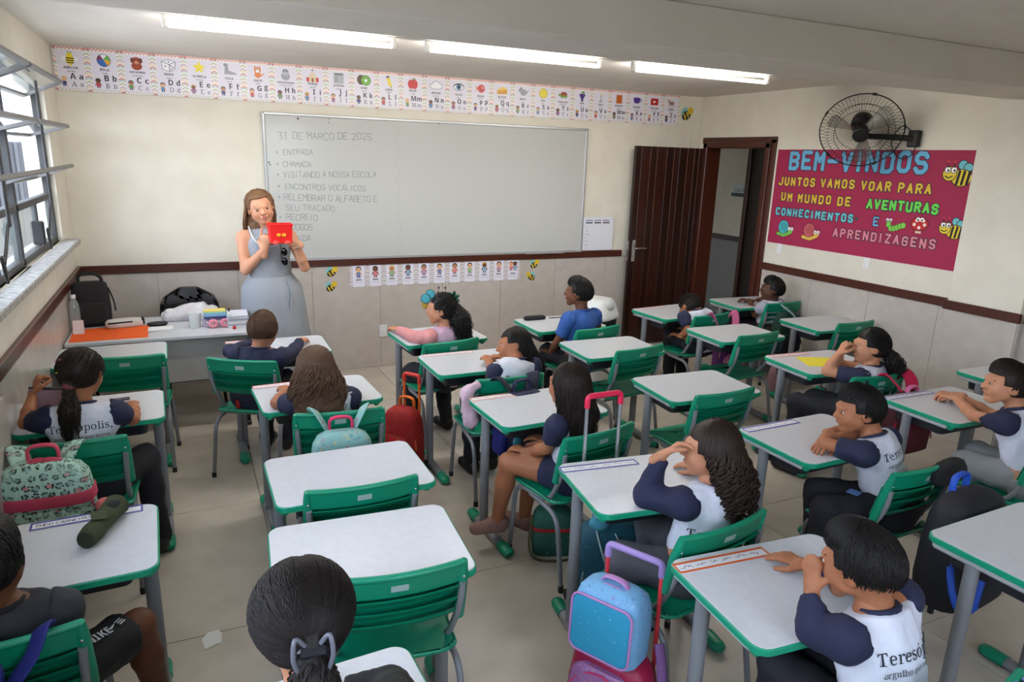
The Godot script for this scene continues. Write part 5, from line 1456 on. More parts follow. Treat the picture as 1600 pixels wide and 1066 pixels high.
# a soft bag standing on y 0; its front faces +z, its back -z
func bag(called: String, label: String, cat: String, at: Vector3, turn: float, w: float, h: float, d: float, body: Material, opt := {}) -> Node3D:
	var t := thing(called, label, cat, at, turn)
	var hw := w / 2; var hd := d / 2
	part("body", pillow([[0.0, hw * 0.86, hd * 0.8], [0.012, hw * 0.97, hd * 0.95], [h * 0.25, hw * 1.02, hd * 1.04], [h * 0.6, hw, hd], [h * 0.82, hw * 0.93, hd * 0.9], [h * 0.93, hw * 0.78, hd * 0.75], [h * 0.985, hw * 0.55, hd * 0.5], [h, hw * 0.3, hd * 0.25]], opt.get("ex", 3.6)), body, t)
	var trim: Material = opt.get("trim", M.black_cloth)
	if opt.has("pocket"):
		var ph: float = opt.get("pocket_h", 0.55) * h
		part("front_pocket", pillow([[h * 0.05, hw * 0.72, 0.010, 0, hd], [h * 0.07, hw * 0.82, 0.030, 0, hd], [ph * 0.6, hw * 0.84, 0.036, 0, hd], [ph * 0.9, hw * 0.74, 0.028, 0, hd * 0.98], [ph, hw * 0.5, 0.010, 0, hd * 0.96]], 3.4), opt.pocket, t)
		var zp := []
		for i in 13:
			var a := PI * i / 12
			zp.append(Vector3(cos(a) * hw * 0.80, ph * 0.45 + sin(a) * ph * 0.52, hd + 0.030 - 0.012 * sin(a)))
		part("zip", MB.new().tube(zp, 0.004, 6), trim, t)
	var seam := []
	for i in 17:
		var a := PI * i / 16
		seam.append(Vector3(cos(a) * hw * 0.98, h * 0.42 + sin(a) * h * 0.53, hd * 0.55))
	part("piping", MB.new().tube(seam, 0.0045, 6), trim, t)
	if opt.has("handle"):
		part("handle", MB.new().tube(curve([Vector3(-0.05, h * 0.96, -hd * 0.5), Vector3(-0.042, h + 0.045, -hd * 0.5), Vector3(0.042, h + 0.045, -hd * 0.5), Vector3(0.05, h * 0.96, -hd * 0.5)], 4), 0.007, 8, 2.0), opt.handle, t)
	if opt.has("trolley"):
		var th: float = opt.trolley_h
		var tw: float = opt.get("trolley_w", w * 0.52)
		for s in [-1, 1]:
			part("trolley_rod", MB.new().tube([Vector3(s * tw / 2, 0.05, -hd - 0.012), Vector3(s * tw / 2, th - 0.015, -hd - 0.012)], 0.008, 8), opt.rod, t)
			part("wheel", MB.new().tube([Vector3(s * hw * 0.8 - 0.013, 0.028, -hd), Vector3(s * hw * 0.8 + 0.013, 0.028, -hd)], 0.028, 14), M.tray, t)
		part("trolley_grip", MB.new().tube(bend([Vector3(-tw / 2, th - 0.05, -hd - 0.012), Vector3(-tw / 2, th, -hd - 0.012), Vector3(tw / 2, th, -hd - 0.012), Vector3(tw / 2, th - 0.05, -hd - 0.012)], 0.02), 0.0125, 10), opt.trolley, t)
		part("base_plate", MB.new().box(Vector3(0, 0.03, -hd - 0.004), Vector3(w * 0.8, 0.06, 0.02), 0.006), M.tray, t)
	return t

# loops that hang a bag on a chair's back: over the top edge and down
func hang(t: Node3D, x: float, y0: float, y1: float, zf: float, zb: float, wd: float, m: Material) -> void:
	var pts := curve([Vector3(x, y1, zf), Vector3(x, y0 + 0.012, zf), Vector3(x, y0 + 0.03, (zf + zb) / 2), Vector3(x, y0 + 0.005, zb), Vector3(x * 0.8, y1, zb + 0.02)], 4)
	var rg := []
	for q in pts: rg.append(q)
	part("strap", MB.new().tube(rg, 0.0035, 8, wd / 0.007, Vector3.ZERO), m, t)

func build_bags() -> void:
	var leo := leopard()
	var pink := mat(Color(0.76, 0.26, 0.36), 0.75)
	# leopard print backpack on the back of a chair by the left wall
	var a := bag("leopard_backpack", "mint leopard print backpack with pink bands hung on a chair", "backpack", Vector3(0.19, 0.40, 3.155), -0.06, 0.33, 0.33, 0.15, leo, {"handle": pink, "trim": pink})
	part("pink_band", pillow([[0.165, 0.166, 0.078], [0.17, 0.171, 0.084], [0.205, 0.169, 0.083], [0.212, 0.165, 0.077]], 3.6), pink, a)
	part("front_pocket", pillow([[0.0, 0.12, 0.02, 0, 0.075], [0.01, 0.14, 0.04, 0, 0.075], [0.09, 0.14, 0.045, 0, 0.075], [0.14, 0.12, 0.03, 0, 0.072], [0.155, 0.08, 0.012, 0, 0.07]], 3.0), leo, a)
	part("pocket_band", MB.new().tube(curve([Vector3(-0.14, 0.05, 0.105), Vector3(-0.06, 0.085, 0.122), Vector3(0.06, 0.085, 0.122), Vector3(0.14, 0.05, 0.105)], 5), 0.010, 8, 1.6), pink, a)
	for s in [-1, 1]: part("shoulder_strap", MB.new().tube(curve([Vector3(s * 0.055, 0.29, -0.01), Vector3(s * 0.080, 0.335, -0.045), Vector3(s * 0.095, 0.362, -0.085), Vector3(s * 0.095, 0.345, -0.125)], 5), 0.007, 8, 5.5), leo, a)
	part("pink_bow", MB.new().ball(Vector3(-0.025, 0.325, 0.0), Vector3(0.04, 0.018, 0.012), 10, Basis(Vector3.BACK, 0.4)).ball(Vector3(0.035, 0.328, 0.0), Vector3(0.04, 0.016, 0.012), 10, Basis(Vector3.BACK, -0.15)), pink, a)
	var wb := thing("red_drink_bottle", "red and pale pink drink bottle in the side pocket of the leopard backpack", "bottle", Vector3(0.385, 0.43, 3.20), 0.0)
	part("body", MB.new().lathe([Vector2(0.001, 0), Vector2(0.033, 0.003), Vector2(0.036, 0.02), Vector2(0.036, 0.075), Vector2(0.030, 0.09)], 16), mat(Color(0.65, 0.06, 0.10), 0.4), wb)
	part("lid", MB.new().lathe([Vector2(0.030, 0.088), Vector2(0.030, 0.112), Vector2(0.018, 0.126), Vector2(0.001, 0.128)], 16), mat(Color(0.82, 0.45, 0.45), 0.4), wb)
	# red wheeled bag with orange handle
	var red := dotted(Color(0.58, 0.05, 0.04), [Color(0.66, 0.10, 0.05), Color(0.72, 0.30, 0.06), Color(0.45, 0.03, 0.03)], 90, 5.0, 3.0, 5)
	var b := bag("red_trolley_backpack", "red wheeled backpack with an orange pull handle", "backpack", Vector3(1.885, 0, 2.225), -50 * D, 0.25, 0.42, 0.17, red, {"pocket": red, "pocket_h": 0.62, "handle": mat(Color(0.88, 0.42, 0.08), 0.6), "trim": mat(Color(0.80, 0.40, 0.10), 0.6), "trolley": mat(Color(0.75, 0.16, 0.12), 0.5), "rod": mat(Color(0.85, 0.38, 0.08), 0.5), "trolley_h": 0.60, "trolley_w": 0.11})
	part("badge", MB.new().ball(Vector3(0.0, 0.20, 0.118), Vector3(0.05, 0.065, 0.006), 18), mat(Color(0.70, 0.06, 0.05), 0.5), b)
	part("badge_rim", MB.new().ball(Vector3(0.0, 0.20, 0.1165), Vector3(0.056, 0.071, 0.005), 18), mat(Color(0.42, 0.03, 0.03), 0.5), b)
	# pale teal backpack on the chair of the brown haired girl
	var tl := dotted(Color(0.52, 0.70, 0.68), [Color(0.34, 0.52, 0.52), Color(0.70, 0.25, 0.35), Color(0.42, 0.60, 0.60), Color(0.85, 0.70, 0.35), Color(0.36, 0.50, 0.55)], 60, 9.0, 4.0, 8)
	var ht := mat(Color(0.80, 0.18, 0.36), 0.7)
	var c := bag("teal_backpack", "pale teal patterned backpack with a pink grab handle on a chair", "backpack", Vector3(1.335, 0.36, 3.135), -0.1, 0.28, 0.33, 0.13, tl, {"pocket": tl, "pocket_h": 0.66, "handle": ht, "trim": ht})
	for s in [-1, 1]: part("shoulder_strap", MB.new().tube(curve([Vector3(s * 0.05, 0.30, -0.04), Vector3(s * 0.095, 0.385, -0.055), Vector3(s * 0.115, 0.405, -0.09), Vector3(s * 0.115, 0.38, -0.125)], 5), 0.006, 8, 5.0), tl, c)
	# navy backpack on the chair of the girl resting her head
	var nv := mat(Color(0.09, 0.105, 0.24), 0.8); var rb := mat(Color(0.06, 0.10, 0.42), 0.75); var tq := mat(Color(0.16, 0.46, 0.50), 0.75)
	var e := bag("navy_backpack", "dark navy and turquoise backpack hung low on a chair", "backpack", Vector3(2.36, 0.335, 2.935), 0.12, 0.30, 0.36, 0.14, nv, {"trim": rb, "handle": nv})
	part("front_panel", pillow([[0.03, 0.11, 0.012, 0, 0.07], [0.05, 0.125, 0.03, 0, 0.072], [0.19, 0.125, 0.032, 0, 0.07], [0.27, 0.10, 0.02, 0, 0.062], [0.29, 0.06, 0.008, 0, 0.055]], 2.6), mat(Color(0.09, 0.11, 0.20), 0.7), e)
	part("side_pocket", pillow([[0.03, 0.018, 0.05, -0.155, 0], [0.05, 0.026, 0.06, -0.155, 0], [0.20, 0.026, 0.055, -0.15, 0], [0.24, 0.012, 0.04, -0.145, 0]], 3.0), rb, e)
	part("turquoise_patch", MB.new().ball(Vector3(0.095, 0.235, 0.075), Vector3(0.045, 0.035, 0.02), 12).ball(Vector3(-0.095, 0.12, 0.088), Vector3(0.028, 0.035, 0.014), 12), tq, e)
	for s in [-1, 1]: part("shoulder_strap", MB.new().tube(curve([Vector3(s * 0.05, 0.32, -0.03), Vector3(s * 0.085, 0.39, -0.06), Vector3(s * 0.11, 0.42, -0.10), Vector3(s * 0.11, 0.39, -0.135)], 5), 0.007, 8, 5.5), mat(Color(0.085, 0.09, 0.18), 0.85), e)
	var nz := FastNoiseLite.new(); nz.frequency = 14.0; nz.seed = 2
	var sd := SDF.new()
	sd.cap(Vector3(0, 0.20, 0), Vector3(0.02, 0.05, 0.02), 0.03, 0.045, 0.03).cap(Vector3(0.0, 0.20, 0), Vector3(0.07, 0.24, 0.0), 0.028, 0.02, 0.03)
	sd.noise = nz; sd.noise_amp = 0.014
	solo("pink_jacket", net_mesh(sd.net(0.007)), mat(Color(0.80, 0.68, 0.74), 0.85), "pale pink and white jacket bunched at the chair with navy straps", "jacket", Vector3(2.06, 0.48, 2.83), 0.2)
	# green lunch bag under the chair of the girl in shorts
	var gm := dotted(Color(0.13, 0.36, 0.31), [Color(0.48, 0.62, 0.55), Color(0.10, 0.30, 0.26), Color(0.60, 0.66, 0.50)], 26, 9.0, 4.5, 12)
	var f := bag("green_lunch_bag", "green patterned lunch bag with a red zip under a chair", "lunch bag", Vector3(2.31, 0, 3.40), -22 * D, 0.21, 0.25, 0.13, gm, {"trim": mat(Color(0.42, 0.36, 0.20), 0.8), "handle": mat(Color(0.60, 0.12, 0.14), 0.8), "ex": 5.0})
	part("zip_band", pillow([[0.14, 0.106, 0.067], [0.143, 0.109, 0.070], [0.155, 0.109, 0.070], [0.158, 0.106, 0.067]], 5.0), mat(Color(0.70, 0.10, 0.13), 0.7), f)
	part("strap", MB.new().tube(curve([Vector3(0.10, 0.22, 0.0), Vector3(0.15, 0.14, 0.05), Vector3(0.10, 0.02, 0.09), Vector3(-0.06, 0.008, 0.10), Vector3(-0.12, 0.05, 0.06), Vector3(-0.105, 0.20, 0.0)], 5), 0.005, 7, 2.4), mat(Color(0.34, 0.33, 0.20), 0.85), f)
	# dark teal wheeled backpack with a tall pink handle
	var te := dotted(Color(0.09, 0.31, 0.38), [Color(0.16, 0.42, 0.48), Color(0.08, 0.30, 0.36), Color(0.26, 0.52, 0.56)], 120, 4.0, 4.0, 14)
	var hp := mat(Color(0.82, 0.10, 0.28), 0.5)
	var g := bag("teal_trolley_backpack", "dark teal wheeled backpack with a tall pink and silver handle", "backpack", Vector3(2.315, 0, 3.885), 0.0, 0.32, 0.43, 0.19, te, {"pocket": te, "pocket_h": 0.6, "trim": mat(Color(0.55, 0.66, 0.62), 0.6), "trolley": hp, "rod": mat(Color(0.72, 0.74, 0.75), 0.25, 0.7), "trolley_h": 0.955, "trolley_w": 0.165, "handle": mat(Color(0.25, 0.52, 0.60), 0.7)})
	for s in [-1, 1]: part("draw_cord", MB.new().tube(curve([Vector3(s * 0.03 - 0.06, 0.42, 0.03), Vector3(s * 0.045 - 0.06, 0.38, 0.09), Vector3(s * 0.03 - 0.06, 0.31, 0.11)], 4), 0.0035, 6), mat(Color(0.70, 0.76, 0.74), 0.7), g)
	part("pompom", MB.new().ball(Vector3(-0.07, 0.44, 0.03), Vector3(0.05, 0.035, 0.035), 12), mat(Color(0.28, 0.58, 0.66), 0.9), g)
	solo("red_toy", MB.new().ball(Vector3(0, 0.06, 0), Vector3(0.045, 0.06, 0.035), 12).ball(Vector3(-0.025, 0.015, 0.01), Vector3(0.02, 0.015, 0.03), 8).ball(Vector3(0.03, 0.015, 0.01), Vector3(0.02, 0.015, 0.03), 8), mat(Color(0.50, 0.03, 0.04), 0.8), "small red charm hanging low on the dark teal backpack", "charm", Vector3(2.29, 0.0, 4.03))
	# bright pink wheeled backpack and the sky blue lunch bag on it
	var mg := mat(Color(0.62, 0.08, 0.26), 0.45)
	var iri := dotted(Color(0.62, 0.42, 0.62), [Color(0.72, 0.70, 0.78), Color(0.60, 0.30, 0.55), Color(0.45, 0.50, 0.72), Color(0.76, 0.40, 0.40)], 150, 6.0, 5.0, 19)
	iri.roughness = 0.25
	var h := bag("pink_trolley_backpack", "bright pink wheeled backpack with a shimmering front and lilac handle", "backpack", Vector3(1.985, 0, 4.45), -62 * D, 0.30, 0.30, 0.17, mg, {"pocket": iri, "pocket_h": 0.86, "trim": mat(Color(0.78, 0.20, 0.42), 0.5), "trolley": mat(Color(0.62, 0.52, 0.76), 0.5), "rod": mat(Color(0.85, 0.22, 0.26), 0.5), "trolley_h": 0.615, "trolley_w": 0.205})
	part("lilac_strap", MB.new().tube(curve([Vector3(0.13, 0.34, -0.06), Vector3(0.17, 0.24, -0.02), Vector3(0.17, 0.10, 0.0), Vector3(0.14, 0.05, -0.03)], 5), 0.006, 8, 3.0), mat(Color(0.50, 0.34, 0.56), 0.7), h)
	var sk := dotted(Color(0.45, 0.66, 0.82), [Color(0.58, 0.76, 0.88), Color(0.30, 0.48, 0.68), Color(0.70, 0.78, 0.90), Color(0.55, 0.40, 0.66)], 60, 7.0, 5.0, 23)
	var cy := dotted(Color(0.16, 0.58, 0.72), [Color(0.34, 0.70, 0.80), Color(0.60, 0.80, 0.88), Color(0.20, 0.62, 0.76)], 40, 4.0, 6.0, 24)
	var lil := mat(Color(0.70, 0.50, 0.72), 0.6)
	var i := thing("blue_lunch_bag", "sky blue lunch bag with a turquoise front resting on the pink backpack", "lunch bag", Vector3(1.955, 0.300, 4.455), -62 * D)
	i.rotation.x = -0.05
	part("body", pillow([[0.0, 0.108, 0.070], [0.01, 0.120, 0.080], [0.12, 0.124, 0.084], [0.19, 0.120, 0.080], [0.228, 0.108, 0.068], [0.246, 0.085, 0.050], [0.252, 0.05, 0.03]], 5.0), sk, i)
	part("front_panel", MB.new().prism(rrect(0.215, 0.20, 0.03), 0.0, 0.008, 0.003, Transform3D(Basis(Vector3.RIGHT, PI / 2), Vector3(0, 0.118, 0.078))), cy, i)
	var rim := []
	for q in rrect(0.222, 0.207, 0.032): rim.append(Vector3(q.x, 0.118 + q.y, 0.084))
	rim.append(rim[0])
	part("piping", MB.new().tube(rim, 0.0045, 6), lil, i)
	part("top_zip", MB.new().tube(curve([Vector3(-0.118, 0.19, 0.02), Vector3(-0.06, 0.243, 0.02), Vector3(0.06, 0.243, 0.02), Vector3(0.118, 0.19, 0.02)], 5), 0.005, 6), lil, i)
	part("handle", MB.new().tube(curve([Vector3(-0.05, 0.245, 0.0), Vector3(-0.03, 0.268, 0.0), Vector3(0.03, 0.268, 0.0), Vector3(0.05, 0.245, 0.0)], 4), 0.005, 7, 3.0), lil, i)
	# navy backpack with bright blue trim on the chair of the leaning boy
	var dk := mat(Color(0.075, 0.08, 0.115), 0.75); var bb := mat(Color(0.07, 0.28, 0.68), 0.6)
	var j := bag("navy_blue_trim_backpack", "black navy backpack with bright blue trim on a chair back", "backpack", Vector3(3.465, 0.25, 4.655), 0.12, 0.38, 0.46, 0.20, dk, {"pocket": dk, "pocket_h": 0.6, "handle": bb, "trim": bb})
	part("blue_stripe", MB.new().tube(curve([Vector3(-0.15, 0.08, 0.14), Vector3(-0.10, 0.24, 0.135), Vector3(0.0, 0.33, 0.11), Vector3(0.14, 0.36, 0.07)], 5), 0.012, 8, 1.4), bb, j)
	part("loose_strap", MB.new().tube(curve([Vector3(-0.20, 0.22, 0.06), Vector3(-0.235, 0.14, 0.10), Vector3(-0.20, 0.06, 0.13), Vector3(-0.17, 0.10, 0.16)], 4), 0.006, 7, 2.2), bb, j)
	part("hung_jacket", pillow([[0.42, 0.08, 0.03, 0.09, -0.14], [0.44, 0.11, 0.045, 0.10, -0.14], [0.475, 0.105, 0.045, 0.10, -0.145], [0.50, 0.07, 0.03, 0.12, -0.145], [0.508, 0.03, 0.012, 0.13, -0.145]], 2.6), M.black_cloth, j)
	# straps of the pink backpack on the chair of the girl with the ponytail
	var hot := mat(Color(0.72, 0.03, 0.25), 0.6)
	var k := bag("maroon_backpack", "maroon and hot pink backpack hung on the ponytail girl's chair", "backpack", Vector3(4.47, 0.32, 3.655), 0.05, 0.30, 0.36, 0.14, mat(Color(0.25, 0.03, 0.08), 0.75), {"pocket": mat(Color(0.34, 0.05, 0.12), 0.7), "trim": hot})
	for s in [-1, 1]: part("shoulder_strap", MB.new().tube(curve([Vector3(s * 0.04 + 0.02, 0.34, -0.02), Vector3(s * 0.075 + 0.02, 0.40, -0.06), Vector3(s * 0.085 + 0.02, 0.435, -0.115), Vector3(s * 0.085 + 0.02, 0.40, -0.15)], 5), 0.007, 8, 5.0), hot, k)
	part("grab_handle", MB.new().tube(curve([Vector3(-0.03, 0.35, 0.0), Vector3(-0.01, 0.385, 0.0), Vector3(0.05, 0.385, 0.0), Vector3(0.07, 0.35, 0.0)], 4), 0.008, 8, 2.0), mat(Color(0.80, 0.40, 0.58), 0.6), k)
	# near the door
	var pp := dotted(Color(0.62, 0.28, 0.42), [Color(0.75, 0.50, 0.60), Color(0.35, 0.12, 0.24)], 120, 5.0, 6.0, 29)
	var l := bag("purple_backpack", "purple and pink backpack hung on the chair nearest the door", "backpack", Vector3(4.64, 0.28, 1.985), 0.1, 0.28, 0.36, 0.13, mat(Color(0.30, 0.05, 0.30), 0.7), {"pocket": mat(Color(0.62, 0.30, 0.42), 0.7), "pocket_h": 0.5, "trim": mat(Color(0.75, 0.50, 0.45), 0.6)})
	for s in [-1, 1]: part("shoulder_strap", MB.new().tube(curve([Vector3(s * 0.06, 0.33, -0.02), Vector3(s * 0.11, 0.42, -0.055), Vector3(s * 0.115, 0.475, -0.09), Vector3(s * 0.115, 0.44, -0.135)], 5), 0.006, 8, 5.0), pp, l)
	# by the right wall
	var m2 := bag("dark_green_backpack", "dark green backpack with a pale strap on the chair in the corner", "backpack", Vector3(5.46, 0.33, 1.775), 0.0, 0.27, 0.36, 0.13, mat(Color(0.04, 0.19, 0.16), 0.8), {"trim": M.black_cloth, "pocket": mat(Color(0.07, 0.11, 0.17), 0.8), "pocket_h": 0.5})
	part("pale_strap", MB.new().tube(curve([Vector3(-0.06, 0.42, -0.03), Vector3(0.0, 0.34, 0.07), Vector3(0.07, 0.22, 0.085), Vector3(0.12, 0.12, 0.06)], 5), 0.006, 8, 3.6), mat(Color(0.50, 0.60, 0.62), 0.7), m2)
	bag("pink_grey_lunch_bag", "small pink and grey bag on the floor by the right wall", "bag", Vector3(5.30, 0, 1.90), 0.4, 0.22, 0.26, 0.12, mat(Color(0.55, 0.42, 0.46), 0.7), {"pocket": mat(Color(0.48, 0.52, 0.52), 0.7), "trim": mat(Color(0.70, 0.45, 0.52), 0.7), "handle": mat(Color(0.70, 0.45, 0.52), 0.7)})
	# blue backpack at the lower left and striped jacket at the lower right
	var n2 := bag("blue_strap_backpack", "dark backpack with royal blue straps on the lower left chair", "backpack", Vector3(0.235, 0.33, 4.435), 0.0, 0.30, 0.36, 0.13, mat(Color(0.08, 0.09, 0.12), 0.8), {"trim": rb, "handle": rb})
	for s in [-1, 1]: part("shoulder_strap", MB.new().tube(curve([Vector3(s * 0.06, 0.33, -0.03), Vector3(s * 0.11, 0.39, -0.06), Vector3(s * 0.125, 0.425, -0.11), Vector3(s * 0.125, 0.40, -0.145)], 5), 0.006, 8, 5.0), rb, n2)
	var s2 := SDF.new()
	s2.cap(Vector3(-0.14, 0.0, 0), Vector3(0.10, 0.02, 0.01), 0.045, 0.05, 0.03).cap(Vector3(-0.14, -0.02, 0.02), Vector3(-0.16, -0.2, 0.05), 0.04, 0.035, 0.03)
	s2.noise = nz; s2.noise_amp = 0.008
	var jm := mat(Color(0.12, 0.15, 0.34), 0.85)
	var jk := thing("striped_jacket", "navy jacket with pale stripes over the chair at the lower right corner", "jacket", Vector3(2.56, 0.70, 5.42))
	part("cloth", net_mesh(s2.net(0.01)), jm, jk)
	for q in 2: part("stripe", MB.new().tube(curve([Vector3(-0.10 + q * 0.03, 0.045, -0.03), Vector3(-0.11 + q * 0.03, 0.055, 0.01), Vector3(-0.10 + q * 0.03, 0.03, 0.045)], 4), 0.004, 6), mat(Color(0.45, 0.48, 0.66), 0.8), jk)

func ik(a: Vector3, c: Vector3, l1: float, l2: float, pole: Vector3) -> Vector3:
	var d := c - a
	var L := d.length()
	if L > (l1 + l2) * 0.985:
		var k := L / ((l1 + l2) * 0.985)
		l1 *= k; l2 *= k
	var x := clampf((l1 * l1 - l2 * l2 + L * L) / (2.0 * L), -l1, l1)
	var h := sqrt(maxf(l1 * l1 - x * x, 0.0))
	var dir := d / L
	var p := (pole - dir * pole.dot(dir)).normalized()
	return a + dir * x + p * h

# five fingers on a palm; d points along the hand, n out of the palm, side +1 right hand, -1 left
func hand_net(wr: Vector3, d: Vector3, n: Vector3, side: float, s: float, curl: float, point := false) -> Array:
	d = d.normalized()
	n = (n - d * n.dot(d)).normalized()
	var t := n.cross(d) * -side
	var q := SDF.new()
	q.cap(wr - d * 0.03 * s, wr + d * 0.012 * s, 0.023 * s, 0.022 * s, 0.012, n, 0.78)
	q.cap(wr + d * 0.015 * s, wr + d * 0.062 * s, 0.025 * s, 0.031 * s, 0.010, n, 0.42)
	q.cap(wr + d * 0.066 * s + t * 0.022 * s, wr + d * 0.060 * s - t * 0.022 * s, 0.0105 * s, 0.0095 * s, 0.008)
	var ln := [0.056, 0.062, 0.057, 0.045]
	for i in 4:
		var c := curl * (1.0 + 0.10 * i)
		if point: c = 0.06 if i == 0 else 1.25
		var p := wr + (d * (0.068 - 0.004 * absf(i - 1.2)) + t * (0.0235 - 0.0158 * i)) * s
		var dr := (d + t * (0.10 - 0.07 * i)).normalized()
		var r: float = [0.0076, 0.0078, 0.0074, 0.0066][i] * s
		var a := 0.0
		for k in 3:
			a += c * [0.75, 0.95, 0.6][k]
			var e := dr * cos(a) + n * sin(a)
			var p2: Vector3 = p + e * ln[i] * [0.45, 0.31, 0.24][k] * s
			q.cap(p, p2, r, r * 0.92, 0.0035 * s)
			p = p2; r *= 0.92
	var tp := wr + (d * 0.016 + t * 0.020 + n * 0.004) * s
	var t1 := tp + (d * 0.62 + t * 0.70 + n * (0.2 + 0.2 * curl)).normalized() * 0.030 * s
	var t2 := t1 + (d * 0.85 + t * (0.40 - 0.5 * curl) + n * (0.15 + 0.6 * curl)).normalized() * 0.024 * s
	var t3 := t2 + (d * 0.9 + t * (0.2 - 0.7 * curl) + n * (0.1 + 0.7 * curl)).normalized() * 0.020 * s
	q.cap(tp, t1, 0.0125 * s, 0.0098 * s, 0.010 * s).cap(t1, t2, 0.0092 * s, 0.0082 * s, 0.004).cap(t2, t3, 0.0080 * s, 0.0066 * s, 0.003)
	return q.net(0.0032 * s)

func strand(m: MB, pts: Array, r: float, sides := 4) -> void:
	var rr := []
	for i in pts.size(): rr.append(r * (0.75 if i == 0 else 1.0) * (1.0 - 0.75 * pow(float(i) / (pts.size() - 1), 3.0)))
	m.tube(pts, rr, sides)

var hair_mats := {}
func hair_mat(c: Color) -> StandardMaterial3D:
	if not hair_mats.has(c):
		hair_mats[c] = mat(c, 0.55, 0.0, 0.35)
	return hair_mats[c]

func person(P: Dictionary) -> Node3D:
	var s: float = P.get("s", 1.0)
	var hip: Vector3 = P.hip; var neck: Vector3 = P.neck; var head: Vector3 = P.head
	var yaw: float = P.get("yaw", 0.0) * D
	var fwd := Basis(Vector3.UP, yaw) * Vector3.FORWARD
	var rgt := Basis(Vector3.UP, yaw) * Vector3.RIGHT
	var spine := (neck - hip).normalized()
	var base := Vector3(hip.x, 0, hip.z)
	var t := thing("person", P.label, "person", base, 0.0, P.get("group", "pupils"))
	var off := base
	var skin: Material = P.skin
	var chest := hip.lerp(neck, 0.68) + fwd * 0.005
	var bfw := (fwd - spine * fwd.dot(spine)).normalized()
	var belly := hip.lerp(neck, 0.30) + bfw * 0.012
	var sw: float = P.get("shw", 0.128) * s
	var sh := [neck - rgt * sw - spine * 0.045 * s, neck + rgt * sw - spine * 0.045 * s]
	if P.has("sh"): sh = P.sh
	var hj := [hip - rgt * 0.068 * s, hip + rgt * 0.068 * s]
	var wr: Array = P.wr
	var pole: Array = P.get("pole", [Vector3(-0.5, -1, 0.3), Vector3(0.5, -1, 0.3)])
	var el := [ik(sh[0], wr[0], 0.225 * s, 0.195 * s, pole[0]), ik(sh[1], wr[1], 0.225 * s, 0.195 * s, pole[1])]
	if P.has("el"): el = P.el
	var kn: Array = P.get("kn", [hj[0] + fwd * 0.31 * s, hj[1] + fwd * 0.31 * s])
	var an: Array = P.get("an", [Vector3(kn[0].x, 0.075, kn[0].z) - fwd * 0.02, Vector3(kn[1].x, 0.075, kn[1].z) - fwd * 0.02])
	var toe := []
	for i in 2:
		var fd: Vector3 = P.get("foot", [fwd, fwd])[i]
		toe.append(an[i] + fd * 0.12 * s - Vector3(0, 0.042, 0))
	var far: bool = P.get("far", false)
	var cell := 0.015 if far else 0.0125
	# ---- skin
	var b := SDF.new()
	b.cap(hj[0], hj[1], 0.085 * s, 0.085 * s, 0.04)
	b.cap(hip, belly, 0.105 * s, 0.098 * s, 0.05, bfw, 0.78)
	b.cap(belly, chest, 0.098 * s, 0.112 * s, 0.05, bfw, 0.74)
	b.cap(sh[0].lerp(neck, 0.14), sh[1].lerp(neck, 0.14), 0.037 * s, 0.037 * s, 0.05)
	b.cap(neck - spine * 0.03 * s, neck.lerp(head, 0.6), 0.043 * s, 0.038 * s, 0.03)
	for i in 2:
		b.cap(sh[i], el[i], 0.035 * s, 0.028 * s, 0.025)
		b.cap(el[i], el[i].lerp(wr[i], 0.35), 0.028 * s, 0.029 * s, 0.015)
		b.cap(el[i].lerp(wr[i], 0.35), wr[i], 0.029 * s, 0.0205 * s, 0.015)
		b.cap(hj[i], kn[i], 0.072 * s, 0.050 * s, 0.03)
		b.cap(kn[i], kn[i].lerp(an[i], 0.35), 0.048 * s, 0.047 * s, 0.02)
		b.cap(kn[i].lerp(an[i], 0.35), an[i], 0.047 * s, 0.031 * s, 0.02)
		b.cap(an[i] - Vector3(0, 0.02, 0), toe[i], 0.034 * s, 0.026 * s, 0.02)
	var nets := [b.net(cell)]
	# ---- head
	var f: Vector3 = (P.look as Vector3).normalized()
	var u: Vector3 = P.get("up", Vector3.UP)
	u = (u - f * u.dot(f)).normalized()
	var r := f.cross(u)
	var hs: float = P.get("hs", s * 1.0 if s < 1.1 else s * 0.93)
	var h := SDF.new()
	h.ball(head + (u * 0.022 - f * 0.006) * hs, 0.080 * hs, 0.03, r, 0.92)
	h.ball(head + (u * 0.016 - f * 0.030) * hs, 0.066 * hs, 0.03, r, 0.95)
	h.ball(head + (f * 0.034 - u * 0.004) * hs, 0.056 * hs, 0.03, r, 0.98)
	h.cap(head + (f * 0.036 - u * 0.035) * hs, head + (f * 0.058 - u * 0.074) * hs, 0.042 * hs, 0.022 * hs, 0.03, r, 1.12)
	for e in [-1.0, 1.0]:
		h.ball(head + (f * 0.052 + r * e * 0.034 - u * 0.026) * hs, 0.026 * hs, 0.02)
		h.cap(head + (f * 0.018 + r * e * 0.048 - u * 0.04) * hs, head + (f * 0.05 + r * e * 0.02 - u * 0.074) * hs, 0.018 * hs, 0.016 * hs, 0.025)
		h.ball(head + (r * e * 0.076 - f * 0.006 - u * 0.004) * hs, 0.023 * hs, 0.006, r, 0.40)
		h.ball(head + (r * e * 0.080 - f * 0.010 + u * 0.004) * hs, 0.018 * hs, 0.004, r, 0.40)
	h.cap(head + (f * 0.084 + u * 0.012) * hs, head + (f * 0.100 - u * 0.018) * hs, 0.007 * hs, 0.0105 * hs, 0.012)
	h.ball(head + (f * 0.092 - u * 0.020 + r * 0.008) * hs, 0.007 * hs, 0.008); h.ball(head + (f * 0.092 - u * 0.020 - r * 0.008) * hs, 0.007 * hs, 0.008)
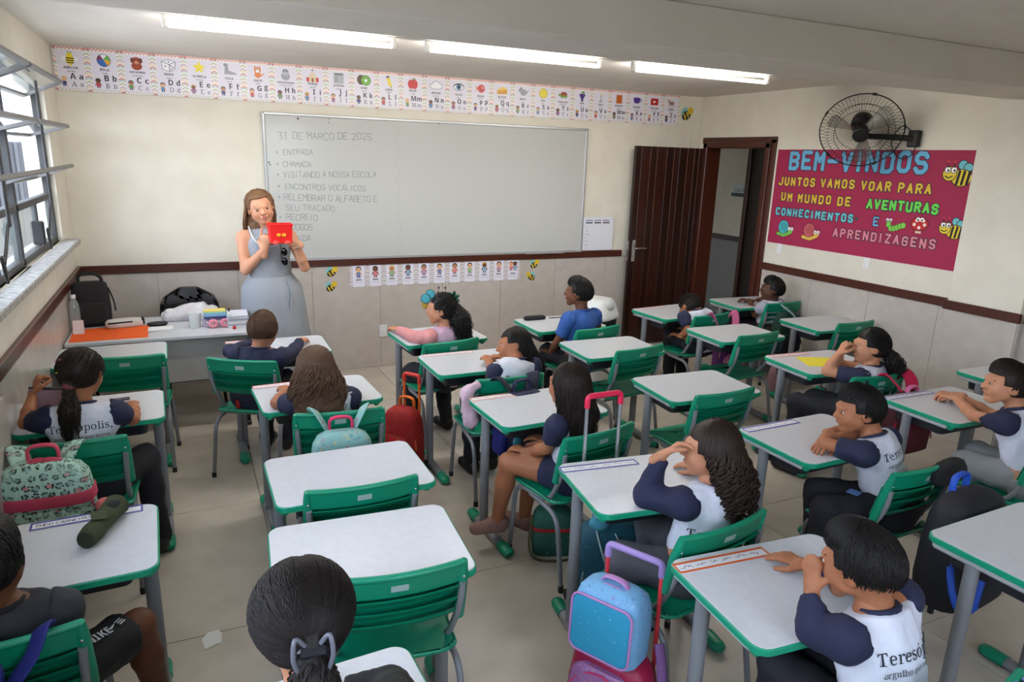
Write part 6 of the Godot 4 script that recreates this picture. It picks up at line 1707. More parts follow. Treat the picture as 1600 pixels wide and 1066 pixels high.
	h.cap(head + (f * 0.082 + r * 0.014 - u * 0.045) * hs, head + (f * 0.082 - r * 0.014 - u * 0.045) * hs, 0.009 * hs, 0.009 * hs, 0.012)
	h.cap(head + (f * 0.080 + r * 0.03 + u * 0.024) * hs, head + (f * 0.080 - r * 0.03 + u * 0.024) * hs, 0.008 * hs, 0.008 * hs, 0.02)
	h.cap(head - (u * 0.03 + f * 0.022) * hs, neck + spine * 0.01, 0.042 * hs, 0.043 * s, 0.03)
	nets.append(h.net(0.0058 * hs if far else 0.0046 * hs))
	# ---- hands
	var hd: Array = P.get("hand", [fwd, fwd]); var pn: Array = P.get("palm", [Vector3.DOWN, Vector3.DOWN]); var cu: Array = P.get("curl", [0.35, 0.35])
	for i in 2:
		if P.get("nohand", [false, false])[i]: continue
		nets.append(hand_net(wr[i], hd[i], pn[i], 1.0 if i else -1.0, s, cu[i], P.get("point", -1) == i))
	part("body", net_mesh(join(nets), off), skin, t)
	# ---- face details
	var eyem: Material = M.get_or_add("eye_white", mat(Color(0.66, 0.63, 0.60), 0.3)); var irm: Material = M.get_or_add("iris", mat(Color(0.035, 0.02, 0.014), 0.15))
	if not P.get("noface", false):
		for e in [-1.0, 1.0]:
			var ec: Vector3 = head + (f * 0.0785 + r * e * 0.0295 + u * 0.006) * hs
			var ey := part("eye", MB.new().ball(ec - off, Vector3(0.0125, 0.0070, 0.0080) * hs, 12, Basis(r, u, -f)), eyem, t)
			part("iris", MB.new().ball(ec + f * 0.0042 * hs - off, Vector3(0.0072, 0.0070, 0.0056) * hs, 10, Basis(r, u, -f)), irm, ey)
			part("eyebrow", MB.new().tube([head + (f * 0.0845 + r * e * 0.014 + u * 0.0285) * hs - off, head + (f * 0.0835 + r * e * 0.030 + u * 0.0325) * hs - off, head + (f * 0.071 + r * e * 0.045 + u * 0.025) * hs - off], [0.0022 * hs, 0.0026 * hs, 0.0014 * hs], 6), hair_mat(P.hair_color), t)
		var smile: bool = P.get("smile", false)
		var lp := []
		for k in 7:
			var q := (k - 3) / 3.0
			lp.append(head + (f * (0.0915 - 0.014 * q * q) + r * q * (0.024 if smile else 0.018) + u * (-0.046 + (0.009 if smile else 0.002) * q * q)) * hs - off)
		var lip := part("lips", MB.new().tube(lp, [0.0015 * hs, 0.0034 * hs, 0.004 * hs, 0.0036 * hs, 0.004 * hs, 0.0034 * hs, 0.0015 * hs], 6), P.get("lip", mat(Color(0.52, 0.22, 0.19), 0.5)), t)
		if smile:
			var l2 := []
			for k in 7:
				var q := (k - 3) / 3.0
				l2.append(head + (f * (0.090 - 0.014 * q * q) + r * q * 0.023 + u * (-0.059 + 0.020 * q * q)) * hs - off)
			part("lower_lip", MB.new().tube(l2, [0.0012 * hs, 0.003 * hs, 0.0036 * hs, 0.004 * hs, 0.0036 * hs, 0.003 * hs, 0.0012 * hs], 6), lip.material_override, lip)
			part("teeth", MB.new().ball(head + (f * 0.084 - u * 0.051) * hs - off, Vector3(0.019, 0.0075, 0.007) * hs, 12, Basis(r, u, -f)), mat(Color(0.86, 0.85, 0.82), 0.25), lip)
	# ---- clothes
	var nz := FastNoiseLite.new()
	nz.seed = int(hip.x * 100.0 + hip.z * 37.0); nz.frequency = 11.0; nz.fractal_octaves = 2
	var top: Material = P.get("top"); var slv: Material = P.get("sleeve", top)
	var g := 0.011 * s
	if top:
		var c := SDF.new()
		c.cap(hip - spine * 0.02, belly, 0.112 * s + g, 0.100 * s + g, 0.05, bfw, 0.80)
		c.cap(belly, chest, 0.100 * s + g, 0.113 * s + g, 0.05, bfw, 0.75)
		var bare: float = 0.42 if P.get("sleeves", "short") == "none" else 0.05
		c.cap(sh[0].lerp(neck, bare), sh[1].lerp(neck, bare), (0.046 if bare < 0.1 else 0.031) * s + g * 0.6, (0.046 if bare < 0.1 else 0.031) * s + g * 0.6, 0.05)
		c.cap(neck - spine * 0.05 * s, neck - spine * 0.005 * s, 0.06 * s, 0.046 * s + g * 0.3, 0.04)
		c.noise = nz; c.noise_amp = P.get("fold", 0.010) * s; c.noise_scale = Vector3(1.0, 0.75, 1.0)
		c.planes = [[-spine, -spine.dot(hip - spine * 0.075 * s)], [spine, spine.dot(neck + spine * 0.012 * s)]]
		var sh_net := c.net(cell * (0.8 if P.get("near", false) else 1.0))
		var shirt := part("shirt", net_mesh(sh_net, off), top, t)
		# collar ring
		if P.has("collar"):
			var cr := []
			for k in 17:
				var a := TAU * k / 16
				cr.append(neck + spine * (0.014 * s - 0.012 * s * maxf(0.0, cos(a))) + (bfw * cos(a) * 0.050 + rgt * sin(a) * 0.054) * s * 1.04 - off)
			part("collar", MB.new().tube(cr, 0.0085 * s, 7), P.collar, shirt)
		for i in 2:
			var sd := SDF.new()
			var kind: String = P.get("sleeves", "short")
			if kind == "none": continue
			sd.cap(sh[i].lerp(neck, 0.25), sh[i], 0.048 * s + g, 0.044 * s + g, 0.02)
			if kind == "short":
				var e: Vector3 = sh[i].lerp(el[i], 0.68)
				sd.cap(sh[i], e, 0.044 * s + g, 0.036 * s + g, 0.02)
				var ax: Vector3 = (el[i] - sh[i]).normalized()
				sd.planes = [[ax, ax.dot(e)]]
			else:
				sd.cap(sh[i], el[i], 0.046 * s + g, 0.031 * s + g, 0.02)
				sd.cap(el[i], wr[i], 0.031 * s + g, 0.024 * s + g * 0.8, 0.02)
				var ax: Vector3 = (wr[i] - el[i]).normalized()
				sd.planes = [[ax, ax.dot(wr[i] - ax * 0.012)]]
			var inw: Vector3 = (neck - sh[i]).normalized()
			sd.planes.append([(inw - spine * 0.15).normalized(), (inw - spine * 0.15).normalized().dot(sh[i]) + 0.026 * s])
			sd.noise = nz; sd.noise_amp = 0.007 * s
			part("sleeve", net_mesh(sd.net(cell), off), slv, shirt)
		if P.get("side_panel", false):
			# dark panels let into the sides of the shirt
			for e in [-1.0, 1.0]:
				var sp := SDF.new()
				sp.cap(hip + rgt * e * 0.103 * s - spine * 0.03, belly + rgt * e * 0.098 * s + spine * 0.03, 0.024 * s, 0.010 * s, 0.02)
				sp.planes = [[-spine, -spine.dot(hip - spine * 0.07 * s)]]
				part("side_panel", net_mesh(sp.net(cell), off), slv, shirt)
		if P.has("print"):
			var pr: Dictionary = P.print
			shirt_print(shirt, c, off, neck - spine * pr.get("down", 0.12) * s + rgt * pr.get("shift", 0.0), bfw.rotated(spine, pr.get("turn", 0.0)), spine, "Teresópolis,", 0.044 * s * pr.get("size", 1.0), M.get_or_add("print_ink", mat(Color(0.14, 0.15, 0.20), 0.8)))
			shirt_print(shirt, c, off, neck - spine * (pr.get("down", 0.12) + 0.042) * s + rgt * pr.get("shift", 0.0), bfw.rotated(spine, pr.get("turn", 0.0)), spine, "orgulho que nos move", 0.021 * s * pr.get("size", 1.0), M.get_or_add("print_ink", mat(Color(0.14, 0.15, 0.20), 0.8)))
	var bot: Material = P.get("bottom")
	if bot:
		var pn2 := []
		var pv := SDF.new()
		pv.cap(hj[0], hj[1], 0.087 * s + g, 0.087 * s + g, 0.03).cap(hip, belly, 0.111 * s + g * 0.8, 0.105 * s, 0.04, bfw, 0.80)
		pv.planes = [[spine, spine.dot(hip + spine * 0.05)]]
		pn2.append(pv.net(cell))
		for i in 2:
			var lg := SDF.new()
			lg.noise = nz; lg.noise_amp = 0.009 * s
			if P.get("legs", "long") == "shorts":
				var e: Vector3 = hj[i].lerp(kn[i], P.get("short_to", 0.72))
				lg.cap(hj[i], e, 0.075 * s + g, 0.060 * s + g, 0.02)
				var ax: Vector3 = (kn[i] - hj[i]).normalized()
				lg.planes = [[ax, ax.dot(e)]]
			else:
				lg.cap(hj[i], kn[i], 0.073 * s + g, 0.053 * s + g, 0.02).cap(kn[i], an[i], 0.053 * s + g, 0.040 * s + g * 0.6, 0.02)
				lg.planes = [[Vector3.DOWN, -an[i].y + 0.015]]
			pn2.append(lg.net(cell))
		part("trousers" if P.get("legs", "long") == "long" else "shorts", net_mesh(join(pn2), off), bot, t)
	for i in 2:
		var fd: Vector3 = (toe[i] - an[i]); fd.y = 0; fd = fd.normalized()
		var so := SDF.new()
		var fl: float = an[i].y - 0.075 + 0.030
		var hl := Vector3(an[i].x, fl + 0.008, an[i].z) - fd * 0.022 * s
		so.cap(hl, hl + fd * 0.135 * s, 0.036 * s, 0.032 * s, 0.02).cap(hl + Vector3(0, 0.03 * s, 0), hl + fd * 0.05 * s + Vector3(0, 0.018 * s, 0), 0.036 * s, 0.034 * s, 0.02)
		so.planes = [[Vector3.DOWN, -(an[i].y - 0.075)], [Vector3.UP, an[i].y + 0.012]]
		part("shoe", net_mesh(so.net(0.009), off), P.get("shoes", M.black), t)
	hair(P, t, off, head, f, u, r, hs, neck, spine)
	t.set_meta("_head", [head - off, f, u, r, hs])
	return t

# letters laid on the cloth of the back
func shirt_print(parent: Node, c: SDF, off: Vector3, o: Vector3, inward: Vector3, up: Vector3, s: String, size: float, m: Material, fn := "Droid Serif", wt := 400) -> void:
	var tm := TextMesh.new()
	tm.text = s; tm.font = font(fn, wt); tm.font_size = 32; tm.pixel_size = size / 32.0; tm.depth = 0.0; tm.curve_step = 2.0
	var ar := tm.get_mesh_arrays()
	if ar.is_empty(): return
	var vs: PackedVector3Array = ar[Mesh.ARRAY_VERTEX]
	var ix: PackedInt32Array = ar[Mesh.ARRAY_INDEX]
	var rt := inward.cross(up).normalized()
	var V := PackedVector3Array(); var N := PackedVector3Array()
	for q in vs:
		var p := o + rt * q.x + up * q.y - inward * 0.30
		var hit := false
		for k in 120:
			var d := c.dist(p)
			if c.noise_amp > 0.0: d += c.noise.get_noise_3dv(p * c.noise_scale) * c.noise_amp
			if d < 0.004:
				hit = true
				break
			if d > 0.5: break
			p += inward * maxf((d - 0.003) * 0.6, 0.0006)
		V.append(p - off if hit else Vector3.INF); N.append(-inward)
	var keep := PackedInt32Array()
	for i in range(0, ix.size(), 3):
		if V[ix[i]].is_finite() and V[ix[i + 1]].is_finite() and V[ix[i + 2]].is_finite():
			for k in 3: keep.append(ix[i + k])
	for i in V.size():
		if not V[i].is_finite(): V[i] = o - off
	if keep.size(): part("lettering", net_mesh([V, N, keep]), m, parent)

func hair(P: Dictionary, t: Node3D, off: Vector3, head: Vector3, f: Vector3, u: Vector3, r: Vector3, hs: float, neck: Vector3, spine: Vector3) -> void:
	var hm := hair_mat(P.hair_color)
	var st: String = P.hair
	var rg := RandomNumberGenerator.new()
	rg.seed = int(head.x * 1000.0) + int(head.z * 317.0)
	var nz := FastNoiseLite.new()
	nz.seed = rg.randi() % 1000; nz.frequency = 38.0; nz.fractal_octaves = 2
	var c := SDF.new()
	var hc := head + (u * 0.026 - f * 0.012) * hs
	var R := (0.093 if st != "short" else 0.0915) * hs
	c.ball(hc, R, 0.02, r, 0.94)
	c.ball(head + (u * 0.012 - f * 0.036) * hs, 0.074 * hs, 0.02, r, 0.98)
	if st == "short": c.ball(head + (u * 0.078 + f * 0.030) * hs, 0.047 * hs, 0.05, f, 1.1)
	c.noise = nz; c.noise_amp = 0.0022 * hs
	var hl: float = P.get("hairline", 0.055)
	c.wedges = [[f, f.dot(head) + 0.040 * hs, -u, -u.dot(head) - hl * hs], [f, f.dot(head) + 0.004 * hs, -u, -u.dot(head) - 0.012 * hs]]
	c.planes = [[-u, -u.dot(head) + (P.get("hair_low", 0.040) if st == "short" else 0.055) * hs]]
	var L: float = P.get("hair_len", 0.2)
	var fall: Vector3 = P.get("fall", Vector3.DOWN)
	var back: Vector3 = -f
	var nets := []
	var m := MB.new()
	var n: int = P.get("strands", 260)
	var sr := 0.0026 * hs
	# a point on the hair shell for a polar angle from the crown and a bearing from the back
	var shell := func(th: float, ph: float, lift: float) -> Vector3:
		var d := u * cos(th) + (back * cos(ph) + r * sin(ph)) * sin(th)
		return hc + (d + r * d.dot(r) * -0.06) * (R + lift)
	var lift := func(q: Vector3) -> Vector3:
		for k in 3:
			var d := c.dist(q)
			if d > 0.0015 * hs: break
			q += (q - hc).normalized() * (0.002 * hs - d)
		return q
	if st == "short":
		for i in n * 3:
			var ph := rg.randf_range(-PI, PI); var th := sqrt(rg.randf()) * 1.75
			if absf(ph) > 1.75 and th > 0.75: th = rg.randf_range(0.1, 0.75)
			var pts := []
			var dl := rg.randf_range(0.25, 0.5)
			for k in 4: pts.append(lift.call(shell.call(th + dl * k / 3.0, ph + rg.randf_range(-0.06, 0.06), (0.0005 + 0.0035 * sin(k * 1.1)) * hs)) - off)
			strand(m, pts, 0.0021 * hs, 3)
	elif st == "tied":
		# combed back to a tie, then falling
		var tie: Vector3 = head + P.get("tie", back * 0.095 + u * 0.03) * hs if not P.has("tie_local") else head + (f * P.tie_local.x + u * P.tie_local.y + r * P.tie_local.z) * hs
		for i in n:
			var ph := rg.randf_range(-2.6, 2.6)
			var a: Vector3 = shell.call(rg.randf_range(0.02, 1.55) if absf(ph) > 1.5 else rg.randf_range(0.02, 2.5), ph, 0.002 * hs)
			if (a - head).dot(f) > 0.04 * hs and (a - head).dot(u) < hl * hs: continue
			var pts := []
			for k in 6:
				var q: Vector3 = a.lerp(tie, k / 5.0)
				var o := (q - hc)
				q = hc + o.normalized() * maxf(o.length(), R + 0.002 * hs)
				pts.append(lift.call(q) - off)
			strand(m, pts, 0.0015 * hs, 3)
		c.ball(tie, 0.022 * hs, 0.02)
		var wv: float = P.get("wave", 0.006)
		var tw: float = P.get("tail", 0.03)
		var end := tie + fall.normalized() * L
		var cs := SDF.new()
		cs.cap(tie, tie.lerp(end, 0.45) + back * 0.01, 0.020 * hs, tw, 0.02).cap(tie.lerp(end, 0.45) + back * 0.01, end, tw, tw * 0.45, 0.02)
		cs.noise = nz; cs.noise_amp = tw * 0.3
		nets.append(cs.net(0.006 * hs))
		for i in n / 2:
			var o := Vector3(rg.randf_range(-1, 1), rg.randf_range(-0.3, 0.3), rg.randf_range(-1, 1)).normalized() * tw * rg.randf_range(0.75, 1.25)
			var p0 := rg.randf() * TAU
			var pts := []
			for k in 9:
				var q := k / 8.0
				var wd := sin(minf(q * 1.8, 1.0) * PI * 0.5) * (1.0 - 0.5 * maxf(0.0, q - 0.6))
				pts.append(tie.lerp(end, q * rg.randf_range(0.97, 1.03)) + back * 0.01 * sin(q * PI) + o * wd + Vector3(cos(p0 + q * 16.0), 0, sin(p0 + q * 16.0)) * wv - off)
			strand(m, pts, sr, 4)
		if P.has("tie_color"):
			part("hair_tie", MB.new().ball(tie - off, Vector3(0.026, 0.022, 0.026) * hs, 12), mat(P.tie_color, 0.7), t)
	else:
		# loose hair over the shoulders and back
		var wv: float = P.get("wave", 0.010)
		var vol: float = P.get("vol", 0.075)
		var bl := SDF.new()
		var e0 := head + (back * 0.045 - u * 0.01) * hs
		var e1: Vector3 = e0 + back * 0.015 + fall.normalized() * L * 0.55
		var e2: Vector3 = e0 + back * 0.02 + fall.normalized() * L
		bl.cap(e0, e1, 0.078 * hs, vol, 0.04, f, 0.75).cap(e1, e2, vol, vol * 0.65, 0.04, f, 0.65)
		bl.noise = nz; bl.noise_amp = 0.010 * hs
		nets.append(bl.net(0.0075))
		var turns: float = P.get("turns", 10.0)
		for i in n:
			var ph := rg.randf_range(-1.95, 1.95)
			var pts := []
			var th0 := rg.randf_range(0.15, 0.5)
			var p0 := rg.randf() * TAU
			var ll := L * rg.randf_range(0.75, 1.05)
			for k in 4: pts.append(lift.call(shell.call(lerpf(th0, 1.5, k / 3.0), ph, rg.randf_range(0.000, 0.005) * hs)) - off)
			var rim: Vector3 = shell.call(1.5, ph, 0.003 * hs)
			var outw := (back * cos(ph) * 0.55 + r * sin(ph)).normalized()
			var tgt: Vector3 = e0 + outw * vol * rg.randf_range(0.85, 1.2) * Vector3(1, 1, 1).x
			var K := 26 if turns > 16.0 else 10
			for k in range(1, K + 1):
				var q := float(k) / K
				var col := rim.lerp(tgt, minf(q * 1.6, 1.0))
				var q3 := Vector3(col.x, 0, col.z) + Vector3(0, rim.y, 0)
				q3 = rim + (tgt - rim - u * (tgt - rim).dot(u)) * minf(q * 1.4, 1.0) + fall.normalized() * ll * q
				q3 -= outw * vol * 0.35 * maxf(0.0, q - 0.6)
				q3 += (r * cos(p0 + q * turns) + back * sin(p0 + q * turns)) * wv * minf(q * 2.0, 1.0)
				pts.append(q3 - off)
			strand(m, pts, sr * P.get("thick", 1.0), 4)
	nets.push_front(c.net(0.005 * hs))
	var ho := part("hair", net_mesh(join(nets), off), hm, t)
	if m.v.size(): part("strands", m, hm, ho)

func skin_mat(c: Color) -> StandardMaterial3D:
	var m := mat(c, 0.55, 0.0, 0.4)
	m.subsurf_scatter_enabled = true; m.subsurf_scatter_strength = 0.08
	return m

func build_people() -> void:
	var V := func(x: float, y: float, z: float) -> Vector3: return Vector3(x, y, z)
	var sk1 := skin_mat(Color(0.62, 0.40, 0.28)); var sk2 := skin_mat(Color(0.72, 0.50, 0.38)); var sk3 := skin_mat(Color(0.40, 0.24, 0.16)); var sk4 := skin_mat(Color(0.31, 0.19, 0.135)); var sk5 := skin_mat(Color(0.80, 0.58, 0.46))
	var white := relief(mat(Color(0.80, 0.81, 0.86), 0.85), 0.15, 0.12); var navy := mat(Color(0.105, 0.12, 0.235), 0.85); var dark := mat(Color(0.085, 0.09, 0.12), 0.85)
	var blk := Color(0.085, 0.074, 0.068); var brn := Color(0.135, 0.098, 0.078)
	var uni := {"top": white, "sleeve": navy, "collar": navy, "bottom": dark, "side_panel": true}
	var A := func(d: Dictionary) -> Node3D:
		for k in uni:
			if not d.has(k): d[k] = uni[k]
		return person(d)
	# teacher
	teacher(sk5)
	# left column
	var p: Node3D = A.call({"label": "girl with a low ponytail opening a pencil case by the left wall", "hip": V.call(0.29, 0.475, 2.84), "neck": V.call(0.285, 0.80, 2.74), "head": V.call(0.298, 0.935, 2.70), "look": V.call(0.35, -0.25, -1), "wr": [V.call(0.085, 0.82, 2.56), V.call(0.475, 0.715, 2.58)], "el": [V.call(0.065, 0.73, 2.68), V.call(0.475, 0.70, 2.70)], "hand": [V.call(0.25, 0.8, -0.5), V.call(-0.2, 0, -1)], "palm": [V.call(0.8, -0.2, -0.3), Vector3.DOWN], "curl": [0.9, 0.4], "skin": sk1, "hair": "tied", "hair_color": brn, "tie_local": V.call(-0.085, -0.045, -0.01), "hair_len": 0.24, "tail": 0.034, "fall": V.call(-0.02, -1, 0.22), "strands": 340, "tie_color": Color(0.45, 0.20, 0.24), "kn": [V.call(0.20, 0.47, 2.52), V.call(0.50, 0.46, 2.60)], "an": [V.call(0.20, 0.075, 2.50), V.call(0.535, 0.075, 2.68)], "print": {"down": 0.09, "size": 0.95}, "noface": true})
	hair_clips(p)
	p = A.call({"label": "boy in black shorts at the lower left edge", "hip": V.call(0.255, 0.475, 4.17), "neck": V.call(0.245, 0.745, 4.17), "head": V.call(0.232, 0.862, 4.165), "look": V.call(0.25, -0.05, -1), "wr": [V.call(0.14, 0.715, 3.98), V.call(0.30, 0.57, 3.98)], "el": [V.call(0.12, 0.68, 4.12), V.call(0.375, 0.60, 4.12)], "skin": sk3, "hair": "short", "hair_color": blk, "kn": [V.call(0.20, 0.47, 3.96), V.call(0.53, 0.47, 3.97)], "an": [V.call(0.20, 0.075, 3.93), V.call(0.565, 0.075, 3.88)], "top": mat(Color(0.17, 0.18, 0.21), 0.85), "sleeve": mat(Color(0.17, 0.18, 0.21), 0.85), "collar": dark, "side_panel": false, "legs": "shorts", "bottom": mat(Color(0.06, 0.06, 0.066), 0.7), "short_to": 0.86, "near": true, "strands": 420})
	shorts_print(p)
	# second column
	p = A.call({"label": "boy in a navy jacket seen from behind, in front of the teacher", "yaw": -25.0, "hip": V.call(1.085, 0.475, 1.86), "neck": V.call(1.115, 0.745, 1.83), "head": V.call(1.14, 0.852, 1.81), "look": V.call(0.35, -0.2, -1), "wr": [V.call(1.10, 0.72, 1.57), V.call(1.38, 0.72, 1.62)], "el": [V.call(0.955, 0.715, 1.70), V.call(1.30, 0.70, 1.80)], "skin": sk2, "hair": "short", "hair_color": Color(0.31, 0.225, 0.165), "top": navy, "sleeves": "long", "collar": navy, "side_panel": false, "bottom": mat(Color(0.09, 0.10, 0.19), 0.8), "strands": 420, "fold": 0.016, "noface": true})
	part("red_trouser_panel", MB.new().ball(Vector3(-0.115, 0.45, 0.02), Vector3(0.02, 0.055, 0.035), 12), mat(Color(0.62, 0.06, 0.05), 0.7), p)
	A.call({"label": "girl with long loose brown hair seen from behind", "hip": V.call(1.35, 0.475, 2.89), "neck": V.call(1.30, 0.775, 2.83), "head": V.call(1.285, 0.880, 2.795), "look": V.call(0.05, -0.35, -1), "wr": [V.call(1.16, 0.72, 2.60), V.call(1.43, 0.72, 2.60)], "el": [V.call(1.10, 0.715, 2.74), V.call(1.475, 0.715, 2.76)], "skin": sk1, "hair": "loose", "hair_color": Color(0.36, 0.27, 0.205), "hair_len": 0.26, "vol": 0.118, "wave": 0.013, "strands": 560, "thick": 1.0, "turns": 17.0, "fall": V.call(0.0, -1, 0.10), "bottom": dark, "noface": true})
	foreground_person(sk2)
	# third column
	p = A.call({"label": "girl in a pale pink top with a green hair bow", "yaw": 18.0, "hip": V.call(2.29, 0.475, 1.87), "neck": V.call(2.30, 0.79, 1.83), "head": V.call(2.275, 0.915, 1.815), "look": V.call(-0.9, 0.0, -0.5), "wr": [V.call(2.065, 0.72, 1.50), V.call(2.44, 0.72, 1.62)], "el": [V.call(2.11, 0.715, 1.70), V.call(2.46, 0.70, 1.80)], "skin": sk2, "hair": "tied", "hair_color": blk, "tie_local": V.call(-0.075, 0.065, 0.0), "hair_len": 0.27, "tail": 0.062, "wave": 0.012, "fall": V.call(0.22, -1, 0.22), "strands": 420, "top": mat(Color(0.80, 0.66, 0.74), 0.8), "sleeve": mat(Color(0.78, 0.52, 0.52), 0.8), "sleeves": "long", "collar": mat(Color(0.80, 0.58, 0.62), 0.8), "side_panel": false, "kn": [V.call(2.10, 0.47, 1.71), V.call(2.33, 0.47, 1.62)], "an": [V.call(2.10, 0.075, 1.70), V.call(2.36, 0.075, 1.68)]})
	bee_band(p)
	A.call({"label": "girl resting her head on her arm, dark hair falling to one side", "yaw": 8.0, "hip": V.call(2.37, 0.475, 2.70), "neck": V.call(2.475, 0.745, 2.57), "head": V.call(2.50, 0.815, 2.48), "look": V.call(-0.9, -0.05, -0.35), "up": V.call(0.30, 0.9, -0.25), "wr": [V.call(2.36, 0.72, 2.44), V.call(2.50, 0.72, 2.36)], "el": [V.call(2.30, 0.63, 2.62), V.call(2.60, 0.70, 2.50)], "hand": [V.call(0.1, 0.15, -1), V.call(-1, 0, -0.2)], "skin": sk1, "hair": "loose", "hair_color": blk, "hair_len": 0.27, "vol": 0.075, "wave": 0.011, "fall": V.call(0.30, -1, 0.22), "strands": 380, "print": {"down": 0.14, "shift": 0.015, "size": 0.95}})
	A.call({"label": "girl in navy shorts sitting sideways with long dark hair", "yaw": 25.0, "hip": V.call(2.37, 0.475, 3.52), "neck": V.call(2.335, 0.775, 3.48), "head": V.call(2.318, 0.893, 3.465), "look": V.call(-0.35, 0.0, -1), "wr": [V.call(2.17, 0.545, 3.36), V.call(2.30, 0.56, 3.30)], "el": [V.call(2.20, 0.615, 3.50), V.call(2.44, 0.60, 3.42)], "skin": sk1, "hair": "loose", "hair_color": brn, "hair_len": 0.27, "vol": 0.085, "wave": 0.008, "strands": 480, "turns": 9.0, "fall": V.call(0.03, -1, 0.08), "legs": "shorts", "short_to": 0.45, "side_panel": false, "bottom": navy, "kn": [V.call(2.105, 0.475, 3.30), V.call(2.28, 0.475, 3.22)], "an": [V.call(2.075, 0.145, 3.245), V.call(2.25, 0.10, 3.20)], "foot": [V.call(-0.75, 0, -0.1), V.call(-0.4, 0, -0.7)], "shoes": mat(Color(0.55, 0.42, 0.38), 0.8)})
	A.call({"label": "girl with curly dark hair holding a hand to her face", "yaw": 5.0, "hip": V.call(2.37, 0.475, 4.375), "neck": V.call(2.425, 0.785, 4.36), "head": V.call(2.425, 0.905, 4.325), "look": V.call(-0.75, -0.05, -0.75), "wr": [V.call(2.255, 0.890, 4.265), V.call(2.58, 0.715, 4.12)], "el": [V.call(2.215, 0.725, 4.24), V.call(2.60, 0.71, 4.26)], "hand": [V.call(0.75, 0.35, 0.1), V.call(-0.3, 0, -1)], "palm": [V.call(0.35, -0.5, 0.75), Vector3.DOWN], "curl": [0.55, 0.3], "skin": sk2, "hair": "loose", "hair_color": Color(0.16, 0.11, 0.085), "hair_len": 0.25, "vol": 0.088, "wave": 0.015, "turns": 30.0, "strands": 260, "thick": 2.0, "fall": V.call(0.10, -1, 0.16), "sleeves": "long", "bottom": mat(Color(0.30, 0.305, 0.33), 0.85), "kn": [V.call(2.14, 0.475, 4.23), V.call(2.40, 0.475, 4.06)], "an": [V.call(2.17, 0.075, 4.24), V.call(2.40, 0.075, 4.08)], "print": {"down": 0.16, "size": 1.0}, "near": true})
	A.call({"label": "boy in the foreground with one fist at his cheek", "yaw": 2.0, "hip": V.call(2.34, 0.475, 5.20), "neck": V.call(2.338, 0.782, 5.105), "head": V.call(2.312, 0.892, 5.055), "look": V.call(-0.28, -0.16, -0.95), "hair_low": 0.012, "wr": [V.call(2.222, 0.805, 4.990), V.call(2.425, 0.718, 4.80)], "el": [V.call(2.185, 0.725, 5.045), V.call(2.50, 0.735, 4.98)], "hand": [V.call(0.25, 0.85, -0.35), V.call(-0.35, -0.03, -1)], "palm": [V.call(0.6, -0.3, 0.1), Vector3.DOWN], "curl": [1.25, 0.22], "skin": sk1, "hair": "short", "hair_color": blk, "sleeves": "long", "sh": [V.call(2.215, 0.742, 5.125), V.call(2.455, 0.775, 5.085)], "print": {"down": 0.085, "shift": 0.03, "size": 1.0}, "near": true, "strands": 700, "fold": 0.013})
	# fourth column
	A.call({"label": "boy in a plain blue T-shirt", "yaw": 12.0, "hip": V.call(3.36, 0.475, 1.845), "neck": V.call(3.37, 0.83, 1.80), "head": V.call(3.352, 0.960, 1.765), "look": V.call(-0.75, 0.08, -0.65), "wr": [V.call(3.20, 0.50, 1.66), V.call(3.46, 0.715, 1.60)], "el": [V.call(3.165, 0.60, 1.80), V.call(3.55, 0.70, 1.74)], "skin": sk3, "hair": "short", "hair_color": blk, "top": relief(mat(Color(0.17, 0.33, 0.60), 0.85), 0.15, 0.1), "sleeve": mat(Color(0.17, 0.33, 0.60), 0.85), "collar": mat(Color(0.12, 0.26, 0.55), 0.85), "side_panel": false, "strands": 420})
	p = A.call({"label": "boy leaning his chin on his folded arm", "yaw": 18.0, "hip": V.call(3.50, 0.475, 4.33), "neck": V.call(3.45, 0.765, 4.215), "head": V.call(3.405, 0.872, 4.155), "look": V.call(-0.9, -0.08, -0.5), "wr": [V.call(3.42, 0.722, 4.02), V.call(3.32, 0.718, 4.10)], "el": [V.call(3.255, 0.728, 4.12), V.call(3.56, 0.72, 4.06)], "hand": [V.call(1, 0, -0.1), V.call(-1, 0, 0.2)], "skin": sk1, "hair": "short", "hair_color": blk, "kn": [V.call(3.19, 0.475, 4.24), V.call(3.30, 0.475, 4.10)], "an": [V.call(3.13, 0.075, 4.27), V.call(3.30, 0.075, 4.12)], "print": {"down": 0.075, "shift": 0.03}, "strands": 480})
	part("trouser_badge", MB.new().box(Vector3(-0.20, 0.555, -0.055), Vector3(0.045, 0.004, 0.05), 0.001, Basis(Vector3.UP, 0.3)), mat(Color(0.35, 0.50, 0.72), 0.7), p)
	# fifth column
	A.call({"label": "girl bent forward over her lap near the door", "hip": V.call(4.56, 0.475, 1.74), "neck": V.call(4.53, 0.735, 1.685), "head": V.call(4.505, 0.755, 1.635), "look": V.call(-0.25, -0.75, -0.6), "up": V.call(0, 0.6, -0.8), "wr": [V.call(4.40, 0.53, 1.66), V.call(4.55, 0.55, 1.58)], "el": [V.call(4.395, 0.60, 1.78), V.call(4.64, 0.60, 1.70)], "skin": sk1, "hair": "tied", "hair_color": blk, "tie_local": V.call(-0.08, 0.03, 0), "hair_len": 0.10, "tail": 0.03, "far": true, "strands": 200, "noface": true})
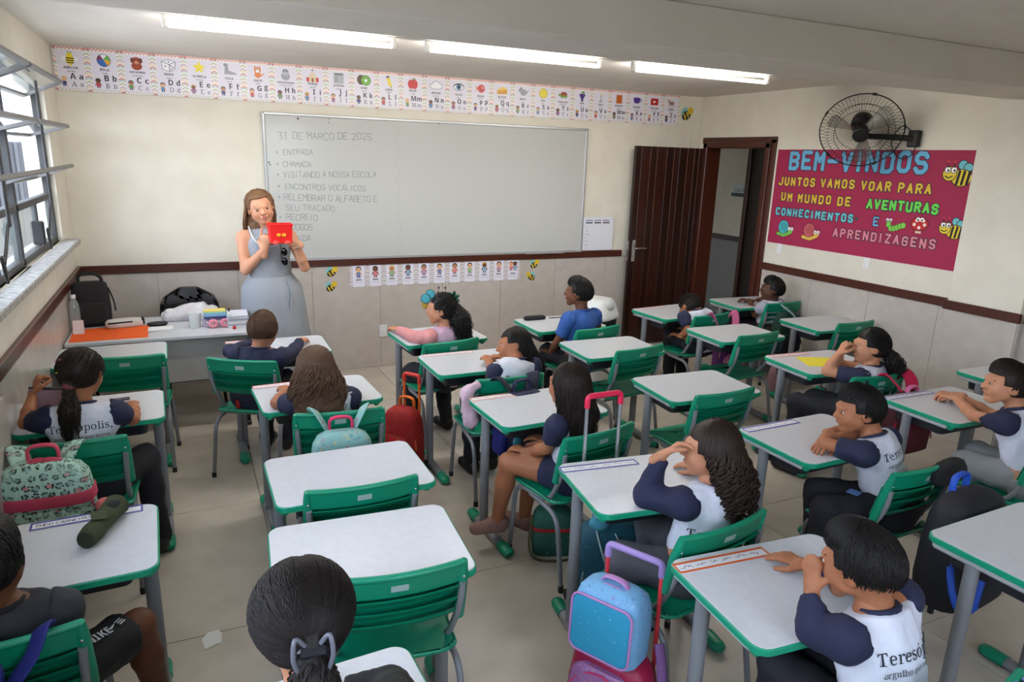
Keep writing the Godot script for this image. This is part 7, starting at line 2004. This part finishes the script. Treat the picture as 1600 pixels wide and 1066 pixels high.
	p = A.call({"label": "girl with a ponytail resting her chin on her hands", "yaw": 15.0, "hip": V.call(4.40, 0.475, 3.44), "neck": V.call(4.425, 0.765, 3.42), "head": V.call(4.418, 0.885, 3.40), "look": V.call(-0.8, -0.02, -0.6), "wr": [V.call(4.265, 0.83, 3.31), V.call(4.335, 0.80, 3.27)], "el": [V.call(4.20, 0.725, 3.30), V.call(4.42, 0.72, 3.19)], "hand": [V.call(0.45, 0.75, 0.1), V.call(0.1, 0.9, 0.2)], "palm": [V.call(0.7, -0.4, 0.3), V.call(0.4, -0.2, 0.8)], "curl": [0.7, 0.7], "skin": sk2, "hair": "tied", "hair_color": blk, "tie_local": V.call(-0.095, -0.01, 0.0), "hair_len": 0.17, "tail": 0.045, "wave": 0.012, "fall": V.call(0.35, -1, 0.35), "strands": 380, "tie_color": Color(0.80, 0.40, 0.48), "kn": [V.call(4.17, 0.475, 3.15), V.call(4.33, 0.475, 3.13)]})
	A.call({"label": "boy stretching both arms across his desk at the right edge", "yaw": 5.0, "hip": V.call(4.41, 0.475, 4.40), "neck": V.call(4.355, 0.80, 4.285), "head": V.call(4.318, 0.915, 4.235), "look": V.call(-0.8, 0.06, -0.65), "wr": [V.call(4.445, 0.735, 3.935), V.call(4.50, 0.735, 3.90)], "pole": [V.call(-0.4, -1, 0), V.call(0.6, -1, 0)], "hand": [V.call(0.2, -0.12, -1), V.call(-0.3, -0.12, -1)], "curl": [0.55, 0.6], "skin": sk2, "hair": "short", "hair_color": brn, "bottom": mat(Color(0.52, 0.53, 0.54), 0.85), "kn": [V.call(4.28, 0.475, 4.14), V.call(4.46, 0.475, 4.09)], "strands": 420})
	# sixth column
	A.call({"label": "girl in the corner by the doorway leaning on her hand", "yaw": 15.0, "hip": V.call(5.49, 0.475, 1.545), "neck": V.call(5.495, 0.735, 1.54), "head": V.call(5.50, 0.835, 1.525), "look": V.call(-0.8, 0.1, -0.5), "up": V.call(0.2, 0.95, 0.1), "wr": [V.call(5.37, 0.72, 1.40), V.call(5.60, 0.71, 1.38)], "el": [V.call(5.335, 0.62, 1.52), V.call(5.65, 0.66, 1.52)], "skin": sk4, "hair": "short", "hair_color": blk, "far": true, "strands": 240, "sleeve": mat(Color(0.62, 0.62, 0.68), 0.85)})

func teacher(sk: Material) -> void:
	var V := func(x: float, y: float, z: float) -> Vector3: return Vector3(x, y, z)
	var dress := relief(mat(Color(0.56, 0.58, 0.605), 0.85), 0.12, 0.15)
	var p := person({"label": "smiling teacher in a grey dress holding up a red box", "group": "grown-ups", "s": 1.25, "yaw": 180.0, "hip": V.call(1.315, 0.90, 0.73), "neck": V.call(1.30, 1.355, 0.735), "head": V.call(1.268, 1.505, 0.77), "look": V.call(0.02, -0.06, 1), "up": V.call(-0.22, 1, 0), "shw": 0.135, "hs": 1.13,
		"wr": [V.call(1.472, 1.275, 0.93), V.call(1.262, 1.225, 0.905)], "el": [V.call(1.545, 1.08, 0.83), V.call(1.135, 1.07, 0.80)], "hand": [V.call(-0.75, 0.45, 0.05), V.call(0.12, 0.95, 0.2)], "palm": [V.call(-0.3, -0.3, -0.9), V.call(0.45, 0.1, -0.8)], "curl": [0.45, 0.9], "point": 1,
		"bottom": dress, "legs": "shorts", "short_to": 0.5, "kn": [V.call(1.37, 0.48, 0.75), V.call(1.26, 0.48, 0.75)], "an": [V.call(1.40, 0.085, 0.72), V.call(1.23, 0.085, 0.72)], "foot": [Vector3.BACK, Vector3.BACK],
		"skin": sk, "hair": "loose", "hair_color": Color(0.45, 0.33, 0.235), "hair_len": 0.25, "vol": 0.100, "wave": 0.005, "turns": 5.0, "strands": 420, "thick": 0.9, "hairline": 0.072, "smile": true, "lip": mat(Color(0.62, 0.20, 0.20), 0.4), "top": dress, "sleeves": "none", "fold": 0.006, "shoes": mat(Color(0.35, 0.25, 0.2), 0.6)})
	# long flared skirt
	var rings := []
	for k in 9:
		var q := k / 8.0
		var y := lerpf(1.03, 0.28, q)
		var hw: float = [0.150, 0.213, 0.224, 0.230, 0.236, 0.243, 0.252, 0.262, 0.272][k]
		var hd: float = [0.122, 0.165, 0.175, 0.180, 0.186, 0.192, 0.198, 0.205, 0.212][k]
		var ring := PackedVector3Array()
		for j in 40:
			var a := TAU * j / 40
			var fo := 1.0 + 0.05 * q * sin(a * 7.0 + 1.5 * q) + 0.03 * q * sin(a * 11.0)
			ring.append(Vector3(cos(a) * hw * fo + 0.02 * q, y, sin(a) * hd * fo))
		rings.append(ring)
	var sk2 := part("skirt", MB.new().loft(rings), dress, p)
	part("waist_tie", MB.new().tube(curve([Vector3(0.10, 0.985, 0.13), Vector3(0.12, 0.90, 0.155), Vector3(0.11, 0.80, 0.175)], 4), 0.006, 6, 2.5), dress, sk2)
	part("neck_edge", MB.new().tube(curve([Vector3(-0.135, 1.375, 0.02), Vector3(-0.11, 1.29, 0.115), Vector3(-0.03, 1.245, 0.135), Vector3(0.06, 1.27, 0.125), Vector3(0.105, 1.375, 0.02)], 5), 0.006, 6), mat(Color(0.80, 0.79, 0.78), 0.8), p)
	var sg := thing("sunglasses", "dark sunglasses hanging from the teacher's neckline", "sunglasses", Vector3(1.40, 1.175, 0.885))
	for k in 2: part("lens", MB.new().ball(Vector3(0, 0.03 - k * 0.07, 0), Vector3(0.022, 0.03, 0.006), 14, Basis(Vector3.BACK, 0.2)), mat(Color(0.03, 0.02, 0.02), 0.1), sg)
	part("arm", MB.new().tube([Vector3(-0.022, 0.08, 0), Vector3(-0.02, -0.05, -0.01)], 0.003, 6), M.black, sg)
	var wt := part("bracelet", MB.new().lathe([Vector2(0.034, -0.003), Vector2(0.037, 0.0), Vector2(0.034, 0.003), Vector2(0.031, 0.0)], 20, Transform3D(Basis(Vector3(0.3, 0, 0.9).normalized(), 1.2), Vector3(1.478 - 1.315, 1.255, 0.92 - 0.73))), M.chrome, p)
	# red open box
	var rb := thing("red_box", "open red plastic box with yellow eyes held up by the teacher", "box", Vector3(1.368, 1.345, 0.965), 0.05)
	var red := mat(Color(0.86, 0.07, 0.05), 0.45)
	part("floor_panel", MB.new().box(Vector3(0, -0.062, 0), Vector3(0.13, 0.006, 0.085), 0.002), red, rb)
	part("front_wall", MB.new().box(Vector3(0, 0.0, 0.048), Vector3(0.148, 0.13, 0.006), 0.003, Basis(Vector3.RIGHT, 0.1)), red, rb)
	part("back_wall", MB.new().box(Vector3(0, 0.0, -0.048), Vector3(0.148, 0.13, 0.006), 0.003, Basis(Vector3.RIGHT, -0.1)), red, rb)
	for s in [-1, 1]: part("side_wall", MB.new().box(Vector3(s * 0.072, 0.0, 0), Vector3(0.006, 0.13, 0.10), 0.003, Basis(Vector3.BACK, -0.08 * s)), red, rb)
	part("rim", MB.new().box(Vector3(0, 0.066, 0.056), Vector3(0.168, 0.010, 0.008), 0.003).box(Vector3(0, 0.066, -0.056), Vector3(0.168, 0.010, 0.008), 0.003).box(Vector3(0.08, 0.066, 0), Vector3(0.008, 0.010, 0.115), 0.003).box(Vector3(-0.08, 0.066, 0), Vector3(0.008, 0.010, 0.115), 0.003), red, rb)
	for s in [-1, 1]:
		part("yellow_eye", MB.new().ball(Vector3(s * 0.018, -0.005, 0.054), Vector3(0.015, 0.013, 0.005), 12), mat(Color(0.92, 0.62, 0.12), 0.5), rb)
		part("foot", MB.new().ball(Vector3(s * 0.04, -0.058, 0.05), Vector3(0.022, 0.014, 0.012), 12), mat(Color(0.90, 0.30, 0.26), 0.5), rb)
	var mk := thing("marker_pens", "pens sticking up out of the red box", "pens", Vector3(1.38, 1.285, 0.955))
	for q in [[0.0, Color(0.03, 0.03, 0.03), 0.13], [-0.03, Color(0.9, 0.9, 0.9), 0.11], [-0.045, Color(0.85, 0.85, 0.9), 0.11]]: part("pen", MB.new().tube([Vector3(q[0], 0.0, 0), Vector3(q[0] * 1.2 + 0.004, q[2], 0)], 0.007, 8), mat(q[1], 0.4), mk)

func hair_clips(p: Node3D) -> void:
	var h: Array = p.get_meta("_head")
	var c: Vector3 = h[0]; var f: Vector3 = h[1]; var u: Vector3 = h[2]; var r: Vector3 = h[3]
	part("pink_bow_clip", MB.new().ball(c - r * 0.062 - f * 0.055 + u * 0.062, Vector3(0.020, 0.010, 0.008), 10, Basis(Vector3.BACK, 0.3)).ball(c - r * 0.035 - f * 0.078 + u * 0.062, Vector3(0.018, 0.010, 0.008), 10, Basis(Vector3.BACK, -0.3)), mat(Color(0.85, 0.50, 0.56), 0.6), p)
	part("yellow_clip", MB.new().ball(c - r * 0.045 - f * 0.090 + u * 0.012, Vector3(0.016, 0.006, 0.006), 10), mat(Color(0.72, 0.70, 0.15), 0.6), p)
	var pc := thing("open_pencil_case", "pink and grey open pencil case in the girl's hand by the left wall", "pencil case", Vector3(0.165, 0.755, 2.52), 0.35)
	pc.scale = Vector3.ONE * 1.2
	pc.rotation.z = -0.25
	part("pouch", pillow([[-0.03, 0.08, 0.02], [-0.02, 0.095, 0.028], [0.02, 0.10, 0.032], [0.055, 0.10, 0.03]], 3.0), mat(Color(0.58, 0.46, 0.50), 0.75), pc)
	part("mouth_lining", pillow([[0.052, 0.092, 0.024], [0.0565, 0.092, 0.024]], 3.0), mat(Color(0.03, 0.05, 0.055), 0.7), pc)
	part("zip_rim", MB.new().tube(curve([Vector3(-0.10, 0.056, 0), Vector3(-0.05, 0.064, 0.03), Vector3(0.05, 0.064, 0.03), Vector3(0.10, 0.056, 0)], 4), 0.004, 6), M.black, pc)
	solo("eyeglass_case", MB.new().box(Vector3(0, 0.006, 0), Vector3(0.09, 0.010, 0.025), 0.003), mat(Color(0.35, 0.33, 0.38), 0.5), "thin grey pen box on the girl's desk by the left wall", "case", Vector3(0.40, DH + 0.0004, 2.36), 0.1)

func bee_band(p: Node3D) -> void:
	var h: Array = p.get_meta("_head")
	var c: Vector3 = h[0]; var f: Vector3 = h[1]; var u: Vector3 = h[2]; var r: Vector3 = h[3]
	var cy := mat(Color(0.22, 0.58, 0.62), 0.6)
	var bd := part("bee_headband", MB.new().tube(curve([c + r * 0.088 + u * 0.0, c + r * 0.065 + u * 0.085 + f * 0.02, c + u * 0.118 + f * 0.03, c - r * 0.065 + u * 0.085 + f * 0.02, c - r * 0.088], 5), 0.004, 6), M.black, p)
	for q in [[0.105, 0.075, -0.02], [0.075, 0.105, -0.015]]:
		var o: Vector3 = c + f * q[0] + u * q[1] + r * q[2]
		part("wing", MB.new().ball(o, Vector3(0.030, 0.030, 0.003), 18, Basis(f, u, r)), cy, bd)
		part("wing_rim", MB.new().ball(o + r * 0.001, Vector3(0.034, 0.034, 0.002), 18, Basis(f, u, r)), M.black, bd)
	part("bee_body", MB.new().ball(c + f * 0.110 + u * 0.035 - r * 0.012, Vector3(0.024, 0.03, 0.004), 12, Basis(f, u, r)), mat(Color(0.62, 0.50, 0.10), 0.6), bd)
	for e in [0.0, 0.045]:
		part("antenna", MB.new().tube([c + u * 0.11 + f * (0.02 - e), c + u * 0.145 + f * (0.022 - e)], 0.0018, 5).ball(c + u * 0.15 + f * (0.022 - e), Vector3(0.008, 0.008, 0.008), 8), mat(Color(0.25, 0.18, 0.20), 0.6), bd)
	var gb := MB.new()
	var o := c - f * 0.075 + u * 0.085
	for k in 7:
		var a := k * TAU / 7
		gb.ball(o + (u * sin(a) + f * cos(a)) * 0.030 - r * 0.005 * (k % 2), Vector3(0.024, 0.012, 0.010), 8, Basis(r, a))
	part("green_bow", gb, mat(Color(0.03, 0.26, 0.19), 0.4), p)

func foreground_person(sk: Material) -> void:
	var V := func(x: float, y: float, z: float) -> Vector3: return Vector3(x, y, z)
	var bt := mat(Color(0.065, 0.065, 0.072), 0.85)
	var p := person({"label": "person in black with hair held by a clip, at the bottom edge", "s": 1.05, "hip": V.call(0.93, 0.48, 5.30), "neck": V.call(0.895, 0.985, 5.13), "head": V.call(0.890, 1.135, 5.065), "look": V.call(0.12, -0.28, -1), "wr": [V.call(0.80, 0.735, 4.88), V.call(0.93, 0.742, 4.80)], "el": [V.call(0.73, 0.78, 5.02), V.call(1.082, 0.80, 4.905)], "skin": sk, "hair": "tied", "hair_color": Color(0.10, 0.08, 0.075), "tie_local": V.call(-0.098, -0.012, 0.010), "hair_len": 0.13, "tail": 0.032, "fall": V.call(0.0, -1, 0.2), "strands": 1500, "hs": 0.93, "top": bt, "sleeve": bt, "bottom": bt, "sleeves": "long", "near": true, "noface": true})
	var h: Array = p.get_meta("_head")
	var c: Vector3 = h[0]; var f: Vector3 = h[1]; var u: Vector3 = h[2]; var r: Vector3 = h[3]
	var o := c - f * 0.108 - u * 0.012 + r * 0.012
	var clip := part("hair_clip", MB.new().box(o, Vector3(0.05, 0.018, 0.016), 0.006, Basis(r, u, -f)), mat(Color(0.10, 0.11, 0.14), 0.25), p)
	for e in [-1, 1]:
		part("clip_jaw", MB.new().tube(curve([o + r * 0.012 * e + u * 0.012, o + r * 0.026 * e + u * 0.026 - f * 0.008, o + r * 0.030 * e - u * 0.005 - f * 0.008, o + r * 0.022 * e - u * 0.030], 5), 0.0042, 8), mat(Color(0.36, 0.37, 0.41), 0.25), clip)

func shorts_print(p: Node3D) -> void:
	var a := Vector3(0.338, 0.475, 4.17) - p.position; var b := Vector3(0.53, 0.47, 3.97) - p.position
	var c := SDF.new()
	c.cap(a, b, 0.091, 0.070, 0.02)
	var rt := (b - a).normalized()
	var wm := mat(Color(0.82, 0.82, 0.84), 0.7)
	var sh := p.get_node("shorts")
	shirt_print(sh, c, Vector3.ZERO, a.lerp(b, 0.44) - rt.cross(Vector3.DOWN) * 0.030, Vector3.DOWN, rt.cross(Vector3.DOWN), "NIKE", 0.034, wm, "Droid Sans", 700)
	var up := rt.cross(Vector3.DOWN)
	var lay := func(pts: Array, o: Vector3) -> void:
		var m := MB.new()
		var q := []
		for e in pts: q.append(o + rt * e.x + up * e.y)
		for i in range(1, q.size() - 1): m.face3(q[0], q[i], q[i + 1], Vector3.UP)
		part("mark", m, wm, sh)
	var top := a.lerp(b, 0.44) - up * 0.026 + Vector3.UP * 0.0835
	lay.call([Vector2(0.034, -0.002), Vector2(0.037, -0.008), Vector2(0.044, -0.007), Vector2(0.064, 0.008), Vector2(0.042, -0.001)], top - Vector3(0, 0.007, 0))
	for k in 3: lay.call([Vector2(0.066, -0.012 + k * 0.010), Vector2(0.088, -0.008 + k * 0.010), Vector2(0.088, -0.003 + k * 0.010), Vector2(0.066, -0.007 + k * 0.010)], top - Vector3(0, 0.0085, 0))
